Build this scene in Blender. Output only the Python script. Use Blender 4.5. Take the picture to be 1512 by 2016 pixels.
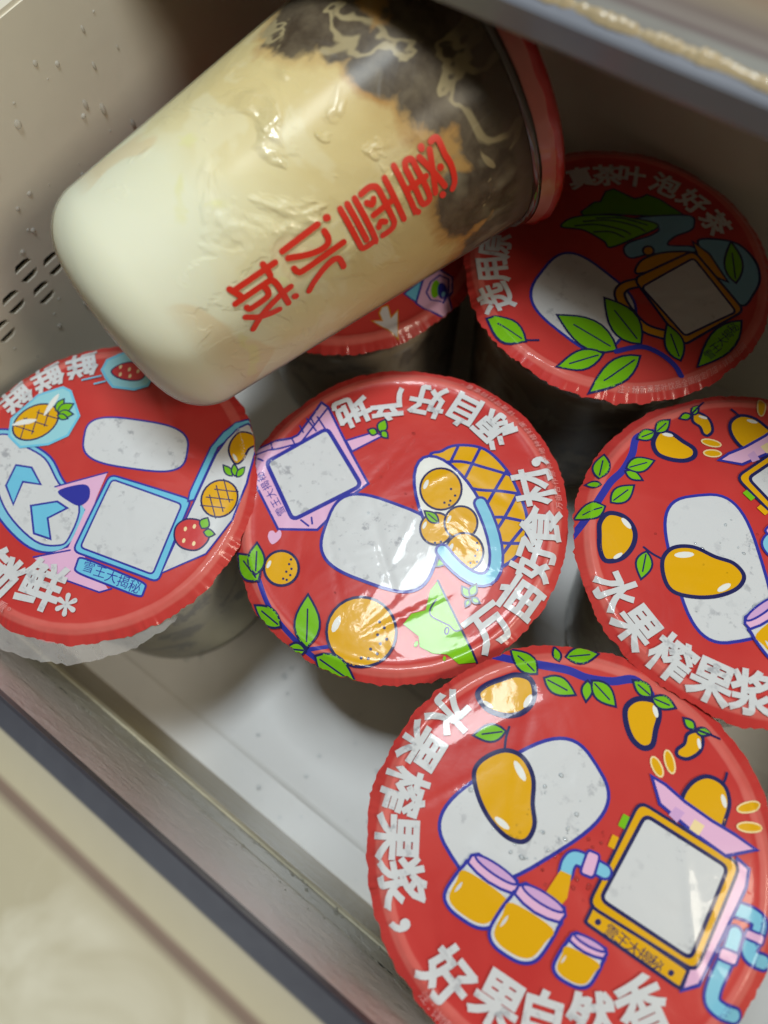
import bpy, math, random
from mathutils import Vector, Matrix
from mathutils.geometry import tessellate_polygon
from mathutils import noise as mnoise

# ------------------------------------------------------------------ scene, camera, light
scene = bpy.context.scene
for o in list(bpy.data.objects):
    bpy.data.objects.remove(o)
S = 0.001                                  # all measures below are in millimetres

CAM=([51.33, -54.84, 282.53],[[0.804603, 0.590091, -0.066374], [0.531366, -0.765374, -0.363115], [-0.265072, 0.256895, -0.929377]])
cam_data = bpy.data.cameras.new('camera')
cam = bpy.data.objects.new('camera', cam_data)
scene.collection.objects.link(cam)
scene.camera = cam
rx, ry, rz = [Vector(r) for r in CAM[1]]
cam.matrix_world = Matrix(((rx.x, -ry.x, -rz.x, CAM[0][0]*S), (rx.y, -ry.y, -rz.y, CAM[0][1]*S),
                           (rx.z, -ry.z, -rz.z, CAM[0][2]*S), (0, 0, 0, 1)))
cam_data.sensor_fit = 'VERTICAL'
cam_data.sensor_height = 24.0
cam_data.lens = 24.0*1450/2016
cam_data.clip_start = 0.005
cam_data.clip_end = 20
cam_data.dof.use_dof = True
cam_data.dof.focus_distance = 0.195
cam_data.dof.aperture_fstop = 4.6

world = bpy.data.worlds.new('World')
scene.world = world
world.use_nodes = True
bg = world.node_tree.nodes['Background']
bg.inputs[0].default_value = (1.0, 0.86, 0.62, 1)
bg.inputs[1].default_value = 0.095

def lamp(name, loc, target, energy, color, sx, sy, roll=0):
    d = bpy.data.lights.new(name, 'AREA')
    d.shape = 'RECTANGLE'; d.size = sx*S; d.size_y = sy*S
    d.energy = energy; d.color = color
    o = bpy.data.objects.new(name, d)
    scene.collection.objects.link(o)
    o.location = Vector(loc)*S
    o.rotation_euler = (Vector(target)-Vector(loc)).to_track_quat('-Z', 'Y').to_euler()
    o.rotation_euler.rotate_axis('Z', math.radians(roll))
    return o
lamp('ceiling_lamp', (-60, 42, 620), (0, 0, 60), 2.0, (0.88, 0.96, 1.0), 135, 85, 25)
lamp('warm_fill_lamp', (400, 20, 520), (-80, 10, 90), 1.15, (1.0, 0.91, 0.74), 110, 110)  # fill lamp added to brighten the left wall

scene.view_settings.view_transform = 'Standard'
scene.view_settings.look = 'None'
scene.view_settings.gamma = 1
scene.view_settings.exposure = 0.0
scene.view_settings.use_curve_mapping = False
scene.render.engine = 'CYCLES'
scene.cycles.max_bounces = 8
scene.cycles.caustics_reflective = False
scene.cycles.caustics_refractive = False

LID={'A':([-77.95, -42.02, 90.82],[0.00873, -0.00774, 0.99993]),'B':([0.0, 0.0, 90.0],[-0.01714, -0.0392, 0.99908]),'C':([9.03, 102.86, 96.88],[0.05479, 0.03772, 0.99779]),'D':([83.81, 45.8, 94.08],[-0.02747, 0.04259, 0.99871]),'E':([82.09, -45.46, 93.83],[0.01199, -0.01419, 0.99983]),'F':([-74.5, 73.5, 88.0],[0.0, 0.0, 1.0])}
ROT_D=65.82
ART={
 'E':[
  ('printed_branch',[('l','blue',2.03,1,0,[(-39.13,27.15),(-32.54,29.51),(-26.39,32.41),(-21.45,34.63),(-16.69,35.75),(-11.43,38.54),(-7.33,41.98),(-2.38,41.17)])]),
  ('blank_plaque',[('p','white',0,[(-4.66,19.2),(-1.8,17.75),(-0.42,16.75),(0.55,15.7),(1.24,14.55),(1.67,13.28),(1.89,11.86),(1.88,10.29),(1.66,8.53),(1.2,6.57),(0.47,4.31),(-0.61,1.55),(-2.89,-3.53),(-5.25,-8.52),(-6.63,-11.1),(-7.86,-13.08),(-9.03,-14.68),(-10.2,-15.97),(-11.37,-16.99),(-12.57,-17.76),(-13.81,-18.29),(-15.11,-18.56),(-16.53,-18.57),(-18.19,-18.28),(-21.15,-17.28),(-24.06,-16.08),(-25.51,-15.2),(-26.55,-14.25),(-27.31,-13.17),(-27.82,-11.95),(-28.11,-10.58),(-28.17,-9.03),(-28.0,-7.28),(-27.6,-5.3),(-26.91,-3.0),(-25.86,-0.16),(-23.58,5.13),(-21.17,10.42),(-19.75,13.17),(-18.47,15.29),(-17.23,17.0),(-16.0,18.37),(-14.76,19.44),(-13.49,20.22),(-12.18,20.73),(-10.81,20.96),(-9.34,20.88),(-7.64,20.46)]),('l','blue',0.84,0,1,[(-4.66,19.2),(-1.8,17.75),(-0.42,16.75),(0.55,15.7),(1.24,14.55),(1.67,13.28),(1.89,11.86),(1.88,10.29),(1.66,8.53),(1.2,6.57),(0.47,4.31),(-0.61,1.55),(-2.89,-3.53),(-5.25,-8.52),(-6.63,-11.1),(-7.86,-13.08),(-9.03,-14.68),(-10.2,-15.97),(-11.37,-16.99),(-12.57,-17.76),(-13.81,-18.29),(-15.11,-18.56),(-16.53,-18.57),(-18.19,-18.28),(-21.15,-17.28),(-24.06,-16.08),(-25.51,-15.2),(-26.55,-14.25),(-27.31,-13.17),(-27.82,-11.95),(-28.11,-10.58),(-28.17,-9.03),(-28.0,-7.28),(-27.6,-5.3),(-26.91,-3.0),(-25.86,-0.16),(-23.58,5.13),(-21.17,10.42),(-19.75,13.17),(-18.47,15.29),(-17.23,17.0),(-16.0,18.37),(-14.76,19.44),(-13.49,20.22),(-12.18,20.73),(-10.81,20.96),(-9.34,20.88),(-7.64,20.46)])]),
  ('printed_mango',[('p','gold',1,[(-23.94,9.38),(-19.66,10.55),(-15.19,8.08),(-12.23,3.14),(-9.39,-0.65),(-9.39,-4.64),(-12.99,-6.35),(-18.45,-5.49),(-23.43,-2.84),(-27.05,0.95),(-26.87,4.92)]),('l','navy',1.07,1,1,[(-23.94,9.38),(-19.66,10.55),(-15.19,8.08),(-12.23,3.14),(-9.39,-0.65),(-9.39,-4.64),(-12.99,-6.35),(-18.45,-5.49),(-23.43,-2.84),(-27.05,0.95),(-26.87,4.92)]),('p','pale',0,[(-16.27,6.39),(-16.77,6.17),(-17.73,6.32),(-18.91,6.8),(-19.99,7.49),(-20.68,8.2),(-20.79,8.74),(-20.29,8.96),(-19.31,8.8),(-18.12,8.31),(-17.05,7.62),(-16.37,6.92)]),('p','pale',0,[(-13.64,-4.64),(-13.96,-5.0),(-14.73,-5.24),(-15.76,-5.28),(-16.77,-5.14),(-17.48,-4.83),(-17.7,-4.44),(-17.38,-4.08),(-16.6,-3.84),(-15.57,-3.8),(-14.56,-3.95),(-13.86,-4.26)])]),
  ('printed_leaf',[('p','green',0,[(-26.08,13.29),(-27.51,13.42),(-28.67,13.23),(-29.62,12.8),(-30.37,12.12),(-30.94,11.24),(-31.36,10.19),(-31.69,9.04),(-31.97,7.84),(-30.79,8.0),(-29.65,8.22),(-28.6,8.54),(-27.7,9.02),(-26.97,9.71),(-26.45,10.64),(-26.13,11.81)]),('l','navy',0.54,0,1,[(-26.08,13.29),(-27.51,13.42),(-28.67,13.23),(-29.62,12.8),(-30.37,12.12),(-30.94,11.24),(-31.36,10.19),(-31.69,9.04),(-31.97,7.84),(-30.79,8.0),(-29.65,8.22),(-28.6,8.54),(-27.7,9.02),(-26.97,9.71),(-26.45,10.64),(-26.13,11.81)]),('l','navy',0.4,1,0,[(-26.79,12.64),(-28.73,10.84),(-30.32,9.37)])]),
  ('printed_stem',[('l','navy',0.6,1,0,[(-23.94,9.38),(-25.22,11.96),(-25.96,14.56)])]),
  ('printed_mango',[('p','gold',1,[(-36.47,16.61),(-35.95,19.85),(-33.5,23.5),(-31.27,26.26),(-27.92,27.27),(-25.33,25.04),(-24.57,21.96),(-25.6,18.64),(-28.65,16.04),(-32.78,15.06)]),('l','navy',1.31,1,1,[(-36.47,16.61),(-35.95,19.85),(-33.5,23.5),(-31.27,26.26),(-27.92,27.27),(-25.33,25.04),(-24.57,21.96),(-25.6,18.64),(-28.65,16.04),(-32.78,15.06)]),('p','pale',0,[(-25.73,24.29),(-25.36,24.07),(-25.07,23.4),(-24.92,22.46),(-24.97,21.51),(-25.2,20.8),(-25.54,20.51),(-25.9,20.73),(-26.2,21.4),(-26.34,22.33),(-26.29,23.29),(-26.07,24.0)]),('p','pale',0,[(-31.62,16.09),(-31.82,15.82),(-32.35,15.62),(-33.07,15.54),(-33.78,15.6),(-34.3,15.79),(-34.49,16.06),(-34.29,16.33),(-33.76,16.53),(-33.04,16.61),(-32.33,16.55),(-31.81,16.35)])]),
  ('printed_mango',[('p','gold',1,[(-3.49,39.16),(-0.43,40.33),(1.68,38.12),(2.65,34.52),(3.67,30.99),(2.19,29.07),(-0.74,29.33),(-3.62,31.53),(-5.54,34.49),(-5.18,37.14)]),('l','navy',1.31,1,1,[(-3.49,39.16),(-0.43,40.33),(1.68,38.12),(2.65,34.52),(3.67,30.99),(2.19,29.07),(-0.74,29.33),(-3.62,31.53),(-5.54,34.49),(-5.18,37.14)]),('p','pale',0,[(1.59,37.26),(1.26,37.17),(0.73,37.39),(0.15,37.87),(-0.32,38.46),(-0.57,39.03),(-0.52,39.4),(-0.19,39.49),(0.34,39.27),(0.92,38.79),(1.4,38.19),(1.64,37.63)])]),
  ('printed_mango',[('p','gold',1,[(9.18,38.08),(10.95,40.14),(12.81,38.94),(13.42,36.17),(11.88,33.06),(9.66,32.29),(8.88,33.47),(9.61,35.69)]),('l','navy',0.84,1,1,[(9.18,38.08),(10.95,40.14),(12.81,38.94),(13.42,36.17),(11.88,33.06),(9.66,32.29),(8.88,33.47),(9.61,35.69)]),('p','pale',0,[(13.2,36.79),(12.94,36.75),(12.54,36.99),(12.12,37.42),(11.78,37.95),(11.62,38.42),(11.68,38.71),(11.94,38.75),(12.34,38.51),(12.76,38.07),(13.09,37.55),(13.25,37.08)])]),
  ('printed_leaf',[('p','green',0,[(-27.27,29.38),(-28.11,30.81),(-29.04,31.77),(-30.05,32.36),(-31.14,32.59),(-32.29,32.51),(-33.49,32.17),(-34.73,31.67),(-35.98,31.09),(-35.03,30.08),(-34.07,29.14),(-33.08,28.38),(-32.05,27.88),(-30.96,27.68),(-29.81,27.84),(-28.58,28.38)]),('l','navy',0.54,0,1,[(-27.27,29.38),(-28.11,30.81),(-29.04,31.77),(-30.05,32.36),(-31.14,32.59),(-32.29,32.51),(-33.49,32.17),(-34.73,31.67),(-35.98,31.09),(-35.03,30.08),(-34.07,29.14),(-33.08,28.38),(-32.05,27.88),(-30.96,27.68),(-29.81,27.84),(-28.58,28.38)]),('l','navy',0.4,1,0,[(-28.3,29.58),(-31.16,30.14),(-33.52,30.6)])]),
  ('printed_leaf',[('p','green',0,[(-25.37,29.51),(-24.23,28.43),(-23.12,27.82),(-22.05,27.58),(-21.0,27.68),(-19.97,28.09),(-18.96,28.73),(-17.96,29.54),(-16.96,30.42),(-18.05,31.08),(-19.14,31.66),(-20.22,32.09),(-21.3,32.27),(-22.35,32.14),(-23.38,31.66),(-24.4,30.82)]),('l','navy',0.54,0,1,[(-25.37,29.51),(-24.23,28.43),(-23.12,27.82),(-22.05,27.58),(-21.0,27.68),(-19.97,28.09),(-18.96,28.73),(-17.96,29.54),(-16.96,30.42),(-18.05,31.08),(-19.14,31.66),(-20.22,32.09),(-21.3,32.27),(-22.35,32.14),(-23.38,31.66),(-24.4,30.82)]),('l','navy',0.4,1,0,[(-24.35,29.62),(-21.57,29.92),(-19.3,30.17)])]),
  ('printed_leaf',[('p','green',0,[(-16.35,35.17),(-16.66,34.24),(-16.75,33.43),(-16.65,32.74),(-16.38,32.14),(-15.96,31.63),(-15.42,31.2),(-14.79,30.81),(-14.14,30.44),(-14.03,31.25),(-13.96,32.04),(-13.97,32.78),(-14.09,33.45),(-14.38,34.04),(-14.83,34.53),(-15.47,34.92)]),('l','navy',0.54,0,1,[(-16.35,35.17),(-16.66,34.24),(-16.75,33.43),(-16.65,32.74),(-16.38,32.14),(-15.96,31.63),(-15.42,31.2),(-14.79,30.81),(-14.14,30.44),(-14.03,31.25),(-13.96,32.04),(-13.97,32.78),(-14.09,33.45),(-14.38,34.04),(-14.83,34.53),(-15.47,34.92)])]),
  ('printed_leaf',[('p','green',0,[(-15.54,35.76),(-14.84,34.34),(-14.03,33.37),(-13.13,32.77),(-12.16,32.49),(-11.11,32.52),(-10.0,32.77),(-8.85,33.18),(-7.69,33.66),(-8.46,34.66),(-9.26,35.59),(-10.1,36.37),(-11.01,36.92),(-12.0,37.17),(-13.07,37.09),(-14.25,36.65)]),('l','navy',0.54,0,1,[(-15.54,35.76),(-14.84,34.34),(-14.03,33.37),(-13.13,32.77),(-12.16,32.49),(-11.11,32.52),(-10.0,32.77),(-8.85,33.18),(-7.69,33.66),(-8.46,34.66),(-9.26,35.59),(-10.1,36.37),(-11.01,36.92),(-12.0,37.17),(-13.07,37.09),(-14.25,36.65)]),('l','navy',0.4,1,0,[(-14.58,35.5),(-11.98,34.81),(-9.86,34.24)])]),
  ('printed_leaf',[('p','green',0,[(-1.86,40.9),(-2.44,41.84),(-3.07,42.45),(-3.74,42.8),(-4.44,42.91),(-5.19,42.8),(-5.95,42.52),(-6.74,42.12),(-7.53,41.67),(-6.9,41.03),(-6.26,40.44),(-5.6,39.97),(-4.92,39.67),(-4.21,39.58),(-3.47,39.74),(-2.69,40.16)]),('l','navy',0.54,0,1,[(-1.86,40.9),(-2.44,41.84),(-3.07,42.45),(-3.74,42.8),(-4.44,42.91),(-5.19,42.8),(-5.95,42.52),(-6.74,42.12),(-7.53,41.67),(-6.9,41.03),(-6.26,40.44),(-5.6,39.97),(-4.92,39.67),(-4.21,39.58),(-3.47,39.74),(-2.69,40.16)]),('l','navy',0.4,1,0,[(-2.53,40.99),(-4.4,41.25),(-5.93,41.45)])]),
  ('printed_leaf',[('p','green',0,[(-1.73,40.67),(-0.9,39.96),(-0.12,39.59),(0.63,39.48),(1.36,39.61),(2.05,39.96),(2.73,40.48),(3.39,41.12),(4.05,41.82),(3.27,42.22),(2.49,42.58),(1.73,42.82),(0.98,42.89),(0.26,42.74),(-0.44,42.34),(-1.1,41.67)]),('l','navy',0.54,0,1,[(-1.73,40.67),(-0.9,39.96),(-0.12,39.59),(0.63,39.48),(1.36,39.61),(2.05,39.96),(2.73,40.48),(3.39,41.12),(4.05,41.82),(3.27,42.22),(2.49,42.58),(1.73,42.82),(0.98,42.89),(0.26,42.74),(-0.44,42.34),(-1.1,41.67)]),('l','navy',0.4,1,0,[(-1.03,40.81),(0.88,41.19),(2.44,41.5)])]),
  ('printed_leaf',[('p','green',0,[(-24.57,35.22),(-24.58,35.96),(-24.73,36.54),(-24.98,37.0),(-25.32,37.34),(-25.76,37.57),(-26.27,37.73),(-26.82,37.82),(-27.4,37.89),(-27.26,37.29),(-27.1,36.72),(-26.9,36.2),(-26.63,35.76),(-26.27,35.43),(-25.81,35.23),(-25.25,35.14)]),('l','navy',0.54,0,1,[(-24.57,35.22),(-24.58,35.96),(-24.73,36.54),(-24.98,37.0),(-25.32,37.34),(-25.76,37.57),(-26.27,37.73),(-26.82,37.82),(-27.4,37.89),(-27.26,37.29),(-27.1,36.72),(-26.9,36.2),(-26.63,35.76),(-26.27,35.43),(-25.81,35.23),(-25.25,35.14)])]),
  ('printed_leaf',[('p','green',0,[(-23.76,37.13),(-22.28,36.95),(-21.07,37.12),(-20.07,37.56),(-19.27,38.26),(-18.64,39.19),(-18.16,40.31),(-17.76,41.55),(-17.41,42.85),(-18.64,42.72),(-19.83,42.53),(-20.94,42.22),(-21.91,41.73),(-22.7,41.0),(-23.28,40.01),(-23.66,38.74)]),('l','navy',0.54,0,1,[(-23.76,37.13),(-22.28,36.95),(-21.07,37.12),(-20.07,37.56),(-19.27,38.26),(-18.64,39.19),(-18.16,40.31),(-17.76,41.55),(-17.41,42.85),(-18.64,42.72),(-19.83,42.53),(-20.94,42.22),(-21.91,41.73),(-22.7,41.0),(-23.28,40.01),(-23.66,38.74)]),('l','navy',0.4,1,0,[(-23.0,37.82),(-20.9,39.7),(-19.18,41.25)])]),
  ('printed_leaf',[('p','green',0,[(10.07,40.05),(9.77,40.67),(9.41,41.09),(9.02,41.35),(8.59,41.45),(8.12,41.42),(7.64,41.28),(7.13,41.07),(6.62,40.83),(6.98,40.39),(7.34,39.99),(7.72,39.66),(8.12,39.43),(8.55,39.34),(9.02,39.4),(9.52,39.62)]),('l','navy',0.54,0,1,[(10.07,40.05),(9.77,40.67),(9.41,41.09),(9.02,41.35),(8.59,41.45),(8.12,41.42),(7.64,41.28),(7.13,41.07),(6.62,40.83),(6.98,40.39),(7.34,39.99),(7.72,39.66),(8.12,39.43),(8.55,39.34),(9.02,39.4),(9.52,39.62)])]),
  ('printed_leaf',[('p','green',0,[(10.29,40.05),(10.81,39.71),(11.29,39.55),(11.74,39.55),(12.15,39.69),(12.54,39.95),(12.91,40.32),(13.26,40.75),(13.6,41.21),(13.12,41.38),(12.64,41.52),(12.18,41.6),(11.74,41.58),(11.33,41.42),(10.94,41.13),(10.59,40.68)]),('l','navy',0.54,0,1,[(10.29,40.05),(10.81,39.71),(11.29,39.55),(11.74,39.55),(12.15,39.69),(12.54,39.95),(12.91,40.32),(13.26,40.75),(13.6,41.21),(13.12,41.38),(12.64,41.52),(12.18,41.6),(11.74,41.58),(11.33,41.42),(10.94,41.13),(10.59,40.68)])]),
  ('printed_stem',[('l','navy',0.54,1,0,[(10.23,40.16),(13.06,40.89),(15.87,41.62)])]),
  ('printed_drop',[('p','gold',0,[(8.8,25.89),(8.36,25.61),(7.62,25.64),(6.73,25.98),(5.86,26.56),(5.19,27.28),(4.85,27.98),(4.9,28.53),(5.34,28.82),(6.09,28.79),(6.98,28.44),(7.85,27.85),(8.52,27.14),(8.85,26.44)]),('l','cream',0.36,0,1,[(8.8,25.89),(8.36,25.61),(7.62,25.64),(6.73,25.98),(5.86,26.56),(5.19,27.28),(4.85,27.98),(4.9,28.53),(5.34,28.82),(6.09,28.79),(6.98,28.44),(7.85,27.85),(8.52,27.14),(8.85,26.44)])]),
  ('printed_drop',[('p','gold',0,[(10.56,28.06),(10.08,27.88),(9.32,28.1),(8.45,28.69),(7.62,29.52),(7.02,30.44),(6.75,31.26),(6.87,31.82),(7.37,32.01),(8.13,31.78),(9.01,31.18),(9.83,30.34),(10.43,29.43),(10.69,28.62)]),('l','cream',0.36,0,1,[(10.56,28.06),(10.08,27.88),(9.32,28.1),(8.45,28.69),(7.62,29.52),(7.02,30.44),(6.75,31.26),(6.87,31.82),(7.37,32.01),(8.13,31.78),(9.01,31.18),(9.83,30.34),(10.43,29.43),(10.69,28.62)])]),
  ('printed_drop',[('p','gold',0,[(30.09,34.01),(30.19,33.43),(29.88,32.54),(29.23,31.52),(28.35,30.57),(27.43,29.88),(26.64,29.58),(26.15,29.73),(26.04,30.3),(26.35,31.19),(27.0,32.21),(27.88,33.17),(28.81,33.86),(29.59,34.16)]),('l','cream',0.36,0,1,[(30.09,34.01),(30.19,33.43),(29.88,32.54),(29.23,31.52),(28.35,30.57),(27.43,29.88),(26.64,29.58),(26.15,29.73),(26.04,30.3),(26.35,31.19),(27.0,32.21),(27.88,33.17),(28.81,33.86),(29.59,34.16)])]),
  ('printed_drop',[('p','gold',0,[(32.42,29.42),(32.36,28.84),(31.85,28.1),(30.98,27.33),(29.94,26.69),(28.92,26.3),(28.13,26.24),(27.72,26.53),(27.78,27.1),(28.3,27.85),(29.17,28.62),(30.22,29.27),(31.23,29.65),(32.02,29.71)]),('l','cream',0.36,0,1,[(32.42,29.42),(32.36,28.84),(31.85,28.1),(30.98,27.33),(29.94,26.69),(28.92,26.3),(28.13,26.24),(27.72,26.53),(27.78,27.1),(28.3,27.85),(29.17,28.62),(30.22,29.27),(31.23,29.65),(32.02,29.71)])]),
  ('printed_pipe',[('l','blue',3.94,1,0,[(35.3,11.14),(38.39,12.1),(40.66,11.81),(41.25,9.6),(41.05,6.18),(42.34,4.88),(45.23,5.44)]),('l','sky',2.63,1,0,[(35.3,11.14),(38.39,12.1),(40.66,11.81),(41.25,9.6),(41.05,6.18),(42.34,4.88),(45.23,5.44)])]),
  ('printed_pipe',[('l','blue',3.94,1,0,[(37.42,6.74),(38.0,3.57),(38.2,-0.17),(38.47,-4.76),(39.45,-7.48),(41.63,-8.02),(44.69,-7.25)]),('l','sky',2.63,1,0,[(37.42,6.74),(38.0,3.57),(38.2,-0.17),(38.47,-4.76),(39.45,-7.48),(41.63,-8.02),(44.69,-7.25)])]),
  ('printed_coupling',[('p','pink',0,[(38.99,8.66),(39.01,8.89),(39.17,9.1),(39.47,9.27),(39.9,9.42),(41.89,9.92),(42.33,10.0),(42.66,9.98),(42.87,9.87),(42.98,9.66),(43.16,8.66),(43.13,8.42),(42.98,8.22),(42.68,8.04),(42.26,7.9),(40.27,7.4),(39.83,7.32),(39.5,7.33),(39.29,7.44),(39.18,7.65)]),('l','blue',0.54,0,1,[(38.99,8.66),(39.01,8.89),(39.17,9.1),(39.47,9.27),(39.9,9.42),(41.89,9.92),(42.33,10.0),(42.66,9.98),(42.87,9.87),(42.98,9.66),(43.16,8.66),(43.13,8.42),(42.98,8.22),(42.68,8.04),(42.26,7.9),(40.27,7.4),(39.83,7.32),(39.5,7.33),(39.29,7.44),(39.18,7.65)])]),
  ('printed_coupling',[('p','pink',0,[(36.14,2.09),(36.16,2.4),(36.31,2.65),(36.61,2.86),(37.04,3.01),(39.03,3.53),(39.47,3.6),(39.79,3.55),(40.01,3.4),(40.11,3.13),(40.3,1.82),(40.28,1.51),(40.12,1.26),(39.83,1.06),(39.41,0.9),(37.43,0.38),(36.99,0.31),(36.66,0.35),(36.44,0.51),(36.34,0.78)]),('l','blue',0.54,0,1,[(36.14,2.09),(36.16,2.4),(36.31,2.65),(36.61,2.86),(37.04,3.01),(39.03,3.53),(39.47,3.6),(39.79,3.55),(40.01,3.4),(40.11,3.13),(40.3,1.82),(40.28,1.51),(40.12,1.26),(39.83,1.06),(39.41,0.9),(37.43,0.38),(36.99,0.31),(36.66,0.35),(36.44,0.51),(36.34,0.78)])]),
  ('printed_juicer',[('p','pink',0,[(30.85,20.5),(33.9,20.11),(35.11,16.41),(35.77,-6.59),(33.22,-9.66),(32.42,-5.16)]),('l','blue',0.78,0,1,[(30.85,20.5),(33.9,20.11),(35.11,16.41),(35.77,-6.59),(33.22,-9.66),(32.42,-5.16)]),('p','gold',0,[(11.88,-10.68),(11.05,-10.7),(10.46,-10.67),(10.09,-10.58),(9.96,-10.44),(9.66,-6.98),(9.76,-6.82),(10.11,-6.7),(10.69,-6.61),(11.52,-6.54),(30.76,-5.48),(31.54,-5.46),(32.1,-5.49),(32.44,-5.58),(32.56,-5.73),(32.84,-9.27),(32.74,-9.43),(32.42,-9.55),(31.87,-9.64),(31.09,-9.7)]),('l','navy',0.78,0,1,[(11.88,-10.68),(11.05,-10.7),(10.46,-10.67),(10.09,-10.58),(9.96,-10.44),(9.66,-6.98),(9.76,-6.82),(10.11,-6.7),(10.69,-6.61),(11.52,-6.54),(30.76,-5.48),(31.54,-5.46),(32.1,-5.49),(32.44,-5.58),(32.56,-5.73),(32.84,-9.27),(32.74,-9.43),(32.42,-9.55),(31.87,-9.64),(31.09,-9.7)]),('p','gold',0,[(7.39,15.79),(7.48,16.84),(7.87,17.61),(8.56,18.11),(9.55,18.32),(29.75,19.61),(30.71,19.52),(31.42,19.13),(31.88,18.44),(32.1,17.45),(33.78,-2.64),(33.72,-3.58),(33.37,-4.29),(32.71,-4.76),(31.76,-4.99),(11.01,-7.13),(9.97,-7.09),(9.22,-6.75),(8.74,-6.11),(8.54,-5.15)]),('l','navy',0.78,0,1,[(7.39,15.79),(7.48,16.84),(7.87,17.61),(8.56,18.11),(9.55,18.32),(29.75,19.61),(30.71,19.52),(31.42,19.13),(31.88,18.44),(32.1,17.45),(33.78,-2.64),(33.72,-3.58),(33.37,-4.29),(32.71,-4.76),(31.76,-4.99),(11.01,-7.13),(9.97,-7.09),(9.22,-6.75),(8.74,-6.11),(8.54,-5.15)]),('p','white',0,[(9.77,14.58),(9.86,15.35),(10.15,15.91),(10.66,16.27),(11.38,16.43),(28.32,17.46),(29.02,17.4),(29.54,17.1),(29.89,16.58),(30.06,15.84),(31.72,-1.68),(31.68,-2.4),(31.42,-2.93),(30.92,-3.26),(30.2,-3.42),(12.06,-4.67),(11.28,-4.62),(10.71,-4.35),(10.37,-3.86),(10.24,-3.15)]),('l','navy',0.9,0,1,[(9.77,14.58),(9.86,15.35),(10.15,15.91),(10.66,16.27),(11.38,16.43),(28.32,17.46),(29.02,17.4),(29.54,17.1),(29.89,16.58),(30.06,15.84),(31.72,-1.68),(31.68,-2.4),(31.42,-2.93),(30.92,-3.26),(30.2,-3.42),(12.06,-4.67),(11.28,-4.62),(10.71,-4.35),(10.37,-3.86),(10.24,-3.15)]),('p','navy',0,[(12.77,-8.56),(12.86,-8.97),(12.69,-9.39),(12.33,-9.65),(11.93,-9.67),(11.62,-9.42),(11.54,-9.01),(11.7,-8.59),(12.06,-8.32),(12.47,-8.31)]),('p','navy',0,[(30.33,-7.69),(30.39,-8.09),(30.22,-8.5),(29.88,-8.76),(29.49,-8.77),(29.21,-8.53),(29.14,-8.13),(29.31,-7.72),(29.66,-7.46),(30.04,-7.45)]),('p','green',0,[(5.59,13.33),(5.59,13.46),(5.61,13.56),(5.65,13.62),(5.72,13.65),(6.95,13.79),(7.02,13.78),(7.07,13.73),(7.11,13.64),(7.13,13.51),(7.36,11.13),(7.36,11.0),(7.34,10.9),(7.3,10.84),(7.23,10.82),(5.98,10.71),(5.91,10.72),(5.86,10.77),(5.82,10.86),(5.8,10.99)]),('p','gold',0,[(5.8,8.06),(5.79,8.19),(5.81,8.28),(5.85,8.34),(5.91,8.37),(7.11,8.56),(7.18,8.55),(7.23,8.51),(7.27,8.42),(7.3,8.3),(7.58,6.05),(7.58,5.93),(7.57,5.84),(7.53,5.78),(7.46,5.76),(6.25,5.6),(6.18,5.61),(6.12,5.65),(6.09,5.73),(6.06,5.85)])]),
  ('lettering',[('g','navy','雪',15.51,-8.99,-5.65,2.87,0.004,1.0),('g','navy','王',18.26,-8.89,-5.86,2.87,0.004,1.0),('g','navy','大',21.0,-8.78,-6.06,2.87,0.004,1.0),('g','navy','揭',23.71,-8.68,-6.27,2.87,0.004,1.0),('g','navy','秘',26.4,-8.58,-6.47,2.87,0.004,1.0)]),
  ('printed_mango',[('p','gold',1,[(15.06,23.89),(14.97,28.63),(17.28,32.19),(21.15,32.78),(23.85,30.34),(24.79,26.67),(24.69,22.65),(19.24,22.59)]),('l','navy',0.96,1,1,[(15.06,23.89),(14.97,28.63),(17.28,32.19),(21.15,32.78),(23.85,30.34),(24.79,26.67),(24.69,22.65),(19.24,22.59)]),('p','pale',0,[(23.83,28.49),(23.51,28.42),(23.0,28.65),(22.44,29.13),(21.97,29.74),(21.73,30.3),(21.78,30.66),(22.1,30.74),(22.61,30.5),(23.18,30.02),(23.64,29.41),(23.88,28.86)])]),
  ('printed_stem',[('l','navy',0.6,1,0,[(20.9,32.59),(20.94,34.11),(20.63,35.53)])]),
  ('printed_hopper',[('p','pink',0,[(6.88,24.59),(10.31,24.85),(15.62,24.16),(22.54,24.15),(28.07,24.64),(33.42,24.63),(28.41,19.39),(20.95,19.39),(11.23,20.35)]),('l','blue',0.78,0,1,[(6.88,24.59),(10.31,24.85),(15.62,24.16),(22.54,24.15),(28.07,24.64),(33.42,24.63),(28.41,19.39),(20.95,19.39),(11.23,20.35)]),('p','lilac',0,[(14.38,21.93),(16.75,22.06),(16.27,19.1),(13.98,19.45)]),('p','cream',0,[(19.13,22.15),(21.65,22.2),(21.52,19.6),(19.11,19.61)])]),
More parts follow.
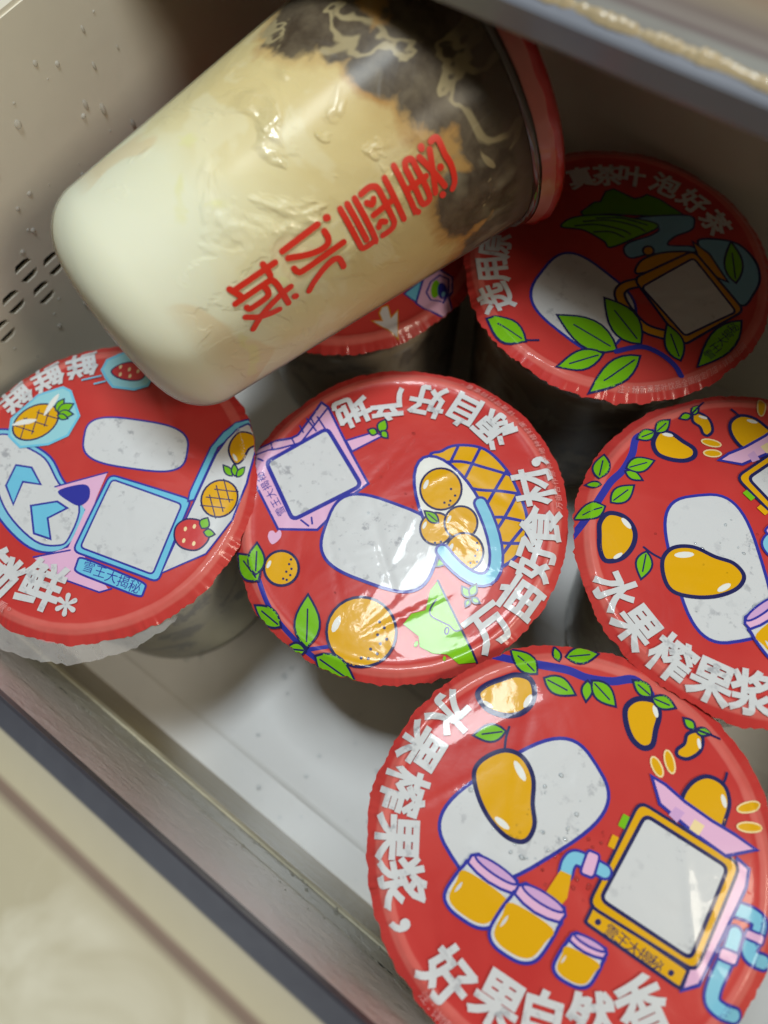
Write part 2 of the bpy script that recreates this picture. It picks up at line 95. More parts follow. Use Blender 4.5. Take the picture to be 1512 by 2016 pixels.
  ('printed_spout',[('l','blue',3.7,1,0,[(1.43,-4.79),(0.89,-2.73),(1.54,-0.84),(4.61,0.02),(8.18,0.56)]),('l','sky',2.51,1,0,[(1.43,-4.79),(0.89,-2.73),(1.54,-0.84),(4.61,0.02),(8.18,0.56)]),('p','pink',0,[(3.15,0.97),(3.08,1.55),(3.13,2.0),(3.31,2.3),(3.6,2.46),(5.01,2.79),(5.34,2.78),(5.62,2.59),(5.84,2.23),(6.02,1.68),(6.63,-0.85),(6.72,-1.41),(6.67,-1.85),(6.49,-2.15),(6.18,-2.32),(4.66,-2.75),(4.31,-2.76),(4.03,-2.59),(3.8,-2.22),(3.65,-1.66)]),('l','blue',0.6,0,1,[(3.15,0.97),(3.08,1.55),(3.13,2.0),(3.31,2.3),(3.6,2.46),(5.01,2.79),(5.34,2.78),(5.62,2.59),(5.84,2.23),(6.02,1.68),(6.63,-0.85),(6.72,-1.41),(6.67,-1.85),(6.49,-2.15),(6.18,-2.32),(4.66,-2.75),(4.31,-2.76),(4.03,-2.59),(3.8,-2.22),(3.65,-1.66)])]),
  ('printed_juice',[('p','gold',0,[(0.15,-5.05),(2.65,-4.45),(4.29,-8.91),(3.78,-12.7),(-0.11,-12.18)])]),
  ('printed_jar',[('p','white',1,[(-6.5,-14.73),(-5.49,-16.36),(-5.38,-20.07),(-5.99,-23.78),(-8.36,-25.77),(-12.01,-26.46),(-15.66,-26.36),(-17.93,-24.73),(-18.24,-21.02),(-17.8,-17.21),(-16.61,-15.4)]),('l','blue',0.78,1,1,[(-6.5,-14.73),(-5.49,-16.36),(-5.38,-20.07),(-5.99,-23.78),(-8.36,-25.77),(-12.01,-26.46),(-15.66,-26.36),(-17.93,-24.73),(-18.24,-21.02),(-17.8,-17.21),(-16.61,-15.4)]),('p','gold',1,[(-6.44,-17.11),(-6.29,-20.13),(-6.94,-23.53),(-8.93,-25.02),(-11.97,-25.59),(-15.01,-25.51),(-16.93,-24.31),(-17.31,-20.95),(-16.88,-17.83)]),('p','white',1,[(-16.16,-20.18),(-16.58,-21.57),(-16.39,-22.92),(-15.84,-21.52)]),('p','pink',0,[(-6.51,-12.54),(-5.47,-13.64),(-5.74,-15.36),(-8.51,-16.23),(-11.59,-16.71),(-14.67,-16.65),(-17.45,-16.15),(-17.58,-14.42),(-16.4,-13.17)]),('l','blue',0.66,0,1,[(-6.51,-12.54),(-5.47,-13.64),(-5.74,-15.36),(-8.51,-16.23),(-11.59,-16.71),(-14.67,-16.65),(-17.45,-16.15),(-17.58,-14.42),(-16.4,-13.17)]),('p','lilac',0,[(-16.81,-13.89),(-16.55,-14.21),(-15.8,-14.48),(-14.62,-14.64),(-13.14,-14.7),(-11.5,-14.65),(-9.86,-14.49),(-8.39,-14.24),(-7.21,-13.92),(-6.45,-13.56),(-6.18,-13.21),(-6.42,-12.88),(-7.15,-12.62),(-8.3,-12.45),(-9.77,-12.39),(-11.4,-12.43),(-13.06,-12.59),(-14.55,-12.84),(-15.75,-13.17),(-16.53,-13.53)]),('l','blue',0.54,0,1,[(-16.81,-13.89),(-16.55,-14.21),(-15.8,-14.48),(-14.62,-14.64),(-13.14,-14.7),(-11.5,-14.65),(-9.86,-14.49),(-8.39,-14.24),(-7.21,-13.92),(-6.45,-13.56),(-6.18,-13.21),(-6.42,-12.88),(-7.15,-12.62),(-8.3,-12.45),(-9.77,-12.39),(-11.4,-12.43),(-13.06,-12.59),(-14.55,-12.84),(-15.75,-13.17),(-16.53,-13.53)])]),
  ('printed_jar',[('p','white',1,[(4.82,-13.36),(5.79,-15.16),(5.93,-19.27),(5.38,-23.42),(3.16,-25.66),(-0.28,-26.51),(-3.72,-26.46),(-5.89,-24.7),(-6.23,-20.59),(-5.86,-16.35),(-4.75,-14.32)]),('l','blue',0.78,1,1,[(4.82,-13.36),(5.79,-15.16),(5.93,-19.27),(5.38,-23.42),(3.16,-25.66),(-0.28,-26.51),(-3.72,-26.46),(-5.89,-24.7),(-6.23,-20.59),(-5.86,-16.35),(-4.75,-14.32)]),('p','gold',1,[(4.9,-16.01),(5.07,-19.37),(4.49,-23.15),(2.62,-24.84),(-0.25,-25.54),(-3.12,-25.5),(-4.95,-24.22),(-5.35,-20.5),(-4.98,-17.03)]),('p','white',1,[(-4.28,-19.62),(-4.66,-21.18),(-4.45,-22.66),(-3.96,-21.1)]),('p','pink',0,[(4.78,-10.92),(5.78,-12.12),(5.54,-14.05),(2.92,-15.07),(0.01,-15.68),(-2.9,-15.67),(-5.54,-15.17),(-5.68,-13.25),(-4.59,-11.83)]),('l','blue',0.66,0,1,[(4.78,-10.92),(5.78,-12.12),(5.54,-14.05),(2.92,-15.07),(0.01,-15.68),(-2.9,-15.67),(-5.54,-15.17),(-5.68,-13.25),(-4.59,-11.83)]),('p','lilac',0,[(-4.96,-12.64),(-4.72,-13.0),(-4.0,-13.27),(-2.88,-13.43),(-1.48,-13.47),(0.08,-13.38),(1.63,-13.16),(3.02,-12.85),(4.13,-12.47),(4.85,-12.06),(5.11,-11.66),(4.88,-11.3),(4.18,-11.03),(3.09,-10.86),(1.69,-10.82),(0.14,-10.91),(-1.42,-11.12),(-2.84,-11.43),(-3.97,-11.81),(-4.7,-12.23)]),('l','blue',0.54,0,1,[(-4.96,-12.64),(-4.72,-13.0),(-4.0,-13.27),(-2.88,-13.43),(-1.48,-13.47),(0.08,-13.38),(1.63,-13.16),(3.02,-12.85),(4.13,-12.47),(4.85,-12.06),(5.11,-11.66),(4.88,-11.3),(4.18,-11.03),(3.09,-10.86),(1.69,-10.82),(0.14,-10.91),(-1.42,-11.12),(-2.84,-11.43),(-3.97,-11.81),(-4.7,-12.23)])]),
  ('printed_jar',[('p','white',1,[(16.24,-14.03),(16.98,-15.17),(17.21,-17.9),(16.95,-20.69),(15.43,-22.3),(13.0,-23.04),(10.56,-23.18),(8.97,-22.11),(8.62,-19.39),(8.77,-16.57),(9.49,-15.16)]),('l','blue',0.78,1,1,[(16.24,-14.03),(16.98,-15.17),(17.21,-17.9),(16.95,-20.69),(15.43,-22.3),(13.0,-23.04),(10.56,-23.18),(8.97,-22.11),(8.62,-19.39),(8.77,-16.57),(9.49,-15.16)]),('p','gold',1,[(16.38,-15.78),(16.6,-18.0),(16.3,-20.56),(15.02,-21.78),(12.99,-22.39),(10.95,-22.5),(9.62,-21.74),(9.24,-19.28),(9.4,-16.97)]),('p','white',1,[(9.98,-18.65),(9.75,-19.7),(9.93,-20.68),(10.24,-19.62)]),('p','pink',0,[(16.14,-12.41),(16.88,-13.16),(16.77,-14.44),(14.94,-15.26),(12.9,-15.81),(10.84,-15.96),(8.96,-15.77),(8.81,-14.51),(9.54,-13.51)]),('l','blue',0.66,0,1,[(16.14,-12.41),(16.88,-13.16),(16.77,-14.44),(14.94,-15.26),(12.9,-15.81),(10.84,-15.96),(8.96,-15.77),(8.81,-14.51),(9.54,-13.51)]),('p','lilac',0,[(9.3,-14.07),(9.48,-14.29),(9.99,-14.43),(10.79,-14.48),(11.78,-14.43),(12.87,-14.29),(13.97,-14.06),(14.95,-13.78),(15.72,-13.47),(16.22,-13.16),(16.39,-12.88),(16.21,-12.66),(15.71,-12.52),(14.93,-12.46),(13.95,-12.51),(12.85,-12.65),(11.75,-12.88),(10.76,-13.16),(9.98,-13.47),(9.47,-13.78)]),('l','blue',0.54,0,1,[(9.3,-14.07),(9.48,-14.29),(9.99,-14.43),(10.79,-14.48),(11.78,-14.43),(12.87,-14.29),(13.97,-14.06),(14.95,-13.78),(15.72,-13.47),(16.22,-13.16),(16.39,-12.88),(16.21,-12.66),(15.71,-12.52),(14.93,-12.46),(13.95,-12.51),(12.85,-12.65),(11.75,-12.88),(10.76,-13.16),(9.98,-13.47),(9.47,-13.78)])]),
  ('lettering',[('g','white','水',-39.27,8.52,-102.24,10.51,0.036,0.92),('g','white','果',-40.49,-1.65,-87.67,10.51,0.036,0.92),('g','white','榨',-38.08,-12.21,-72.22,10.51,0.036,0.92),('g','white','果',-33.59,-21.55,-57.32,10.51,0.036,0.92),('g','white','浆',-27.09,-28.41,-43.63,10.51,0.036,0.92),('g','white','，',-22.26,-35.88,-31.81,10.51,0.036,0.92)]),
  ('lettering',[('g','white','好',-8.22,-37.54,-12.36,10.75,0.036,0.92),('g','white','果',3.07,-34.96,5.01,10.75,0.036,0.92),('g','white','自',12.32,-32.07,21.01,10.75,0.036,0.92),('g','white','然',20.91,-26.0,38.81,10.75,0.036,0.92),('g','white','香',27.97,-17.28,58.29,10.75,0.036,0.92)]),
  ('small_print',[('g','faint','注',-9.77,-44.01,-12.52,2.39,0,1.0),('g','faint','：',-7.8,-44.76,-9.88,2.39,0,1.0),('g','faint','详',-5.75,-45.11,-7.26,2.39,0,1.0),('g','faint','情',-3.48,-45.29,-4.39,2.39,0,1.0)]),
 ],
 'B':[
  ('printed_branch',[('l','blue',1.36,1,0,[(-21.25,-36.93),(-14.09,-41.26),(-7.18,-43.55),(1.85,-45.09)])]),
  ('printed_branch',[('l','blue',1.09,1,0,[(1.85,-45.09),(4.47,-42.78),(6.5,-40.74)])]),
  ('printed_branch',[('l','blue',1.36,1,0,[(1.85,-45.09),(7.94,-45.18)])]),
  ('printed_signboard',[('p','pink',0,[(-45.9,-12.78),(-47.98,-6.4),(-40.16,1.78),(-39.17,3.72),(-39.74,15.97),(-37.29,15.95),(-24.26,8.77),(-12.25,2.7),(-14.06,-3.02),(-16.04,-16.5),(-25.63,-22.67)]),('l','blue',0.75,0,1,[(-45.9,-12.78),(-47.98,-6.4),(-40.16,1.78),(-39.17,3.72),(-39.74,15.97),(-37.29,15.95),(-24.26,8.77),(-12.25,2.7),(-14.06,-3.02),(-16.04,-16.5),(-25.63,-22.67)]),('l','blue',0.61,0,0,[(-48.56,-9.27),(-42.2,-4.15),(-36.83,2.13),(-37.19,15.83)]),('l','blue',0.48,0,0,[(-44.9,-2.53),(-42.59,-4.23)]),('l','blue',0.48,0,0,[(-40.16,1.78),(-37.93,0.68)]),('l','blue',0.48,0,0,[(-40.59,6.31),(-38.34,5.19)]),('l','blue',0.48,0,0,[(-39.75,10.41),(-37.4,9.14)]),('l','blue',0.54,0,0,[(-40.26,9.33),(-35.36,7.69)]),('l','blue',0.54,0,0,[(-37.95,11.58),(-33.65,9.74)]),('l','blue',0.54,0,0,[(-19.69,-14.56),(-18.39,-15.89)]),('l','blue',0.54,0,0,[(-21.79,-16.83),(-18.89,-17.0)]),('l','blue',0.54,0,0,[(-45.3,-8.75),(-42.55,-8.75)]),('p','white',0,[(-39.94,-9.46),(-40.62,-8.97),(-40.99,-8.37),(-41.07,-7.68),(-40.84,-6.9),(-33.83,8.43),(-33.38,9.12),(-32.8,9.5),(-32.08,9.55),(-31.24,9.29),(-15.24,1.93),(-14.56,1.47),(-14.2,0.9),(-14.17,0.21),(-14.47,-0.6),(-22.85,-16.44),(-23.34,-17.14),(-23.92,-17.52),(-24.58,-17.59),(-25.32,-17.33)]),('l','blue',1.23,0,1,[(-39.94,-9.46),(-40.62,-8.97),(-40.99,-8.37),(-41.07,-7.68),(-40.84,-6.9),(-33.83,8.43),(-33.38,9.12),(-32.8,9.5),(-32.08,9.55),(-31.24,9.29),(-15.24,1.93),(-14.56,1.47),(-14.2,0.9),(-14.17,0.21),(-14.47,-0.6),(-22.85,-16.44),(-23.34,-17.14),(-23.92,-17.52),(-24.58,-17.59),(-25.32,-17.33)])]),
  ('lettering',[('g','blue','雪',-28.41,-18.04,-203.64,2.72,0.004,1.0),('g','blue','王',-31.24,-16.82,-203.57,2.72,0.004,1.0),('g','blue','大',-34.09,-15.59,-203.49,2.72,0.004,1.0),('g','blue','揭',-36.97,-14.34,-203.42,2.72,0.004,1.0),('g','blue','秘',-39.88,-13.09,-203.34,2.72,0.004,1.0)]),
  ('printed_post',[('p','pink',0,[(-25.83,9.92),(-20.6,16.64),(-17.72,17.16),(-22.22,8.14)]),('l','blue',0.61,0,1,[(-25.83,9.92),(-20.6,16.64),(-17.72,17.16),(-22.22,8.14)])]),
  ('printed_leaf',[('p','green',0,[(-19.51,16.9),(-20.05,17.38),(-20.54,17.65),(-20.97,17.75),(-21.34,17.68),(-21.68,17.46),(-21.98,17.14),(-22.25,16.73),(-22.52,16.3),(-22.03,16.01),(-21.55,15.76),(-21.09,15.59),(-20.67,15.52),(-20.3,15.61),(-19.98,15.85),(-19.71,16.27)]),('l','navy',0.54,0,1,[(-19.51,16.9),(-20.05,17.38),(-20.54,17.65),(-20.97,17.75),(-21.34,17.68),(-21.68,17.46),(-21.98,17.14),(-22.25,16.73),(-22.52,16.3),(-22.03,16.01),(-21.55,15.76),(-21.09,15.59),(-20.67,15.52),(-20.3,15.61),(-19.98,15.85),(-19.71,16.27)])]),
  ('printed_leaf',[('p','green',0,[(-19.15,17.59),(-18.48,18.23),(-18.13,18.84),(-18.01,19.41),(-18.13,19.96),(-18.46,20.48),(-18.95,20.98),(-19.54,21.47),(-20.19,21.95),(-20.58,21.34),(-20.92,20.74),(-21.15,20.14),(-21.21,19.57),(-21.07,19.03),(-20.7,18.51),(-20.08,18.03)]),('l','navy',0.54,0,1,[(-19.15,17.59),(-18.48,18.23),(-18.13,18.84),(-18.01,19.41),(-18.13,19.96),(-18.46,20.48),(-18.95,20.98),(-19.54,21.47),(-20.19,21.95),(-20.58,21.34),(-20.92,20.74),(-21.15,20.14),(-21.21,19.57),(-21.07,19.03),(-20.7,18.51),(-20.08,18.03)])]),
  ('printed_leaf',[('p','green',0,[(-18.97,18.16),(-18.69,17.54),(-18.37,17.12),(-18.02,16.86),(-17.65,16.76),(-17.26,16.79),(-16.85,16.93),(-16.43,17.14),(-16.0,17.38),(-16.31,17.82),(-16.63,18.23),(-16.96,18.56),(-17.31,18.79),(-17.69,18.88),(-18.08,18.82),(-18.51,18.59)]),('l','navy',0.54,0,1,[(-18.97,18.16),(-18.69,17.54),(-18.37,17.12),(-18.02,16.86),(-17.65,16.76),(-17.26,16.79),(-16.85,16.93),(-16.43,17.14),(-16.0,17.38),(-16.31,17.82),(-16.63,18.23),(-16.96,18.56),(-17.31,18.79),(-17.69,18.88),(-18.08,18.82),(-18.51,18.59)])]),
  ('printed_heart',[('p','pink',1,[(-24.1,-27.12),(-26.35,-26.29),(-27.18,-24.74),(-26.44,-23.82),(-25.43,-23.98),(-25.11,-22.66),(-24.03,-23.03),(-23.32,-24.66)])]),
  ('printed_orange',[('p','gold',0,[(-13.45,-28.29),(-12.86,-29.23),(-12.51,-30.26),(-12.4,-31.33),(-12.55,-32.38),(-12.94,-33.37),(-13.56,-34.24),(-14.38,-34.96),(-15.36,-35.48),(-16.44,-35.78),(-17.58,-35.86),(-18.72,-35.69),(-19.81,-35.29),(-20.78,-34.68),(-21.59,-33.89),(-22.2,-32.95),(-22.58,-31.91),(-22.7,-30.83),(-22.56,-29.76),(-22.16,-28.76),(-21.53,-27.87),(-20.7,-27.14),(-19.7,-26.62),(-18.6,-26.32),(-17.44,-26.26),(-16.3,-26.45),(-15.21,-26.86),(-14.25,-27.49)]),('l','navy',0.75,0,1,[(-13.45,-28.29),(-12.86,-29.23),(-12.51,-30.26),(-12.4,-31.33),(-12.55,-32.38),(-12.94,-33.37),(-13.56,-34.24),(-14.38,-34.96),(-15.36,-35.48),(-16.44,-35.78),(-17.58,-35.86),(-18.72,-35.69),(-19.81,-35.29),(-20.78,-34.68),(-21.59,-33.89),(-22.2,-32.95),(-22.58,-31.91),(-22.7,-30.83),(-22.56,-29.76),(-22.16,-28.76),(-21.53,-27.87),(-20.7,-27.14),(-19.7,-26.62),(-18.6,-26.32),(-17.44,-26.26),(-16.3,-26.45),(-15.21,-26.86),(-14.25,-27.49)]),('p','pale',0,[(-21.44,-31.06),(-21.09,-31.23),(-20.76,-31.79),(-20.58,-32.52),(-20.62,-33.15),(-20.86,-33.42),(-21.21,-33.25),(-21.54,-32.69),(-21.72,-31.96),(-21.69,-31.34)]),('p','navy',0,[(-16.53,-27.36),(-16.45,-27.63),(-16.6,-27.86),(-16.88,-27.92),(-17.14,-27.78),(-17.22,-27.51),(-17.07,-27.28),(-16.79,-27.22)]),('p','navy',0,[(-16.12,-28.73),(-16.04,-29.0),(-16.19,-29.23),(-16.47,-29.29),(-16.72,-29.14),(-16.8,-28.88),(-16.66,-28.64),(-16.37,-28.58)]),('p','navy',0,[(-14.72,-29.41),(-14.65,-29.68),(-14.79,-29.91),(-15.07,-29.97),(-15.33,-29.83),(-15.4,-29.56),(-15.26,-29.33),(-14.98,-29.27)]),('p','navy',0,[(-15.42,-30.87),(-15.34,-31.14),(-15.49,-31.37),(-15.77,-31.43),(-16.02,-31.29),(-16.1,-31.02),(-15.95,-30.79),(-15.67,-30.73)]),('p','navy',0,[(-13.86,-31.02),(-13.78,-31.29),(-13.93,-31.52),(-14.21,-31.58),(-14.46,-31.44),(-14.53,-31.17),(-14.39,-30.94),(-14.11,-30.88)]),('p','navy',0,[(-14.86,-32.94),(-14.79,-33.2),(-14.93,-33.43),(-15.21,-33.49),(-15.47,-33.35),(-15.54,-33.09),(-15.4,-32.86),(-15.12,-32.79)]),('p','navy',0,[(-13.84,-32.63),(-13.76,-32.9),(-13.9,-33.13),(-14.18,-33.19),(-14.44,-33.05),(-14.51,-32.78),(-14.37,-32.55),(-14.09,-32.49)])]),
  ('blank_plaque',[('p','white',0,[(16.9,-5.76),(17.69,-8.95),(17.91,-10.67),(17.87,-12.09),(17.6,-13.33),(17.13,-14.45),(16.44,-15.47),(15.53,-16.4),(14.39,-17.27),(12.98,-18.07),(11.24,-18.83),(8.98,-19.6),(4.6,-20.8),(0.13,-21.89),(-2.29,-22.33),(-4.27,-22.52),(-5.99,-22.51),(-7.52,-22.32),(-8.89,-21.95),(-10.11,-21.4),(-11.21,-20.65),(-12.18,-19.68),(-13.06,-18.45),(-13.88,-16.81),(-15.03,-13.59),(-16.01,-10.29),(-16.32,-8.48),(-16.33,-6.99),(-16.08,-5.67),(-15.6,-4.48),(-14.87,-3.41),(-13.91,-2.42),(-12.68,-1.52),(-11.17,-0.69),(-9.3,0.08),(-6.89,0.84),(-2.27,1.98),(2.33,2.98),(4.79,3.35),(6.78,3.47),(8.49,3.41),(9.99,3.16),(11.32,2.73),(12.49,2.12),(13.52,1.32),(14.42,0.32),(15.21,-0.94),(15.93,-2.58)]),('l','blue',0.89,0,1,[(16.9,-5.76),(17.69,-8.95),(17.91,-10.67),(17.87,-12.09),(17.6,-13.33),(17.13,-14.45),(16.44,-15.47),(15.53,-16.4),(14.39,-17.27),(12.98,-18.07),(11.24,-18.83),(8.98,-19.6),(4.6,-20.8),(0.13,-21.89),(-2.29,-22.33),(-4.27,-22.52),(-5.99,-22.51),(-7.52,-22.32),(-8.89,-21.95),(-10.11,-21.4),(-11.21,-20.65),(-12.18,-19.68),(-13.06,-18.45),(-13.88,-16.81),(-15.03,-13.59),(-16.01,-10.29),(-16.32,-8.48),(-16.33,-6.99),(-16.08,-5.67),(-15.6,-4.48),(-14.87,-3.41),(-13.91,-2.42),(-12.68,-1.52),(-11.17,-0.69),(-9.3,0.08),(-6.89,0.84),(-2.27,1.98),(2.33,2.98),(4.79,3.35),(6.78,3.47),(8.49,3.41),(9.99,3.16),(11.32,2.73),(12.49,2.12),(13.52,1.32),(14.42,0.32),(15.21,-0.94),(15.93,-2.58)])]),
  ('printed_basket',[('p','gold',1,[(-0.8,17.16),(-0.51,22.66),(2.38,26.78),(9.23,29.79),(17.51,28.01),(24.34,24.01),(30.12,19.12),(33.24,13.04),(33.59,7.24),(30.48,1.11),(24.53,-0.18)]),('l','blue',0.89,1,1,[(-0.8,17.16),(-0.51,22.66),(2.38,26.78),(9.23,29.79),(17.51,28.01),(24.34,24.01),(30.12,19.12),(33.24,13.04),(33.59,7.24),(30.48,1.11),(24.53,-0.18)]),('l','blue',0.89,1,0,[(0.27,18.57),(5.83,22.88),(12.38,25.04),(19.3,27.05)]),('l','blue',0.89,1,0,[(5.72,17.14),(13.22,17.84),(20.11,21.61),(24.53,23.72)]),('l','blue',0.89,1,0,[(19.88,11.36),(24.3,15.18),(30.85,17.96)]),('l','blue',0.89,1,0,[(24.86,7.33),(29.43,9.63),(33.34,12.29)]),('l','blue',0.89,1,0,[(2.38,26.78),(3.67,20.13)]),('l','blue',0.89,1,0,[(8.03,29.18),(9.58,19.71)]),('l','blue',0.89,1,0,[(17.98,27.89),(18.73,18.98),(19.5,11.94)]),('l','blue',0.89,1,0,[(24.26,23.54),(25.2,14.96),(25.39,7.69)]),('l','blue',0.89,1,0,[(30.96,17.21),(30.47,10.34),(30.45,2.29)]),('p','pale',0,[(30.34,-1.1),(29.33,-2.31),(27.75,-3.14),(25.65,-3.55),(23.09,-3.53),(20.16,-3.07),(16.96,-2.18),(13.61,-0.88),(10.23,0.77),(6.94,2.73),(3.88,4.93),(1.17,7.28),(-1.08,9.69),(-2.76,12.06),(-3.79,14.3),(-4.13,16.31),(-3.75,18.0),(-2.67,19.3),(-0.94,20.15),(1.37,20.52),(4.16,20.41),(7.31,19.81),(10.68,18.76),(14.13,17.31),(17.53,15.53),(20.75,13.48),(23.66,11.26),(26.17,8.95),(28.18,6.63),(29.64,4.4),(30.5,2.32),(30.73,0.46)]),('l','blue',0.89,0,1,[(30.34,-1.1),(29.33,-2.31),(27.75,-3.14),(25.65,-3.55),(23.09,-3.53),(20.16,-3.07),(16.96,-2.18),(13.61,-0.88),(10.23,0.77),(6.94,2.73),(3.88,4.93),(1.17,7.28),(-1.08,9.69),(-2.76,12.06),(-3.79,14.3),(-4.13,16.31),(-3.75,18.0),(-2.67,19.3),(-0.94,20.15),(1.37,20.52),(4.16,20.41),(7.31,19.81),(10.68,18.76),(14.13,17.31),(17.53,15.53),(20.75,13.48),(23.66,11.26),(26.17,8.95),(28.18,6.63),(29.64,4.4),(30.5,2.32),(30.73,0.46)])]),
  ('printed_orange',[('p','gold',0,[(10.73,16.0),(11.39,14.77),(11.77,13.45),(11.87,12.09),(11.66,10.77),(11.17,9.56),(10.42,8.5),(9.44,7.66),(8.29,7.07),(7.02,6.76),(5.68,6.75),(4.36,7.04),(3.1,7.62),(1.98,8.46),(1.05,9.52),(0.37,10.75),(-0.04,12.09),(-0.16,13.47),(0.04,14.81),(0.53,16.06),(1.3,17.14),(2.3,17.99),(3.48,18.59),(4.78,18.88),(6.13,18.87),(7.47,18.55),(8.72,17.94),(9.83,17.08)]),('l','navy',0.61,0,1,[(10.73,16.0),(11.39,14.77),(11.77,13.45),(11.87,12.09),(11.66,10.77),(11.17,9.56),(10.42,8.5),(9.44,7.66),(8.29,7.07),(7.02,6.76),(5.68,6.75),(4.36,7.04),(3.1,7.62),(1.98,8.46),(1.05,9.52),(0.37,10.75),(-0.04,12.09),(-0.16,13.47),(0.04,14.81),(0.53,16.06),(1.3,17.14),(2.3,17.99),(3.48,18.59),(4.78,18.88),(6.13,18.87),(7.47,18.55),(8.72,17.94),(9.83,17.08)]),('p','pale',0,[(1.31,13.09),(1.72,12.85),(2.09,12.11),(2.28,11.18),(2.22,10.39),(1.93,10.06),(1.52,10.3),(1.15,11.03),(0.96,11.97),(1.02,12.76)]),('p','navy',0,[(8.57,14.56),(8.64,14.27),(8.49,14.03),(8.21,13.98),(7.97,14.15),(7.9,14.44),(8.05,14.68),(8.33,14.73)]),('p','navy',0,[(10.62,13.54),(10.69,13.25),(10.54,13.01),(10.26,12.97),(10.02,13.13),(9.95,13.42),(10.1,13.66),(10.38,13.71)]),('p','navy',0,[(10.41,11.52),(10.47,11.24),(10.32,11.0),(10.05,10.95),(9.81,11.12),(9.74,11.41),(9.89,11.64),(10.16,11.69)]),('p','navy',0,[(9.36,10.14),(9.43,9.86),(9.28,9.62),(9.01,9.57),(8.76,9.74),(8.7,10.02),(8.84,10.26),(9.12,10.31)]),('p','navy',0,[(10.85,10.3),(10.91,10.01),(10.77,9.78),(10.49,9.73),(10.25,9.89),(10.18,10.18),(10.33,10.41),(10.61,10.46)])]),
  ('printed_orange',[('p','gold',0,[(15.17,4.85),(15.66,3.93),(15.94,2.94),(16.01,1.92),(15.85,0.93),(15.47,0.01),(14.9,-0.79),(14.16,-1.44),(13.29,-1.89),(12.33,-2.14),(11.32,-2.16),(10.32,-1.95),(9.38,-1.52),(8.55,-0.9),(7.85,-0.12),(7.34,0.8),(7.04,1.8),(6.97,2.83),(7.12,3.83),(7.5,4.77),(8.08,5.59),(8.83,6.24),(9.72,6.69),(10.7,6.93),(11.72,6.94),(12.72,6.72),(13.66,6.28),(14.49,5.64)]),('l','navy',0.61,0,1,[(15.17,4.85),(15.66,3.93),(15.94,2.94),(16.01,1.92),(15.85,0.93),(15.47,0.01),(14.9,-0.79),(14.16,-1.44),(13.29,-1.89),(12.33,-2.14),(11.32,-2.16),(10.32,-1.95),(9.38,-1.52),(8.55,-0.9),(7.85,-0.12),(7.34,0.8),(7.04,1.8),(6.97,2.83),(7.12,3.83),(7.5,4.77),(8.08,5.59),(8.83,6.24),(9.72,6.69),(10.7,6.93),(11.72,6.94),(12.72,6.72),(13.66,6.28),(14.49,5.64)]),('p','pale',0,[(8.07,2.56),(8.37,2.38),(8.65,1.84),(8.78,1.14),(8.73,0.55),(8.51,0.29),(8.21,0.47),(7.93,1.01),(7.79,1.72),(7.85,2.31)]),('p','navy',0,[(13.88,-0.97),(13.94,-1.25),(13.8,-1.48),(13.53,-1.53),(13.29,-1.37),(13.23,-1.1),(13.37,-0.87),(13.64,-0.82)]),('p','navy',0,[(15.02,0.21),(15.08,-0.06),(14.94,-0.29),(14.67,-0.34),(14.43,-0.19),(14.37,0.09),(14.51,0.32),(14.78,0.37)])]),
  ('printed_orange',[('p','gold',0,[(19.92,10.14),(20.42,9.19),(20.71,8.16),(20.77,7.11),(20.6,6.09),(20.21,5.14),(19.62,4.31),(18.86,3.65),(17.97,3.19),(16.99,2.94),(15.96,2.93),(14.94,3.15),(13.98,3.6),(13.13,4.24),(12.42,5.06),(11.91,6.01),(11.6,7.05),(11.53,8.11),(11.7,9.16),(12.09,10.12),(12.68,10.96),(13.46,11.63),(14.37,12.1),(15.37,12.33),(16.41,12.33),(17.43,12.1),(18.39,11.63),(19.23,10.97)]),('l','navy',0.61,0,1,[(19.92,10.14),(20.42,9.19),(20.71,8.16),(20.77,7.11),(20.6,6.09),(20.21,5.14),(19.62,4.31),(18.86,3.65),(17.97,3.19),(16.99,2.94),(15.96,2.93),(14.94,3.15),(13.98,3.6),(13.13,4.24),(12.42,5.06),(11.91,6.01),(11.6,7.05),(11.53,8.11),(11.7,9.16),(12.09,10.12),(12.68,10.96),(13.46,11.63),(14.37,12.1),(15.37,12.33),(16.41,12.33),(17.43,12.1),(18.39,11.63),(19.23,10.97)]),('p','pale',0,[(12.65,7.83),(12.97,7.64),(13.24,7.08),(13.38,6.35),(13.32,5.74),(13.1,5.48),(12.79,5.67),(12.51,6.23),(12.37,6.96),(12.43,7.57)]),('p','navy',0,[(18.39,4.98),(18.46,4.7),(18.31,4.47),(18.04,4.42),(17.81,4.58),(17.75,4.86),(17.89,5.09),(18.16,5.14)])]),
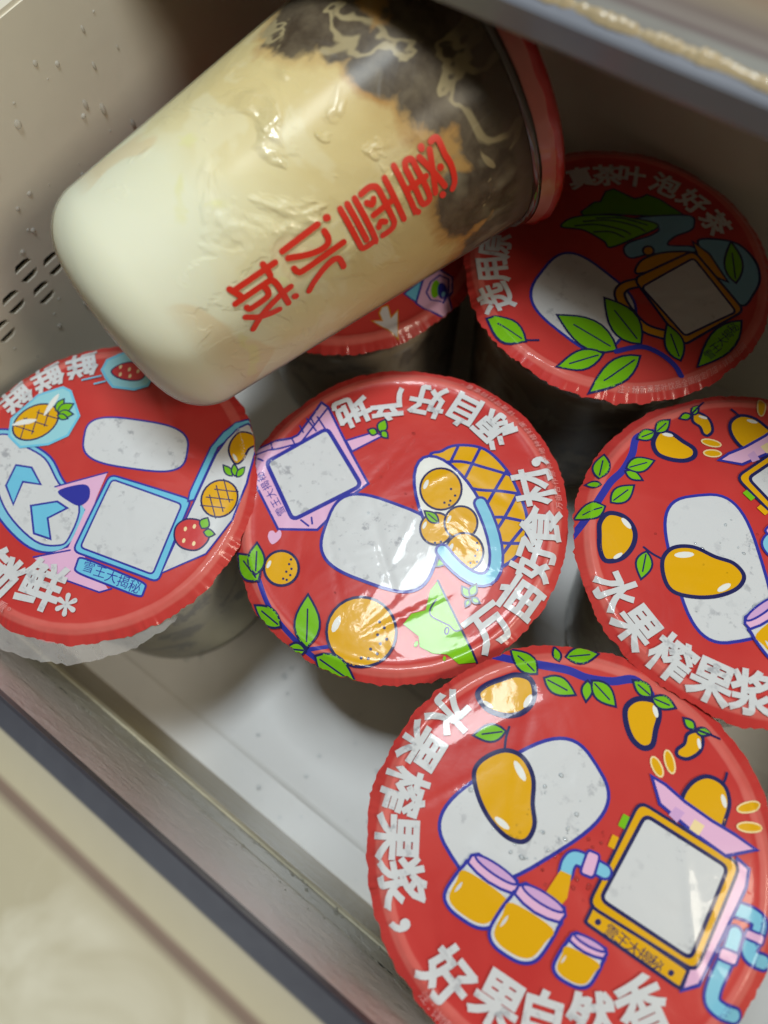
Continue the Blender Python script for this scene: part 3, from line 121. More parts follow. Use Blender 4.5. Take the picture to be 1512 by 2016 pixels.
  ('printed_orange',[('p','gold',0,[(25.85,4.11),(26.4,3.05),(26.71,1.9),(26.77,0.73),(26.58,-0.42),(26.14,-1.48),(25.47,-2.41),(24.62,-3.16),(23.62,-3.69),(22.52,-3.97),(21.37,-4.0),(20.24,-3.76),(19.17,-3.27),(18.22,-2.56),(17.43,-1.65),(16.86,-0.59),(16.53,0.57),(16.46,1.76),(16.65,2.93),(17.09,4.01),(17.76,4.96),(18.63,5.71),(19.66,6.24),(20.78,6.52),(21.94,6.53),(23.08,6.27),(24.15,5.76),(25.09,5.03)]),('l','navy',0.61,0,1,[(25.85,4.11),(26.4,3.05),(26.71,1.9),(26.77,0.73),(26.58,-0.42),(26.14,-1.48),(25.47,-2.41),(24.62,-3.16),(23.62,-3.69),(22.52,-3.97),(21.37,-4.0),(20.24,-3.76),(19.17,-3.27),(18.22,-2.56),(17.43,-1.65),(16.86,-0.59),(16.53,0.57),(16.46,1.76),(16.65,2.93),(17.09,4.01),(17.76,4.96),(18.63,5.71),(19.66,6.24),(20.78,6.52),(21.94,6.53),(23.08,6.27),(24.15,5.76),(25.09,5.03)]),('p','pale',0,[(17.71,1.45),(18.06,1.24),(18.36,0.61),(18.51,-0.2),(18.45,-0.88),(18.19,-1.17),(17.85,-0.97),(17.54,-0.34),(17.39,0.47),(17.45,1.16)]),('p','navy',0,[(23.31,5.46),(23.37,5.18),(23.23,4.95),(22.96,4.9),(22.73,5.06),(22.67,5.34),(22.82,5.57),(23.08,5.62)]),('p','navy',0,[(24.53,3.86),(24.59,3.58),(24.45,3.35),(24.19,3.3),(23.96,3.46),(23.9,3.74),(24.04,3.96),(24.31,4.01)]),('p','navy',0,[(24.94,2.11),(25.0,1.84),(24.85,1.61),(24.59,1.56),(24.36,1.72),(24.3,1.99),(24.44,2.22),(24.71,2.27)]),('p','navy',0,[(25.0,-0.26),(25.06,-0.53),(24.91,-0.76),(24.65,-0.81),(24.42,-0.65),(24.36,-0.38),(24.51,-0.15),(24.77,-0.1)]),('p','navy',0,[(26.27,1.02),(26.33,0.75),(26.19,0.52),(25.93,0.47),(25.7,0.62),(25.64,0.89),(25.78,1.12),(26.05,1.17)])]),
  ('printed_leaf',[('p','green',0,[(11.08,4.15),(10.47,4.93),(9.84,5.44),(9.2,5.73),(8.55,5.82),(7.88,5.73),(7.2,5.5),(6.52,5.17),(5.83,4.8),(6.47,4.27),(7.1,3.78),(7.74,3.38),(8.38,3.13),(9.04,3.06),(9.7,3.19),(10.38,3.54)]),('l','navy',0.48,0,1,[(11.08,4.15),(10.47,4.93),(9.84,5.44),(9.2,5.73),(8.55,5.82),(7.88,5.73),(7.2,5.5),(6.52,5.17),(5.83,4.8),(6.47,4.27),(7.1,3.78),(7.74,3.38),(8.38,3.13),(9.04,3.06),(9.7,3.19),(10.38,3.54)]),('l','navy',0.36,1,0,[(10.45,4.23),(8.73,4.44),(7.31,4.62)])]),
  ('printed_leaf',[('p','green',0,[(18.46,-3.14),(17.84,-3.41),(17.43,-3.75),(17.18,-4.12),(17.07,-4.54),(17.1,-5.0),(17.24,-5.48),(17.44,-5.98),(17.67,-6.49),(18.1,-6.17),(18.5,-5.83),(18.83,-5.47),(19.06,-5.09),(19.15,-4.67),(19.09,-4.21),(18.87,-3.7)]),('l','navy',0.48,0,1,[(18.46,-3.14),(17.84,-3.41),(17.43,-3.75),(17.18,-4.12),(17.07,-4.54),(17.1,-5.0),(17.24,-5.48),(17.44,-5.98),(17.67,-6.49),(18.1,-6.17),(18.5,-5.83),(18.83,-5.47),(19.06,-5.09),(19.15,-4.67),(19.09,-4.21),(18.87,-3.7)])]),
  ('printed_basket_rim',[('l','blue',4.22,0,0,[(17.45,15.35),(20.42,13.49),(23.16,11.49),(25.59,9.41),(27.65,7.32),(29.28,5.27),(30.44,3.32),(31.1,1.53),(31.25,-0.06),(30.9,-1.41),(30.04,-2.47),(28.71,-3.23),(26.93,-3.65),(24.77,-3.72),(22.26,-3.45),(19.48,-2.82),(16.51,-1.87)]),('l','sky',2.72,0,0,[(17.45,15.35),(20.42,13.49),(23.16,11.49),(25.59,9.41),(27.65,7.32),(29.28,5.27),(30.44,3.32),(31.1,1.53),(31.25,-0.06),(30.9,-1.41),(30.04,-2.47),(28.71,-3.23),(26.93,-3.65),(24.77,-3.72),(22.26,-3.45),(19.48,-2.82),(16.51,-1.87)])]),
  ('printed_crate',[('p','lime',0,[(20.29,-9.48),(26.44,-13.08),(40.77,-21.35),(37.26,-24.58),(33.41,-24.33),(30.27,-26.25),(26.52,-26.79),(24.66,-24.69),(19.52,-24.47),(19.67,-20.9),(22.21,-17.96),(20.11,-12.77)]),('l','navy',0.48,1,0,[(22.88,-13.99),(23.05,-16.99),(24.4,-18.37),(28.28,-17.96),(29.65,-17.77),(31.69,-18.02),(32.91,-16.86)]),('l','navy',0.61,0,0,[(20.29,-9.48),(40.77,-21.35)]),('l','navy',0.41,0,1,[(30.37,-19.05),(30.51,-19.58),(30.43,-20.0),(30.15,-20.13),(29.79,-19.92),(29.47,-19.46),(29.33,-18.92),(29.41,-18.51),(29.69,-18.38),(30.05,-18.59)]),('p','lime',0,[(25.83,-26.67),(25.78,-27.19),(25.56,-27.52),(25.25,-27.55),(24.98,-27.26),(24.84,-26.76),(24.89,-26.25),(25.11,-25.91),(25.41,-25.89),(25.69,-26.18)]),('p','lime',0,[(33.88,-25.34),(34.03,-25.71),(34.0,-26.03),(33.78,-26.18),(33.47,-26.11),(33.18,-25.83),(33.03,-25.46),(33.06,-25.14),(33.28,-24.98),(33.59,-25.06)])]),
  ('printed_orange',[('p','gold',0,[(19.25,-27.2),(20.26,-28.99),(20.84,-30.96),(20.96,-32.99),(20.62,-34.99),(19.84,-36.86),(18.65,-38.52),(17.12,-39.88),(15.31,-40.88),(13.31,-41.48),(11.22,-41.63),(9.13,-41.33),(7.16,-40.59),(5.4,-39.44),(3.93,-37.93),(2.85,-36.14),(2.2,-34.16),(2.03,-32.08),(2.35,-30.01),(3.14,-28.07),(4.36,-26.35),(5.96,-24.95),(7.84,-23.94),(9.9,-23.37),(12.05,-23.27),(14.15,-23.63),(16.12,-24.44),(17.84,-25.65)]),('l','navy',0.75,0,1,[(19.25,-27.2),(20.26,-28.99),(20.84,-30.96),(20.96,-32.99),(20.62,-34.99),(19.84,-36.86),(18.65,-38.52),(17.12,-39.88),(15.31,-40.88),(13.31,-41.48),(11.22,-41.63),(9.13,-41.33),(7.16,-40.59),(5.4,-39.44),(3.93,-37.93),(2.85,-36.14),(2.2,-34.16),(2.03,-32.08),(2.35,-30.01),(3.14,-28.07),(4.36,-26.35),(5.96,-24.95),(7.84,-23.94),(9.9,-23.37),(12.05,-23.27),(14.15,-23.63),(16.12,-24.44),(17.84,-25.65)]),('p','pale',0,[(4.36,-32.5),(5.01,-32.84),(5.59,-33.91),(5.88,-35.31),(5.78,-36.5),(5.32,-37.04),(4.67,-36.71),(4.09,-35.65),(3.79,-34.24),(3.89,-33.04)]),('p','navy',0,[(14.36,-27.31),(14.44,-27.64),(14.26,-27.93),(13.92,-28.0),(13.63,-27.82),(13.55,-27.49),(13.73,-27.2),(14.07,-27.13)]),('p','navy',0,[(16.33,-27.86),(16.41,-28.19),(16.23,-28.48),(15.89,-28.55),(15.6,-28.37),(15.52,-28.04),(15.7,-27.76),(16.03,-27.68)]),('p','navy',0,[(16.0,-30.39),(16.08,-30.72),(15.9,-31.0),(15.56,-31.08),(15.27,-30.9),(15.19,-30.57),(15.37,-30.29),(15.71,-30.21)]),('p','navy',0,[(18.61,-29.93),(18.69,-30.26),(18.51,-30.54),(18.18,-30.62),(17.88,-30.44),(17.81,-30.11),(17.99,-29.83),(18.32,-29.75)]),('p','navy',0,[(17.93,-31.85),(18.01,-32.18),(17.83,-32.47),(17.49,-32.54),(17.2,-32.37),(17.12,-32.04),(17.3,-31.75),(17.64,-31.68)]),('p','navy',0,[(16.68,-34.48),(16.76,-34.8),(16.58,-35.09),(16.24,-35.16),(15.95,-34.99),(15.87,-34.66),(16.05,-34.38),(16.39,-34.3)]),('p','navy',0,[(18.84,-34.46),(18.91,-34.79),(18.73,-35.07),(18.4,-35.15),(18.11,-34.97),(18.04,-34.65),(18.22,-34.37),(18.55,-34.29)]),('p','navy',0,[(17.63,-36.82),(17.71,-37.14),(17.53,-37.42),(17.2,-37.5),(16.91,-37.33),(16.83,-37.01),(17.01,-36.72),(17.35,-36.64)]),('p','navy',0,[(16.03,-37.8),(16.11,-38.12),(15.93,-38.4),(15.6,-38.48),(15.31,-38.31),(15.23,-37.99),(15.41,-37.7),(15.74,-37.63)])]),
  ('printed_leaf',[('p','green',0,[(2.1,-44.37),(2.53,-41.96),(2.38,-39.92),(1.77,-38.17),(0.72,-36.7),(-0.72,-35.47),(-2.48,-34.44),(-4.46,-33.53),(-6.55,-32.67),(-6.43,-34.81),(-6.22,-36.87),(-5.81,-38.79),(-5.08,-40.5),(-3.98,-41.94),(-2.44,-43.09),(-0.45,-43.93)]),('l','navy',0.61,0,1,[(2.1,-44.37),(2.53,-41.96),(2.38,-39.92),(1.77,-38.17),(0.72,-36.7),(-0.72,-35.47),(-2.48,-34.44),(-4.46,-33.53),(-6.55,-32.67),(-6.43,-34.81),(-6.22,-36.87),(-5.81,-38.79),(-5.08,-40.5),(-3.98,-41.94),(-2.44,-43.09),(-0.45,-43.93)]),('l','navy',0.46,1,0,[(1.08,-43.0),(-1.74,-39.18),(-4.09,-36.01)])]),
  ('printed_leaf',[('p','green',0,[(-20.3,-37.66),(-21.18,-35.83),(-22.24,-34.56),(-23.43,-33.74),(-24.76,-33.35),(-26.2,-33.35),(-27.73,-33.64),(-29.33,-34.15),(-30.96,-34.74),(-29.88,-36.08),(-28.78,-37.32),(-27.63,-38.35),(-26.4,-39.07),(-25.06,-39.41),(-23.61,-39.31),(-22.03,-38.77)]),('l','navy',0.61,0,1,[(-20.3,-37.66),(-21.18,-35.83),(-22.24,-34.56),(-23.43,-33.74),(-24.76,-33.35),(-26.2,-33.35),(-27.73,-33.64),(-29.33,-34.15),(-30.96,-34.74),(-29.88,-36.08),(-28.78,-37.32),(-27.63,-38.35),(-26.4,-39.07),(-25.06,-39.41),(-23.61,-39.31),(-22.03,-38.77)]),('l','navy',0.46,1,0,[(-21.55,-37.32),(-25.05,-36.36),(-27.93,-35.57)])]),
  ('printed_leaf',[('p','green',0,[(-22.12,-36.71),(-21.79,-35.14),(-21.86,-33.81),(-22.26,-32.69),(-22.95,-31.75),(-23.92,-30.97),(-25.11,-30.33),(-26.45,-29.78),(-27.85,-29.26),(-27.81,-30.64),(-27.7,-31.96),(-27.44,-33.2),(-26.98,-34.29),(-26.24,-35.21),(-25.21,-35.93),(-23.86,-36.45)]),('l','navy',0.61,0,1,[(-22.12,-36.71),(-21.79,-35.14),(-21.86,-33.81),(-22.26,-32.69),(-22.95,-31.75),(-23.92,-30.97),(-25.11,-30.33),(-26.45,-29.78),(-27.85,-29.26),(-27.81,-30.64),(-27.7,-31.96),(-27.44,-33.2),(-26.98,-34.29),(-26.24,-35.21),(-25.21,-35.93),(-23.86,-36.45)]),('l','navy',0.46,1,0,[(-22.8,-35.83),(-24.68,-33.39),(-26.23,-31.37)])]),
  ('printed_leaf',[('p','green',0,[(-7.25,-43.98),(-8.46,-42.76),(-9.71,-41.99),(-10.97,-41.56),(-12.26,-41.48),(-13.56,-41.71),(-14.87,-42.17),(-16.2,-42.79),(-17.53,-43.49),(-16.25,-44.31),(-14.98,-45.06),(-13.71,-45.64),(-12.44,-45.98),(-11.16,-46.03),(-9.87,-45.73),(-8.57,-45.08)]),('l','navy',0.61,0,1,[(-7.25,-43.98),(-8.46,-42.76),(-9.71,-41.99),(-10.97,-41.56),(-12.26,-41.48),(-13.56,-41.71),(-14.87,-42.17),(-16.2,-42.79),(-17.53,-43.49),(-16.25,-44.31),(-14.98,-45.06),(-13.71,-45.64),(-12.44,-45.98),(-11.16,-46.03),(-9.87,-45.73),(-8.57,-45.08)]),('l','navy',0.46,1,0,[(-8.47,-43.92),(-11.84,-43.76),(-14.62,-43.63)])]),
  ('printed_leaf',[('p','green',0,[(2.22,-45.05),(1.12,-44.63),(0.18,-44.5),(-0.62,-44.61),(-1.29,-44.94),(-1.85,-45.48),(-2.31,-46.17),(-2.72,-46.96),(-3.09,-47.8),(-2.13,-47.95),(-1.2,-48.05),(-0.34,-48.05),(0.43,-47.89),(1.09,-47.54),(1.61,-46.96),(2.0,-46.15)]),('l','navy',0.61,0,1,[(2.22,-45.05),(1.12,-44.63),(0.18,-44.5),(-0.62,-44.61),(-1.29,-44.94),(-1.85,-45.48),(-2.31,-46.17),(-2.72,-46.96),(-3.09,-47.8),(-2.13,-47.95),(-1.2,-48.05),(-0.34,-48.05),(0.43,-47.89),(1.09,-47.54),(1.61,-46.96),(2.0,-46.15)]),('l','navy',0.46,1,0,[(1.59,-45.38),(-0.16,-46.28),(-1.6,-47.03)])]),
  ('printed_leaf',[('p','green',0,[(5.18,-44.71),(6.91,-46.35),(8.6,-47.32),(10.28,-47.77),(11.93,-47.74),(13.56,-47.27),(15.19,-46.46),(16.8,-45.43),(18.41,-44.3),(16.77,-43.27),(15.12,-42.33),(13.46,-41.62),(11.79,-41.24),(10.13,-41.31),(8.47,-41.87),(6.82,-42.96)]),('l','navy',0.61,0,1,[(5.18,-44.71),(6.91,-46.35),(8.6,-47.32),(10.28,-47.77),(11.93,-47.74),(13.56,-47.27),(15.19,-46.46),(16.8,-45.43),(18.41,-44.3),(16.77,-43.27),(15.12,-42.33),(13.46,-41.62),(11.79,-41.24),(10.13,-41.31),(8.47,-41.87),(6.82,-42.96)]),('l','navy',0.46,1,0,[(6.8,-44.66),(11.2,-44.52),(14.76,-44.41)])]),
  ('printed_leaf',[('p','green',0,[(29.71,-8.47),(29.51,-7.81),(29.23,-7.35),(28.89,-7.03),(28.5,-6.86),(28.06,-6.81),(27.58,-6.86),(27.07,-6.98),(26.55,-7.13),(26.83,-7.62),(27.11,-8.08),(27.42,-8.46),(27.77,-8.75),(28.17,-8.91),(28.62,-8.93),(29.13,-8.79)]),('l','navy',0.54,0,1,[(29.71,-8.47),(29.51,-7.81),(29.23,-7.35),(28.89,-7.03),(28.5,-6.86),(28.06,-6.81),(27.58,-6.86),(27.07,-6.98),(26.55,-7.13),(26.83,-7.62),(27.11,-8.08),(27.42,-8.46),(27.77,-8.75),(28.17,-8.91),(28.62,-8.93),(29.13,-8.79)])]),
  ('printed_leaf',[('p','green',0,[(29.79,-8.02),(30.26,-7.51),(30.52,-7.03),(30.62,-6.56),(30.56,-6.12),(30.37,-5.69),(30.06,-5.27),(29.69,-4.86),(29.28,-4.46),(29.0,-4.95),(28.75,-5.44),(28.58,-5.91),(28.51,-6.38),(28.58,-6.82),(28.81,-7.25),(29.2,-7.65)]),('l','navy',0.54,0,1,[(29.79,-8.02),(30.26,-7.51),(30.52,-7.03),(30.62,-6.56),(30.56,-6.12),(30.37,-5.69),(30.06,-5.27),(29.69,-4.86),(29.28,-4.46),(29.0,-4.95),(28.75,-5.44),(28.58,-5.91),(28.51,-6.38),(28.58,-6.82),(28.81,-7.25),(29.2,-7.65)])]),
  ('printed_leaf',[('p','green',0,[(30.4,-8.38),(30.75,-8.75),(31.08,-8.97),(31.41,-9.06),(31.72,-9.05),(32.02,-8.93),(32.32,-8.73),(32.61,-8.48),(32.9,-8.2),(32.56,-7.97),(32.23,-7.76),(31.91,-7.61),(31.59,-7.53),(31.28,-7.56),(30.97,-7.7),(30.68,-7.96)]),('l','navy',0.54,0,1,[(30.4,-8.38),(30.75,-8.75),(31.08,-8.97),(31.41,-9.06),(31.72,-9.05),(32.02,-8.93),(32.32,-8.73),(32.61,-8.48),(32.9,-8.2),(32.56,-7.97),(32.23,-7.76),(31.91,-7.61),(31.59,-7.53),(31.28,-7.56),(30.97,-7.7),(30.68,-7.96)])]),
  ('printed_leaf',[('p','green',0,[(30.07,-9.0),(29.79,-9.31),(29.64,-9.6),(29.58,-9.87),(29.61,-10.14),(29.73,-10.39),(29.91,-10.64),(30.13,-10.88),(30.37,-11.12),(30.54,-10.83),(30.69,-10.54),(30.79,-10.25),(30.83,-9.98),(30.79,-9.71),(30.66,-9.46),(30.43,-9.22)]),('l','navy',0.54,0,1,[(30.07,-9.0),(29.79,-9.31),(29.64,-9.6),(29.58,-9.87),(29.61,-10.14),(29.73,-10.39),(29.91,-10.64),(30.13,-10.88),(30.37,-11.12),(30.54,-10.83),(30.69,-10.54),(30.79,-10.25),(30.83,-9.98),(30.79,-9.71),(30.66,-9.46),(30.43,-9.22)])]),
  ('lettering',[('g','white','源',8.02,36.49,-192.4,10.08,0.036,1.0),('g','white','自',-2.53,36.69,-176.06,10.08,0.036,1.0),('g','white','好',-13.19,33.46,-158.48,10.08,0.036,1.0),('g','white','产',-22.36,26.11,-139.43,10.08,0.036,1.0),('g','white','地',-29.92,18.58,-121.84,10.08,0.036,1.0)]),
  ('lettering',[('g','white','万',38.46,-12.36,72.18,10.76,0.036,1.0),('g','white','亩',40.47,-0.85,88.8,10.76,0.036,1.0),('g','white','好',37.97,10.0,-255.25,10.76,0.036,1.0),('g','white','食',34.62,18.87,-241.41,10.76,0.036,1.0),('g','white','材',26.96,27.71,-224.2,10.76,0.036,1.0),('g','white','，',24.24,35.08,-214.64,10.76,0.036,1.0)]),
  ('small_print',[('g','faint','万',35.6,26.82,126.99,2.0,0.0,1.0),('g','faint','亩',34.07,28.74,130.15,2.0,0.0,1.0),('g','faint','合',32.44,30.57,133.3,2.0,0.0,1.0),('g','faint','作',30.7,32.31,136.46,2.0,0.0,1.0),('g','faint','原',28.88,33.95,139.61,2.0,0.0,1.0),('g','faint','料',26.97,35.49,142.77,2.0,0.0,1.0),('g','faint','产',24.97,36.92,145.92,2.0,0.0,1.0),('g','faint','地',22.91,38.23,149.07,2.0,0.0,1.0),('g','faint','种',20.77,39.44,152.23,2.0,0.0,1.0),('g','faint','植',18.57,40.52,155.38,2.0,0.0,1.0),('g','faint','好',16.31,41.48,158.54,2.0,0.0,1.0),('g','faint','果',14.0,42.31,161.69,2.0,0.0,1.0),('g','faint','，',11.65,43.02,164.85,2.0,0.0,1.0),('g','faint','详',9.27,43.6,168.0,2.0,0.0,1.0),('g','faint','情',6.85,44.04,171.15,2.0,0.0,1.0),('g','faint','可',4.42,44.35,174.31,2.0,0.0,1.0),('g','faint','扫',1.97,44.53,177.46,2.0,0.0,1.0),('g','faint','码',-0.48,44.57,180.62,2.0,0.0,1.0),('g','faint','查',-2.93,44.47,183.77,2.0,0.0,1.0),('g','faint','看',-5.37,44.24,186.93,2.0,0.0,1.0),('g','faint','。',-7.8,43.88,190.08,2.0,0.0,1.0)]),
 ],
 'C':[
  ('printed_hill',[('p','moss',0,[(-19.25,9.82),(-17.96,15.75),(-16.43,17.09),(-17.26,21.85),(-15.77,24.24),(-8.45,24.66),(-6.97,26.39),(-6.05,28.58),(-1.87,29.29),(6.93,28.32),(0.36,22.44),(-5.62,18.26),(-11.73,14.29),(-17.86,9.05)]),('l','navy',0.51,0,1,[(-19.25,9.82),(-17.96,15.75),(-16.43,17.09),(-17.26,21.85),(-15.77,24.24),(-8.45,24.66),(-6.97,26.39),(-6.05,28.58),(-1.87,29.29),(6.93,28.32),(0.36,22.44),(-5.62,18.26),(-11.73,14.29),(-17.86,9.05)])]),
  ('printed_river',[('p','river',1,[(-5.24,16.24),(0.82,22.99),(9.13,29.1),(11.82,26.38),(11.62,23.65),(9.01,18.86),(9.0,14.78),(14.94,18.74),(16.53,17.09),(6.52,8.53),(2.34,3.46),(-0.77,4.37),(-1.25,7.85),(2.95,15.01),(3.16,18.98)]),('l','navy',0.58,1,1,[(-5.24,16.24),(0.82,22.99),(9.13,29.1),(11.82,26.38),(11.62,23.65),(9.01,18.86),(9.0,14.78),(14.94,18.74),(16.53,17.09),(6.52,8.53),(2.34,3.46),(-0.77,4.37),(-1.25,7.85),(2.95,15.01),(3.16,18.98)])]),
  ('printed_terrace',[('p','green',1,[(-21.3,1.31),(-19.75,7.03),(-11.52,13.92),(-4.46,17.54),(1.6,19.91),(2.99,18.33),(0.09,12.1),(-4.65,3.33),(-7.73,4.11),(-14.94,4.13)]),('l','navy',0.58,1,1,[(-21.3,1.31),(-19.75,7.03),(-11.52,13.92),(-4.46,17.54),(1.6,19.91),(2.99,18.33),(0.09,12.1),(-4.65,3.33),(-7.73,4.11),(-14.94,4.13)]),('l','navy',0.51,1,0,[(-17.92,4.0),(-12.81,8.28),(-5.38,11.16),(-2.43,11.27)]),('l','navy',0.51,1,0,[(-16.65,7.01),(-10.46,12.09),(-3.01,14.96),(0.67,15.09)]),('l','navy',0.51,1,0,[(-14.09,10.46),(-7.67,15.18),(-0.02,17.68)]),('l','navy',0.51,1,0,[(-11.86,5.36),(-7.62,8.48),(-3.41,9.01)])]),
  ('blank_plaque',[('p','white',0,[(14.26,-21.84),(14.08,-25.46),(13.79,-27.33),(13.35,-28.78),(12.76,-29.95),(12.01,-30.9),(11.1,-31.66),(10.01,-32.25),(8.73,-32.66),(7.23,-32.9),(5.43,-32.95),(3.16,-32.8),(-1.16,-32.2),(-5.53,-31.45),(-7.86,-30.88),(-9.72,-30.24),(-11.28,-29.51),(-12.62,-28.67),(-13.76,-27.72),(-14.72,-26.63),(-15.5,-25.39),(-16.12,-23.98),(-16.57,-22.34),(-16.85,-20.3),(-16.99,-16.48),(-16.96,-12.65),(-16.73,-10.65),(-16.31,-9.09),(-15.72,-7.83),(-14.94,-6.81),(-13.97,-6.0),(-12.81,-5.39),(-11.44,-4.98),(-9.83,-4.76),(-7.91,-4.75),(-5.5,-4.98),(-0.97,-5.76),(3.5,-6.67),(5.84,-7.33),(7.69,-8.03),(9.22,-8.83),(10.51,-9.72),(11.6,-10.72),(12.49,-11.84),(13.2,-13.1),(13.73,-14.51),(14.1,-16.15),(14.29,-18.15)]),('l','blue',0.87,0,1,[(14.26,-21.84),(14.08,-25.46),(13.79,-27.33),(13.35,-28.78),(12.76,-29.95),(12.01,-30.9),(11.1,-31.66),(10.01,-32.25),(8.73,-32.66),(7.23,-32.9),(5.43,-32.95),(3.16,-32.8),(-1.16,-32.2),(-5.53,-31.45),(-7.86,-30.88),(-9.72,-30.24),(-11.28,-29.51),(-12.62,-28.67),(-13.76,-27.72),(-14.72,-26.63),(-15.5,-25.39),(-16.12,-23.98),(-16.57,-22.34),(-16.85,-20.3),(-16.99,-16.48),(-16.96,-12.65),(-16.73,-10.65),(-16.31,-9.09),(-15.72,-7.83),(-14.94,-6.81),(-13.97,-6.0),(-12.81,-5.39),(-11.44,-4.98),(-9.83,-4.76),(-7.91,-4.75),(-5.5,-4.98),(-0.97,-5.76),(3.5,-6.67),(5.84,-7.33),(7.69,-8.03),(9.22,-8.83),(10.51,-9.72),(11.6,-10.72),(12.49,-11.84),(13.2,-13.1),(13.73,-14.51),(14.1,-16.15),(14.29,-18.15)])]),
  ('printed_window',[('p','river',1,[(15.6,21.66),(19.55,25.58),(26.15,27.99),(33.07,25.25),(37.38,19.58),(38.25,13.49),(37.48,8.0),(30.39,9.62),(21.7,16.89)]),('l','navy',0.72,1,1,[(15.6,21.66),(19.55,25.58),(26.15,27.99),(33.07,25.25),(37.38,19.58),(38.25,13.49),(37.48,8.0),(30.39,9.62),(21.7,16.89)])]),
  ('printed_leaf',[('p','green',0,[(32.24,14.35),(32.24,16.99),(31.85,19.25),(31.13,21.21),(30.11,22.87),(28.81,24.27),(27.28,25.47),(25.61,26.53),(23.86,27.53),(24.25,25.16),(24.7,22.87),(25.3,20.75),(26.1,18.84),(27.16,17.22),(28.51,15.91),(30.18,14.93)]),('l','navy',0.65,0,1,[(32.24,14.35),(32.24,16.99),(31.85,19.25),(31.13,21.21),(30.11,22.87),(28.81,24.27),(27.28,25.47),(25.61,26.53),(23.86,27.53),(24.25,25.16),(24.7,22.87),(25.3,20.75),(26.1,18.84),(27.16,17.22),(28.51,15.91),(30.18,14.93)]),('l','navy',0.49,1,0,[(31.25,15.89),(28.52,20.2),(26.25,23.77)])]),
  ('printed_teapot',[('l','navy',3.76,1,0,[(8.67,-3.26),(5.99,-6.88),(6.24,-10.52),(11.11,-14.01),(18.08,-16.3),(24.82,-14.53)]),('l','amber',2.17,1,0,[(8.67,-3.26),(5.99,-6.88),(6.24,-10.52),(11.11,-14.01),(18.08,-16.3),(24.82,-14.53)]),('p','amber',1,[(6.4,-0.76),(5.14,3.73),(7.42,8.89),(11.29,13.24),(16.09,16.56),(15.96,12.68),(11.24,5.25)]),('l','navy',0.72,1,1,[(6.4,-0.76),(5.14,3.73),(7.42,8.89),(11.29,13.24),(16.09,16.56),(15.96,12.68),(11.24,5.25)]),('p','amber',0,[(6.55,9.95),(6.79,9.17),(6.71,8.35),(6.33,7.64),(5.72,7.2),(5.01,7.1),(4.33,7.37),(3.82,7.95),(3.57,8.73),(3.65,9.55),(4.03,10.26),(4.64,10.71),(5.35,10.81),(6.03,10.54)]),('l','navy',0.65,0,1,[(6.55,9.95),(6.79,9.17),(6.71,8.35),(6.33,7.64),(5.72,7.2),(5.01,7.1),(4.33,7.37),(3.82,7.95),(3.57,8.73),(3.65,9.55),(4.03,10.26),(4.64,10.71),(5.35,10.81),(6.03,10.54)]),('p','amber',0,[(14.36,20.54),(20.77,19.4),(30.1,13.26),(26.7,12.71),(19.61,15.36)]),('l','navy',0.72,0,1,[(14.36,20.54),(20.77,19.4),(30.1,13.26),(26.7,12.71),(19.61,15.36)]),('p','amber',0,[(9.1,-4.22),(8.11,-3.55),(7.53,-2.78),(7.37,-1.91),(7.63,-0.94),(15.26,15.57),(15.83,16.42),(16.57,16.86),(17.48,16.9),(18.55,16.54),(36.5,7.77),(37.4,7.17),(37.91,6.42),(38.03,5.53),(37.78,4.5),(30.79,-12.89),(30.28,-13.75),(29.59,-14.2),(28.73,-14.23),(27.69,-13.86)]),('l','navy',0.8,0,1,[(9.1,-4.22),(8.11,-3.55),(7.53,-2.78),(7.37,-1.91),(7.63,-0.94),(15.26,15.57),(15.83,16.42),(16.57,16.86),(17.48,16.9),(18.55,16.54),(36.5,7.77),(37.4,7.17),(37.91,6.42),(38.03,5.53),(37.78,4.5),(30.79,-12.89),(30.28,-13.75),(29.59,-14.2),(28.73,-14.23),(27.69,-13.86)]),('p','white',0,[(11.47,-4.85),(10.92,-4.53),(10.59,-4.11),(10.5,-3.6),(10.64,-2.98),(17.06,13.69),(17.38,14.25),(17.81,14.54),(18.35,14.57),(18.99,14.33),(35.67,5.51),(36.21,5.14),(36.51,4.7),(36.58,4.2),(36.41,3.63),(29.38,-10.72),(29.05,-11.19),(28.64,-11.45),(28.14,-11.51),(27.54,-11.35)]),('l','navy',0.72,0,1,[(11.47,-4.85),(10.92,-4.53),(10.59,-4.11),(10.5,-3.6),(10.64,-2.98),(17.06,13.69),(17.38,14.25),(17.81,14.54),(18.35,14.57),(18.99,14.33),(35.67,5.51),(36.21,5.14),(36.51,4.7),(36.58,4.2),(36.41,3.63),(29.38,-10.72),(29.05,-11.19),(28.64,-11.45),(28.14,-11.51),(27.54,-11.35)])]),
  ('printed_leaf',[('p','green',0,[(15.39,-27.77),(12.65,-25.31),(9.98,-23.79),(7.35,-23.02),(4.78,-22.97),(2.27,-23.57),(-0.2,-24.69),(-2.63,-26.15),(-5.05,-27.76),(-2.27,-29.37),(0.47,-30.81),(3.15,-31.9),(5.76,-32.49),(8.28,-32.45),(10.73,-31.7),(13.1,-30.21)]),('l','navy',0.65,0,1,[(15.39,-27.77),(12.65,-25.31),(9.98,-23.79),(7.35,-23.02),(4.78,-22.97),(2.27,-23.57),(-0.2,-24.69),(-2.63,-26.15),(-5.05,-27.76),(-2.27,-29.37),(0.47,-30.81),(3.15,-31.9),(5.76,-32.49),(8.28,-32.45),(10.73,-31.7),(13.1,-30.21)]),('l','navy',0.49,1,0,[(12.98,-27.77),(6.29,-27.76),(0.76,-27.76)])]),
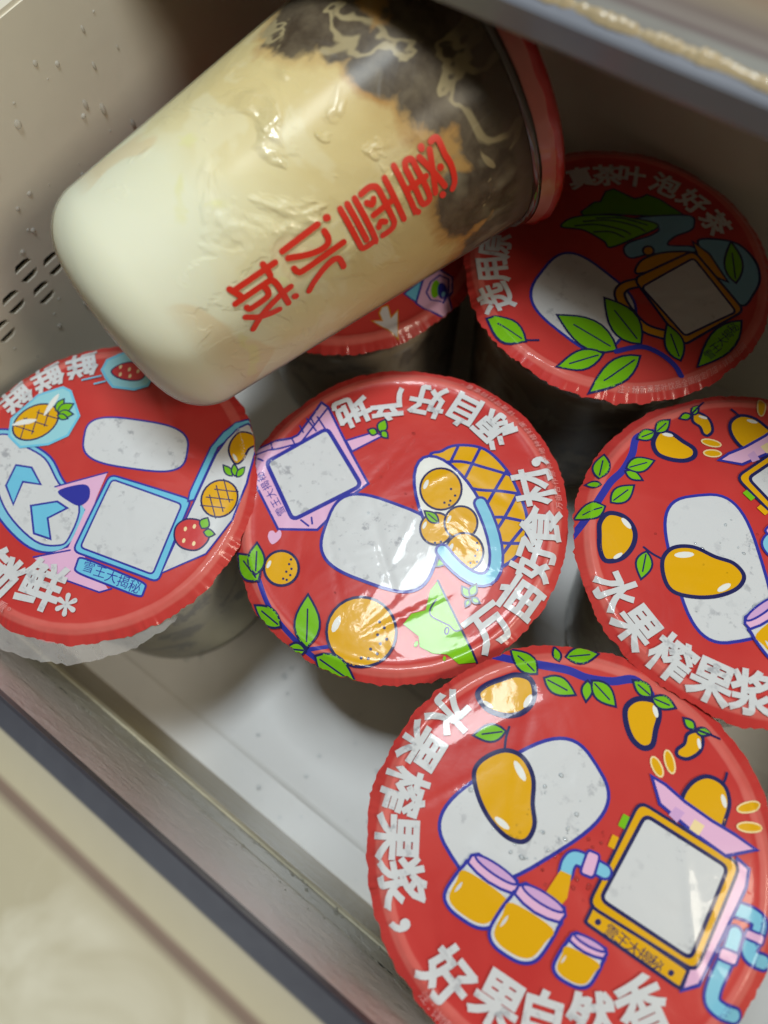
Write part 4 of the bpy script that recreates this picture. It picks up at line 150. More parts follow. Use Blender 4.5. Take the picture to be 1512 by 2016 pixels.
  ('printed_leaf',[('p','green',0,[(19.87,-21.79),(18.37,-18.5),(16.65,-16.1),(14.73,-14.4),(12.64,-13.39),(10.39,-12.99),(8.02,-13.09),(5.57,-13.51),(3.07,-14.09),(4.87,-16.63),(6.69,-18.99),(8.56,-21.02),(10.53,-22.54),(12.62,-23.45),(14.86,-23.68),(17.26,-23.19)]),('l','navy',0.65,0,1,[(19.87,-21.79),(18.37,-18.5),(16.65,-16.1),(14.73,-14.4),(12.64,-13.39),(10.39,-12.99),(8.02,-13.09),(5.57,-13.51),(3.07,-14.09),(4.87,-16.63),(6.69,-18.99),(8.56,-21.02),(10.53,-22.54),(12.62,-23.45),(14.86,-23.68),(17.26,-23.19)]),('l','navy',0.49,1,0,[(17.9,-20.89),(12.42,-18.37),(7.86,-16.29)])]),
  ('printed_leaf',[('p','green',0,[(12.72,-31.07),(10.51,-31.38),(8.74,-32.14),(7.32,-33.27),(6.23,-34.74),(5.44,-36.5),(4.89,-38.49),(4.49,-40.63),(4.17,-42.82),(5.97,-42.1),(7.69,-41.3),(9.26,-40.35),(10.6,-39.17),(11.66,-37.7),(12.38,-35.89),(12.77,-33.71)]),('l','navy',0.65,0,1,[(12.72,-31.07),(10.51,-31.38),(8.74,-32.14),(7.32,-33.27),(6.23,-34.74),(5.44,-36.5),(4.89,-38.49),(4.49,-40.63),(4.17,-42.82),(5.97,-42.1),(7.69,-41.3),(9.26,-40.35),(10.6,-39.17),(11.66,-37.7),(12.38,-35.89),(12.77,-33.71)]),('l','navy',0.49,1,0,[(11.69,-32.49),(8.86,-36.38),(6.55,-39.55)])]),
  ('printed_leaf',[('p','green',0,[(21.61,-25.42),(19.2,-26.85),(17.44,-28.63),(16.2,-30.68),(15.45,-32.99),(15.14,-35.52),(15.17,-38.21),(15.42,-40.99),(15.77,-43.8),(17.56,-42.1),(19.24,-40.34),(20.7,-38.46),(21.84,-36.39),(22.55,-34.1),(22.79,-31.53),(22.52,-28.66)]),('l','navy',0.65,0,1,[(21.61,-25.42),(19.2,-26.85),(17.44,-28.63),(16.2,-30.68),(15.45,-32.99),(15.14,-35.52),(15.17,-38.21),(15.42,-40.99),(15.77,-43.8),(17.56,-42.1),(19.24,-40.34),(20.7,-38.46),(21.84,-36.39),(22.55,-34.1),(22.79,-31.53),(22.52,-28.66)]),('l','navy',0.49,1,0,[(20.9,-27.66),(18.96,-33.78),(17.39,-38.73)])]),
  ('printed_leaf',[('p','green',0,[(31.72,-19.93),(31.35,-17.61),(30.68,-15.77),(29.77,-14.3),(28.64,-13.21),(27.31,-12.44),(25.81,-11.94),(24.21,-11.61),(22.55,-11.36),(23.22,-13.29),(23.94,-15.13),(24.76,-16.78),(25.73,-18.16),(26.88,-19.21),(28.25,-19.88),(29.84,-20.15)]),('l','navy',0.65,0,1,[(31.72,-19.93),(31.35,-17.61),(30.68,-15.77),(29.77,-14.3),(28.64,-13.21),(27.31,-12.44),(25.81,-11.94),(24.21,-11.61),(22.55,-11.36),(23.22,-13.29),(23.94,-15.13),(24.76,-16.78),(25.73,-18.16),(26.88,-19.21),(28.25,-19.88),(29.84,-20.15)]),('l','navy',0.49,1,0,[(30.64,-18.92),(27.64,-16.12),(25.15,-13.8)])]),
  ('printed_leaf',[('p','green',0,[(-7.44,-40.69),(-9.33,-38.71),(-11.17,-37.46),(-12.96,-36.8),(-14.71,-36.71),(-16.41,-37.12),(-18.08,-37.93),(-19.72,-39.01),(-21.35,-40.2),(-19.46,-41.52),(-17.59,-42.7),(-15.77,-43.62),(-13.99,-44.15),(-12.27,-44.18),(-10.6,-43.65),(-8.99,-42.54)]),('l','navy',0.65,0,1,[(-7.44,-40.69),(-9.33,-38.71),(-11.17,-37.46),(-12.96,-36.8),(-14.71,-36.71),(-16.41,-37.12),(-18.08,-37.93),(-19.72,-39.01),(-21.35,-40.2),(-19.46,-41.52),(-17.59,-42.7),(-15.77,-43.62),(-13.99,-44.15),(-12.27,-44.18),(-10.6,-43.65),(-8.99,-42.54)]),('l','navy',0.49,1,0,[(-9.09,-40.63),(-13.65,-40.47),(-17.42,-40.34)])]),
  ('printed_branch',[('l','blue',1.59,1,0,[(15.32,-28.26),(20.48,-22.51),(26.47,-21.41),(31.54,-22.53),(34.26,-24.45)])]),
  ('printed_stem',[('l','navy',0.65,0,0,[(-7.72,-40.26),(-4.83,-38.14)])]),
  ('printed_leaf',[('p','green',0,[(39.63,2.95),(37.42,0.75),(35.92,-1.68),(34.99,-4.29),(34.6,-7.04),(34.69,-9.93),(35.15,-12.9),(35.85,-15.92),(36.65,-18.95),(38.18,-16.63),(39.6,-14.26),(40.78,-11.81),(41.61,-9.24),(41.97,-6.5),(41.8,-3.57),(41.08,-0.44)]),('l','navy',0.65,0,1,[(39.63,2.95),(37.42,0.75),(35.92,-1.68),(34.99,-4.29),(34.6,-7.04),(34.69,-9.93),(35.15,-12.9),(35.85,-15.92),(36.65,-18.95),(38.18,-16.63),(39.6,-14.26),(40.78,-11.81),(41.61,-9.24),(41.97,-6.5),(41.8,-3.57),(41.08,-0.44)])]),
  ('lettering',[('g','navy','雪',37.5,-13.12,75.38,3.04,0.004,1.0),('g','navy','王',37.82,-10.09,75.16,3.04,0.004,1.0),('g','navy','大',38.15,-7.05,74.93,3.04,0.004,1.0),('g','navy','揭',38.47,-3.98,74.7,3.04,0.004,1.0),('g','navy','秘',38.8,-0.88,74.46,3.04,0.004,1.0)]),
  ('lettering',[('g','white','选',-23.07,-33.01,-214.94,9.77,0.036,0.95),('g','white','用',-29.2,-25.16,-229.25,9.77,0.036,0.95),('g','white','原',-33.67,-16.79,-243.5,9.77,0.036,0.95)]),
  ('lettering',[('g','white','真',-26.52,22.02,50.3,8.54,0.036,1.0),('g','white','茶',-20.16,27.8,35.95,8.54,0.036,1.0),('g','white','叶',-13.65,32.26,22.94,8.54,0.036,1.0),('g','white','泡',-3.19,35.23,5.18,8.54,0.036,1.0),('g','white','好',7.22,34.58,-11.79,8.54,0.036,1.0),('g','white','茶',16.76,31.05,-28.36,8.54,0.036,1.0)]),
  ('small_print',[('g','faint','注',22.63,-38.09,30.72,1.9,0.0,1.0),('g','faint','：',24.37,-37.01,33.36,1.9,0.0,1.0),('g','faint','精',26.05,-35.85,36.01,1.9,0.0,1.0),('g','faint','新',27.68,-34.6,38.65,1.9,0.0,1.0),('g','faint','黑',29.24,-33.29,41.3,1.9,0.0,1.0),('g','faint','茶',30.75,-31.91,43.94,1.9,0.0,1.0),('g','faint','叶',32.19,-30.45,46.59,1.9,0.0,1.0),('g','faint','饮',33.56,-28.93,49.23,1.9,0.0,1.0),('g','faint','品',34.86,-27.35,51.88,1.9,0.0,1.0),('g','faint','全',36.08,-25.72,54.52,1.9,0.0,1.0),('g','faint','国',37.23,-24.02,57.17,1.9,0.0,1.0),('g','faint','指',38.3,-22.28,59.81,1.9,0.0,1.0),('g','faint','定',39.29,-20.49,62.46,1.9,0.0,1.0),('g','faint','门',40.19,-18.65,65.11,1.9,0.0,1.0),('g','faint','店',41.01,-16.78,67.75,1.9,0.0,1.0),('g','faint','，',41.74,-14.87,70.4,1.9,0.0,1.0),('g','faint','详',42.38,-12.92,73.04,1.9,0.0,1.0),('g','faint','情',42.94,-10.95,75.69,1.9,0.0,1.0),('g','faint','可',43.4,-8.96,78.33,1.9,0.0,1.0),('g','faint','扫',43.76,-6.95,80.98,1.9,0.0,1.0),('g','faint','码',44.04,-4.92,83.62,1.9,0.0,1.0)]),
 ],
 'A':[
  ('printed_track',[('p','sky',1,[(-38.11,-8.85),(-34.38,-3.42),(-27.62,-3.1),(-16.58,-2.59),(-7.27,-5.85),(3.5,-7.8),(7.49,-15.51),(6.31,-22.25),(-1.3,-26.18),(-14.11,-25.37),(-24.65,-21.28)]),('l','blue',0.66,1,1,[(-38.11,-8.85),(-34.38,-3.42),(-27.62,-3.1),(-16.58,-2.59),(-7.27,-5.85),(3.5,-7.8),(7.49,-15.51),(6.31,-22.25),(-1.3,-26.18),(-14.11,-25.37),(-24.65,-21.28)]),('p','white',1,[(-35.85,-8.74),(-33.05,-4.67),(-26.78,-4.66),(-17.51,-3.93),(-8.19,-7.16),(1.99,-8.85),(6.15,-17.42),(5.03,-20.97),(-1.5,-23.87),(-13.99,-22.63),(-24.54,-17.79)]),('l','blue',0.55,1,1,[(-35.85,-8.74),(-33.05,-4.67),(-26.78,-4.66),(-17.51,-3.93),(-8.19,-7.16),(1.99,-8.85),(6.15,-17.42),(5.03,-20.97),(-1.5,-23.87),(-13.99,-22.63),(-24.54,-17.79)])]),
  ('printed_arrow',[('p','cyan',0,[(-23.42,-10.45),(-18.76,-8.28),(-12.48,-10.54),(-17.65,-13.02),(-14.84,-19.68),(-21.11,-16.79)]),('l','blue',0.6,0,1,[(-23.42,-10.45),(-18.76,-8.28),(-12.48,-10.54),(-17.65,-13.02),(-14.84,-19.68),(-21.11,-16.79)])]),
  ('printed_arrow',[('p','cyan',0,[(-10.14,-16.95),(-4.53,-11.52),(-0.56,-11.29),(-3.24,-16.79),(1.95,-20.81),(-3.34,-22.44)]),('l','blue',0.6,0,1,[(-10.14,-16.95),(-4.53,-11.52),(-0.56,-11.29),(-3.24,-16.79),(1.95,-20.81),(-3.34,-22.44)])]),
  ('blank_plaque',[('p','white',0,[(16.34,22.07),(17.51,20.19),(17.95,19.11),(18.09,18.16),(18.0,17.26),(17.69,16.38),(17.16,15.51),(16.41,14.63),(15.43,13.73),(14.19,12.8),(12.63,11.8),(10.57,10.65),(6.57,8.62),(2.49,6.66),(0.26,5.7),(-1.57,5.02),(-3.19,4.55),(-4.64,4.25),(-5.96,4.12),(-7.17,4.14),(-8.28,4.33),(-9.3,4.7),(-10.27,5.26),(-11.23,6.11),(-12.69,7.89),(-14.0,9.77),(-14.51,10.86),(-14.7,11.83),(-14.63,12.75),(-14.33,13.66),(-13.8,14.56),(-13.03,15.48),(-12.01,16.4),(-10.71,17.37),(-9.08,18.4),(-6.94,19.58),(-2.78,21.63),(1.41,23.61),(3.67,24.56),(5.53,25.22),(7.15,25.67),(8.6,25.94),(9.92,26.04),(11.11,25.98),(12.19,25.76),(13.18,25.36),(14.1,24.76),(15.0,23.89)]),('l','blue',0.6,0,1,[(16.34,22.07),(17.51,20.19),(17.95,19.11),(18.09,18.16),(18.0,17.26),(17.69,16.38),(17.16,15.51),(16.41,14.63),(15.43,13.73),(14.19,12.8),(12.63,11.8),(10.57,10.65),(6.57,8.62),(2.49,6.66),(0.26,5.7),(-1.57,5.02),(-3.19,4.55),(-4.64,4.25),(-5.96,4.12),(-7.17,4.14),(-8.28,4.33),(-9.3,4.7),(-10.27,5.26),(-11.23,6.11),(-12.69,7.89),(-14.0,9.77),(-14.51,10.86),(-14.7,11.83),(-14.63,12.75),(-14.33,13.66),(-13.8,14.56),(-13.03,15.48),(-12.01,16.4),(-10.71,17.37),(-9.08,18.4),(-6.94,19.58),(-2.78,21.63),(1.41,23.61),(3.67,24.56),(5.53,25.22),(7.15,25.67),(8.6,25.94),(9.92,26.04),(11.11,25.98),(12.19,25.76),(13.18,25.36),(14.1,24.76),(15.0,23.89)])]),
  ('printed_machine',[('p','pink',0,[(-8.34,-8.63),(1.49,3.62),(4.54,-4.42),(11.72,-18.33),(25.53,-21.74),(24.19,-23.91),(13.65,-27.04),(2.06,-27.66),(8.02,-19.65),(6.02,-13.29),(4.27,-8.59),(2.44,-8.21)]),('l','blue',0.49,0,0,[(-8.34,-8.63),(1.49,3.62)]),('l','blue',0.49,0,0,[(1.54,-27.51),(9.0,-19.92)]),('l','blue',0.49,0,0,[(13.65,-27.04),(24.19,-23.91),(26.35,-21.16)]),('p','blue',1,[(-6.59,-9.11),(-2.6,-3.84),(0.34,-2.95),(2.81,-5.62),(2.09,-8.59),(-1.37,-9.52)]),('p','cyan',0,[(3.21,1.66),(3.08,2.54),(3.27,3.26),(3.8,3.83),(4.64,4.23),(25.51,10.87),(26.4,11.02),(27.14,10.85),(27.72,10.35),(28.13,9.52),(35.01,-10.43),(35.16,-11.27),(34.98,-11.95),(34.46,-12.47),(33.62,-12.84),(11.93,-19.06),(10.98,-19.21),(10.21,-19.06),(9.64,-18.61),(9.26,-17.86)]),('l','blue',0.6,0,1,[(3.21,1.66),(3.08,2.54),(3.27,3.26),(3.8,3.83),(4.64,4.23),(25.51,10.87),(26.4,11.02),(27.14,10.85),(27.72,10.35),(28.13,9.52),(35.01,-10.43),(35.16,-11.27),(34.98,-11.95),(34.46,-12.47),(33.62,-12.84),(11.93,-19.06),(10.98,-19.21),(10.21,-19.06),(9.64,-18.61),(9.26,-17.86)]),('p','white',0,[(4.65,1.53),(4.56,2.11),(4.68,2.57),(5.02,2.92),(5.59,3.16),(24.93,8.44),(25.52,8.51),(26.01,8.39),(26.38,8.06),(26.65,7.53),(32.65,-10.32),(32.75,-10.86),(32.63,-11.29),(32.29,-11.63),(31.75,-11.86),(12.24,-17.26),(11.62,-17.35),(11.13,-17.25),(10.75,-16.95),(10.5,-16.45)]),('l','blue',0.55,0,1,[(4.65,1.53),(4.56,2.11),(4.68,2.57),(5.02,2.92),(5.59,3.16),(24.93,8.44),(25.52,8.51),(26.01,8.39),(26.38,8.06),(26.65,7.53),(32.65,-10.32),(32.75,-10.86),(32.63,-11.29),(32.29,-11.63),(31.75,-11.86),(12.24,-17.26),(11.62,-17.35),(11.13,-17.25),(10.75,-16.95),(10.5,-16.45)]),('p','cyan',0,[(12.76,-20.37),(12.85,-19.98),(13.46,-19.57),(14.6,-19.12),(16.25,-18.65),(29.68,-15.28),(31.32,-14.91),(32.53,-14.75),(33.3,-14.8),(33.65,-15.04),(34.57,-17.52),(34.46,-17.88),(33.86,-18.29),(32.77,-18.72),(31.19,-19.2),(18.04,-22.77),(16.38,-23.17),(15.14,-23.34),(14.33,-23.3),(13.95,-23.04)]),('l','blue',0.6,0,1,[(12.76,-20.37),(12.85,-19.98),(13.46,-19.57),(14.6,-19.12),(16.25,-18.65),(29.68,-15.28),(31.32,-14.91),(32.53,-14.75),(33.3,-14.8),(33.65,-15.04),(34.57,-17.52),(34.46,-17.88),(33.86,-18.29),(32.77,-18.72),(31.19,-19.2),(18.04,-22.77),(16.38,-23.17),(15.14,-23.34),(14.33,-23.3),(13.95,-23.04)])]),
  ('lettering',[('g','blue','雪',16.83,-20.3,20.35,3.41,0.004,1.0),('g','blue','王',20.47,-19.46,20.02,3.41,0.004,1.0),('g','blue','大',24.09,-18.62,19.69,3.41,0.004,1.0),('g','blue','揭',27.67,-17.79,19.36,3.41,0.004,1.0),('g','blue','秘',31.24,-16.97,19.03,3.41,0.004,1.0)]),
  ('printed_belt',[('p','cyan',0,[(22.59,41.57),(24.65,41.19),(22.59,28.5),(28.09,11.94),(26.97,10.5),(25.57,12.85),(20.84,27.3),(20.49,33.37)]),('l','blue',0.49,0,1,[(22.59,41.57),(24.65,41.19),(22.59,28.5),(28.09,11.94),(26.97,10.5),(25.57,12.85),(20.84,27.3),(20.49,33.37)]),('p','white',0,[(23.74,40.21),(26.82,39.82),(30.09,37.13),(36.81,24.64),(40.82,13.58),(41.14,1.69),(34.74,-9.81),(28.46,11.53),(23.66,26.46),(22.89,32.2)]),('l','blue',0.55,0,1,[(23.74,40.21),(26.82,39.82),(30.09,37.13),(36.81,24.64),(40.82,13.58),(41.14,1.69),(34.74,-9.81),(28.46,11.53),(23.66,26.46),(22.89,32.2)])]),
  ('printed_mango',[('p','gold',1,[(25.95,29.42),(24.2,33.1),(25.13,36.9),(28.14,38.25),(30.33,36.6),(29.99,33.58),(31.26,29.63),(29.98,27.51)]),('l','navy',0.6,1,1,[(25.95,29.42),(24.2,33.1),(25.13,36.9),(28.14,38.25),(30.33,36.6),(29.99,33.58),(31.26,29.63),(29.98,27.51)]),('p','pale',0,[(30.05,28.4),(29.79,28.26),(29.26,28.3),(28.6,28.51),(27.98,28.84),(27.57,29.2),(27.48,29.49),(27.74,29.63),(28.27,29.58),(28.94,29.37),(29.56,29.04),(29.97,28.68)])]),
  ('printed_leaf',[('p','green',0,[(31.96,23.98),(31.52,24.64),(31.04,25.09),(30.53,25.38),(29.99,25.53),(29.42,25.53),(28.83,25.44),(28.23,25.27),(27.62,25.07),(28.1,24.59),(28.59,24.15),(29.09,23.78),(29.61,23.52),(30.15,23.39),(30.72,23.42),(31.32,23.6)]),('l','navy',0.44,0,1,[(31.96,23.98),(31.52,24.64),(31.04,25.09),(30.53,25.38),(29.99,25.53),(29.42,25.53),(28.83,25.44),(28.23,25.27),(27.62,25.07),(28.1,24.59),(28.59,24.15),(29.09,23.78),(29.61,23.52),(30.15,23.39),(30.72,23.42),(31.32,23.6)])]),
  ('printed_leaf',[('p','green',0,[(32.6,24.42),(32.64,25.08),(32.52,25.62),(32.29,26.07),(31.95,26.43),(31.51,26.71),(31.0,26.94),(30.43,27.12),(29.84,27.28),(29.94,26.72),(30.07,26.19),(30.25,25.69),(30.5,25.26),(30.85,24.91),(31.31,24.65),(31.89,24.48)]),('l','navy',0.44,0,1,[(32.6,24.42),(32.64,25.08),(32.52,25.62),(32.29,26.07),(31.95,26.43),(31.51,26.71),(31.0,26.94),(30.43,27.12),(29.84,27.28),(29.94,26.72),(30.07,26.19),(30.25,25.69),(30.5,25.26),(30.85,24.91),(31.31,24.65),(31.89,24.48)])]),
  ('printed_leaf',[('p','green',0,[(33.21,24.51),(33.73,24.93),(34.05,25.36),(34.2,25.81),(34.2,26.27),(34.06,26.74),(33.82,27.22),(33.5,27.7),(33.15,28.19),(32.81,27.76),(32.51,27.32),(32.28,26.87),(32.16,26.42),(32.17,25.96),(32.34,25.49),(32.68,25.01)]),('l','navy',0.44,0,1,[(33.21,24.51),(33.73,24.93),(34.05,25.36),(34.2,25.81),(34.2,26.27),(34.06,26.74),(33.82,27.22),(33.5,27.7),(33.15,28.19),(32.81,27.76),(32.51,27.32),(32.28,26.87),(32.16,26.42),(32.17,25.96),(32.34,25.49),(32.68,25.01)])]),
  ('printed_pineapple',[('p','gold',0,[(33.64,22.06),(35.01,21.76),(36.28,21.1),(37.37,20.12),(38.19,18.9),(38.71,17.52),(38.88,16.07),(38.7,14.66),(38.18,13.37),(37.36,12.29),(36.28,11.5),(35.03,11.03),(33.68,10.94),(32.33,11.22),(31.06,11.85),(29.96,12.81),(29.11,14.02),(28.57,15.4),(28.37,16.86),(28.54,18.3),(29.06,19.62),(29.9,20.72),(30.99,21.53),(32.27,21.98)]),('l','navy',0.55,0,1,[(33.64,22.06),(35.01,21.76),(36.28,21.1),(37.37,20.12),(38.19,18.9),(38.71,17.52),(38.88,16.07),(38.7,14.66),(38.18,13.37),(37.36,12.29),(36.28,11.5),(35.03,11.03),(33.68,10.94),(32.33,11.22),(31.06,11.85),(29.96,12.81),(29.11,14.02),(28.57,15.4),(28.37,16.86),(28.54,18.3),(29.06,19.62),(29.9,20.72),(30.99,21.53),(32.27,21.98)]),('l','navy',0.33,0,0,[(30.74,11.68),(36.6,15.14)]),('l','navy',0.33,0,0,[(36.6,11.28),(30.71,15.57)]),('l','navy',0.33,0,0,[(30.34,14.51),(36.97,18.41)]),('l','navy',0.33,0,0,[(36.97,14.04),(30.31,18.93)]),('l','navy',0.33,0,0,[(30.7,17.8),(36.6,21.26)]),('l','navy',0.33,0,0,[(36.6,17.35),(30.67,21.75)])]),
  ('printed_strawberry',[('p','straw',1,[(29.27,2.94),(30.36,6.3),(34.07,8.23),(37.49,7.39),(39.16,4.72),(38.4,1.02),(34.76,-0.9),(31.34,-0.11)]),('l','navy',0.49,1,1,[(29.27,2.94),(30.36,6.3),(34.07,8.23),(37.49,7.39),(39.16,4.72),(38.4,1.02),(34.76,-0.9),(31.34,-0.11)]),('p','cream',0,[(32.36,3.93),(32.41,3.43),(32.17,3.15),(31.76,3.25),(31.44,3.68),(31.38,4.19),(31.63,4.47),(32.04,4.36)]),('p','cream',0,[(33.92,5.99),(33.97,5.48),(33.72,5.2),(33.32,5.31),(33.0,5.74),(32.94,6.25),(33.19,6.53),(33.6,6.42)]),('p','cream',0,[(34.23,1.08),(34.28,0.58),(34.03,0.3),(33.63,0.4),(33.31,0.83),(33.26,1.33),(33.51,1.61),(33.91,1.5)]),('p','cream',0,[(37.03,2.08),(37.08,1.58),(36.83,1.3),(36.43,1.41),(36.12,1.83),(36.07,2.33),(36.32,2.61),(36.71,2.51)])]),
  ('printed_leaf',[('p','green',0,[(35.48,6.63),(36.16,7.13),(36.54,7.6),(36.7,8.05),(36.63,8.48),(36.36,8.89),(35.94,9.29),(35.41,9.67),(34.83,10.06),(34.42,9.59),(34.05,9.11),(33.79,8.65),(33.68,8.21),(33.77,7.78),(34.09,7.37),(34.63,6.99)]),('l','navy',0.44,0,1,[(35.48,6.63),(36.16,7.13),(36.54,7.6),(36.7,8.05),(36.63,8.48),(36.36,8.89),(35.94,9.29),(35.41,9.67),(34.83,10.06),(34.42,9.59),(34.05,9.11),(33.79,8.65),(33.68,8.21),(33.77,7.78),(34.09,7.37),(34.63,6.99)])]),
  ('printed_leaf',[('p','green',0,[(36.59,6.12),(37.27,5.81),(37.83,5.68),(38.28,5.7),(38.65,5.87),(38.94,6.17),(39.17,6.57),(39.35,7.03),(39.51,7.52),(38.95,7.67),(38.4,7.78),(37.9,7.83),(37.45,7.78),(37.09,7.6),(36.82,7.27),(36.65,6.79)]),('l','navy',0.44,0,1,[(36.59,6.12),(37.27,5.81),(37.83,5.68),(38.28,5.7),(38.65,5.87),(38.94,6.17),(39.17,6.57),(39.35,7.03),(39.51,7.52),(38.95,7.67),(38.4,7.78),(37.9,7.83),(37.45,7.78),(37.09,7.6),(36.82,7.27),(36.65,6.79)])]),
  ('printed_ice_cube',[('p','ice',0,[(-36.37,-0.41),(-35.48,10.16),(-30.87,16.5),(-27.75,16.9),(-19.01,12.15),(-17.14,5.51),(-19.98,-0.0),(-26.58,-5.59),(-32.38,-4.93)]),('l','cyan',0.77,0,1,[(-36.37,-0.41),(-35.48,10.16),(-30.87,16.5),(-27.75,16.9),(-19.01,12.15),(-17.14,5.51),(-19.98,-0.0),(-26.58,-5.59),(-32.38,-4.93)])]),
  ('printed_pineapple',[('p','gold',0,[(-26.14,9.76),(-24.8,8.97),(-23.75,7.78),(-23.05,6.28),(-22.76,4.56),(-22.89,2.75),(-23.43,0.97),(-24.33,-0.67),(-25.55,-2.06),(-27.0,-3.1),(-28.58,-3.72),(-30.18,-3.89),(-31.71,-3.59),(-33.06,-2.84),(-34.13,-1.68),(-34.86,-0.19),(-35.18,1.53),(-35.07,3.36),(-34.54,5.18),(-33.63,6.85),(-32.39,8.27),(-30.91,9.32),(-29.3,9.94),(-27.67,10.09)]),('l','navy',0.55,0,1,[(-26.14,9.76),(-24.8,8.97),(-23.75,7.78),(-23.05,6.28),(-22.76,4.56),(-22.89,2.75),(-23.43,0.97),(-24.33,-0.67),(-25.55,-2.06),(-27.0,-3.1),(-28.58,-3.72),(-30.18,-3.89),(-31.71,-3.59),(-33.06,-2.84),(-34.13,-1.68),(-34.86,-0.19),(-35.18,1.53),(-35.07,3.36),(-34.54,5.18),(-33.63,6.85),(-32.39,8.27),(-30.91,9.32),(-29.3,9.94),(-27.67,10.09)]),('l','navy',0.33,0,0,[(-34.13,-1.66),(-26.82,0.43)]),('l','navy',0.33,0,0,[(-28.56,-3.71),(-32.39,2.53)]),('l','navy',0.33,0,0,[(-33.08,1.88),(-24.82,4.22)]),('l','navy',0.33,0,0,[(-26.79,-0.47),(-31.11,6.63)]),('l','navy',0.33,0,0,[(-31.08,5.7),(-23.74,7.76)]),('l','navy',0.33,0,0,[(-25.5,3.58),(-29.32,9.93)])]),
  ('printed_leaf',[('p','green',0,[(-26.37,9.33),(-25.8,9.91),(-25.51,10.49),(-25.42,11.06),(-25.54,11.62),(-25.83,12.17),(-26.27,12.71),(-26.8,13.26),(-27.38,13.8),(-27.7,13.22),(-27.98,12.64),(-28.17,12.06),(-28.21,11.5),(-28.07,10.94),(-27.74,10.39),(-27.19,9.85)]),('l','navy',0.44,0,1,[(-26.37,9.33),(-25.8,9.91),(-25.51,10.49),(-25.42,11.06),(-25.54,11.62),(-25.83,12.17),(-26.27,12.71),(-26.8,13.26),(-27.38,13.8),(-27.7,13.22),(-27.98,12.64),(-28.17,12.06),(-28.21,11.5),(-28.07,10.94),(-27.74,10.39),(-27.19,9.85)])]),
  ('printed_leaf',[('p','green',0,[(-25.69,9.42),(-24.62,9.69),(-23.86,10.08),(-23.35,10.58),(-23.07,11.17),(-22.99,11.85),(-23.07,12.59),(-23.27,13.39),(-23.51,14.21),(-24.3,13.83),(-25.04,13.42),(-25.68,12.98),(-26.15,12.46),(-26.41,11.85),(-26.44,11.15),(-26.22,10.35)]),('l','navy',0.44,0,1,[(-25.69,9.42),(-24.62,9.69),(-23.86,10.08),(-23.35,10.58),(-23.07,11.17),(-22.99,11.85),(-23.07,12.59),(-23.27,13.39),(-23.51,14.21),(-24.3,13.83),(-25.04,13.42),(-25.68,12.98),(-26.15,12.46),(-26.41,11.85),(-26.44,11.15),(-26.22,10.35)])]),
  ('printed_leaf',[('p','green',0,[(-25.02,9.15),(-24.04,8.94),(-23.25,8.94),(-22.59,9.09),(-22.08,9.39),(-21.67,9.81),(-21.37,10.35),(-21.12,10.95),(-20.9,11.59),(-21.71,11.61),(-22.5,11.61),(-23.22,11.53),(-23.85,11.35),(-24.36,11.04),(-24.74,10.58),(-24.97,9.96)]),('l','navy',0.44,0,1,[(-25.02,9.15),(-24.04,8.94),(-23.25,8.94),(-22.59,9.09),(-22.08,9.39),(-21.67,9.81),(-21.37,10.35),(-21.12,10.95),(-20.9,11.59),(-21.71,11.61),(-22.5,11.61),(-23.22,11.53),(-23.85,11.35),(-24.36,11.04),(-24.74,10.58),(-24.97,9.96)])]),
  ('printed_leaf',[('p','green',0,[(-24.81,8.56),(-24.14,8.26),(-23.55,8.12),(-23.03,8.12),(-22.57,8.24),(-22.18,8.47),(-21.82,8.79),(-21.5,9.17),(-21.2,9.57),(-21.79,9.72),(-22.38,9.84),(-22.93,9.91),(-23.44,9.89),(-23.89,9.76),(-24.27,9.5),(-24.59,9.11)]),('l','navy',0.44,0,1,[(-24.81,8.56),(-24.14,8.26),(-23.55,8.12),(-23.03,8.12),(-22.57,8.24),(-22.18,8.47),(-21.82,8.79),(-21.5,9.17),(-21.2,9.57),(-21.79,9.72),(-22.38,9.84),(-22.93,9.91),(-23.44,9.89),(-23.89,9.76),(-24.27,9.5),(-24.59,9.11)])]),
  ('printed_shine',[('p','pale',1,[(-30.1,14.18),(-28.58,11.51),(-28.01,7.11),(-28.62,6.33),(-30.41,11.0)]),('p','pale',1,[(-34.35,-1.95),(-33.01,1.3),(-29.23,3.87),(-30.1,1.53)])]),
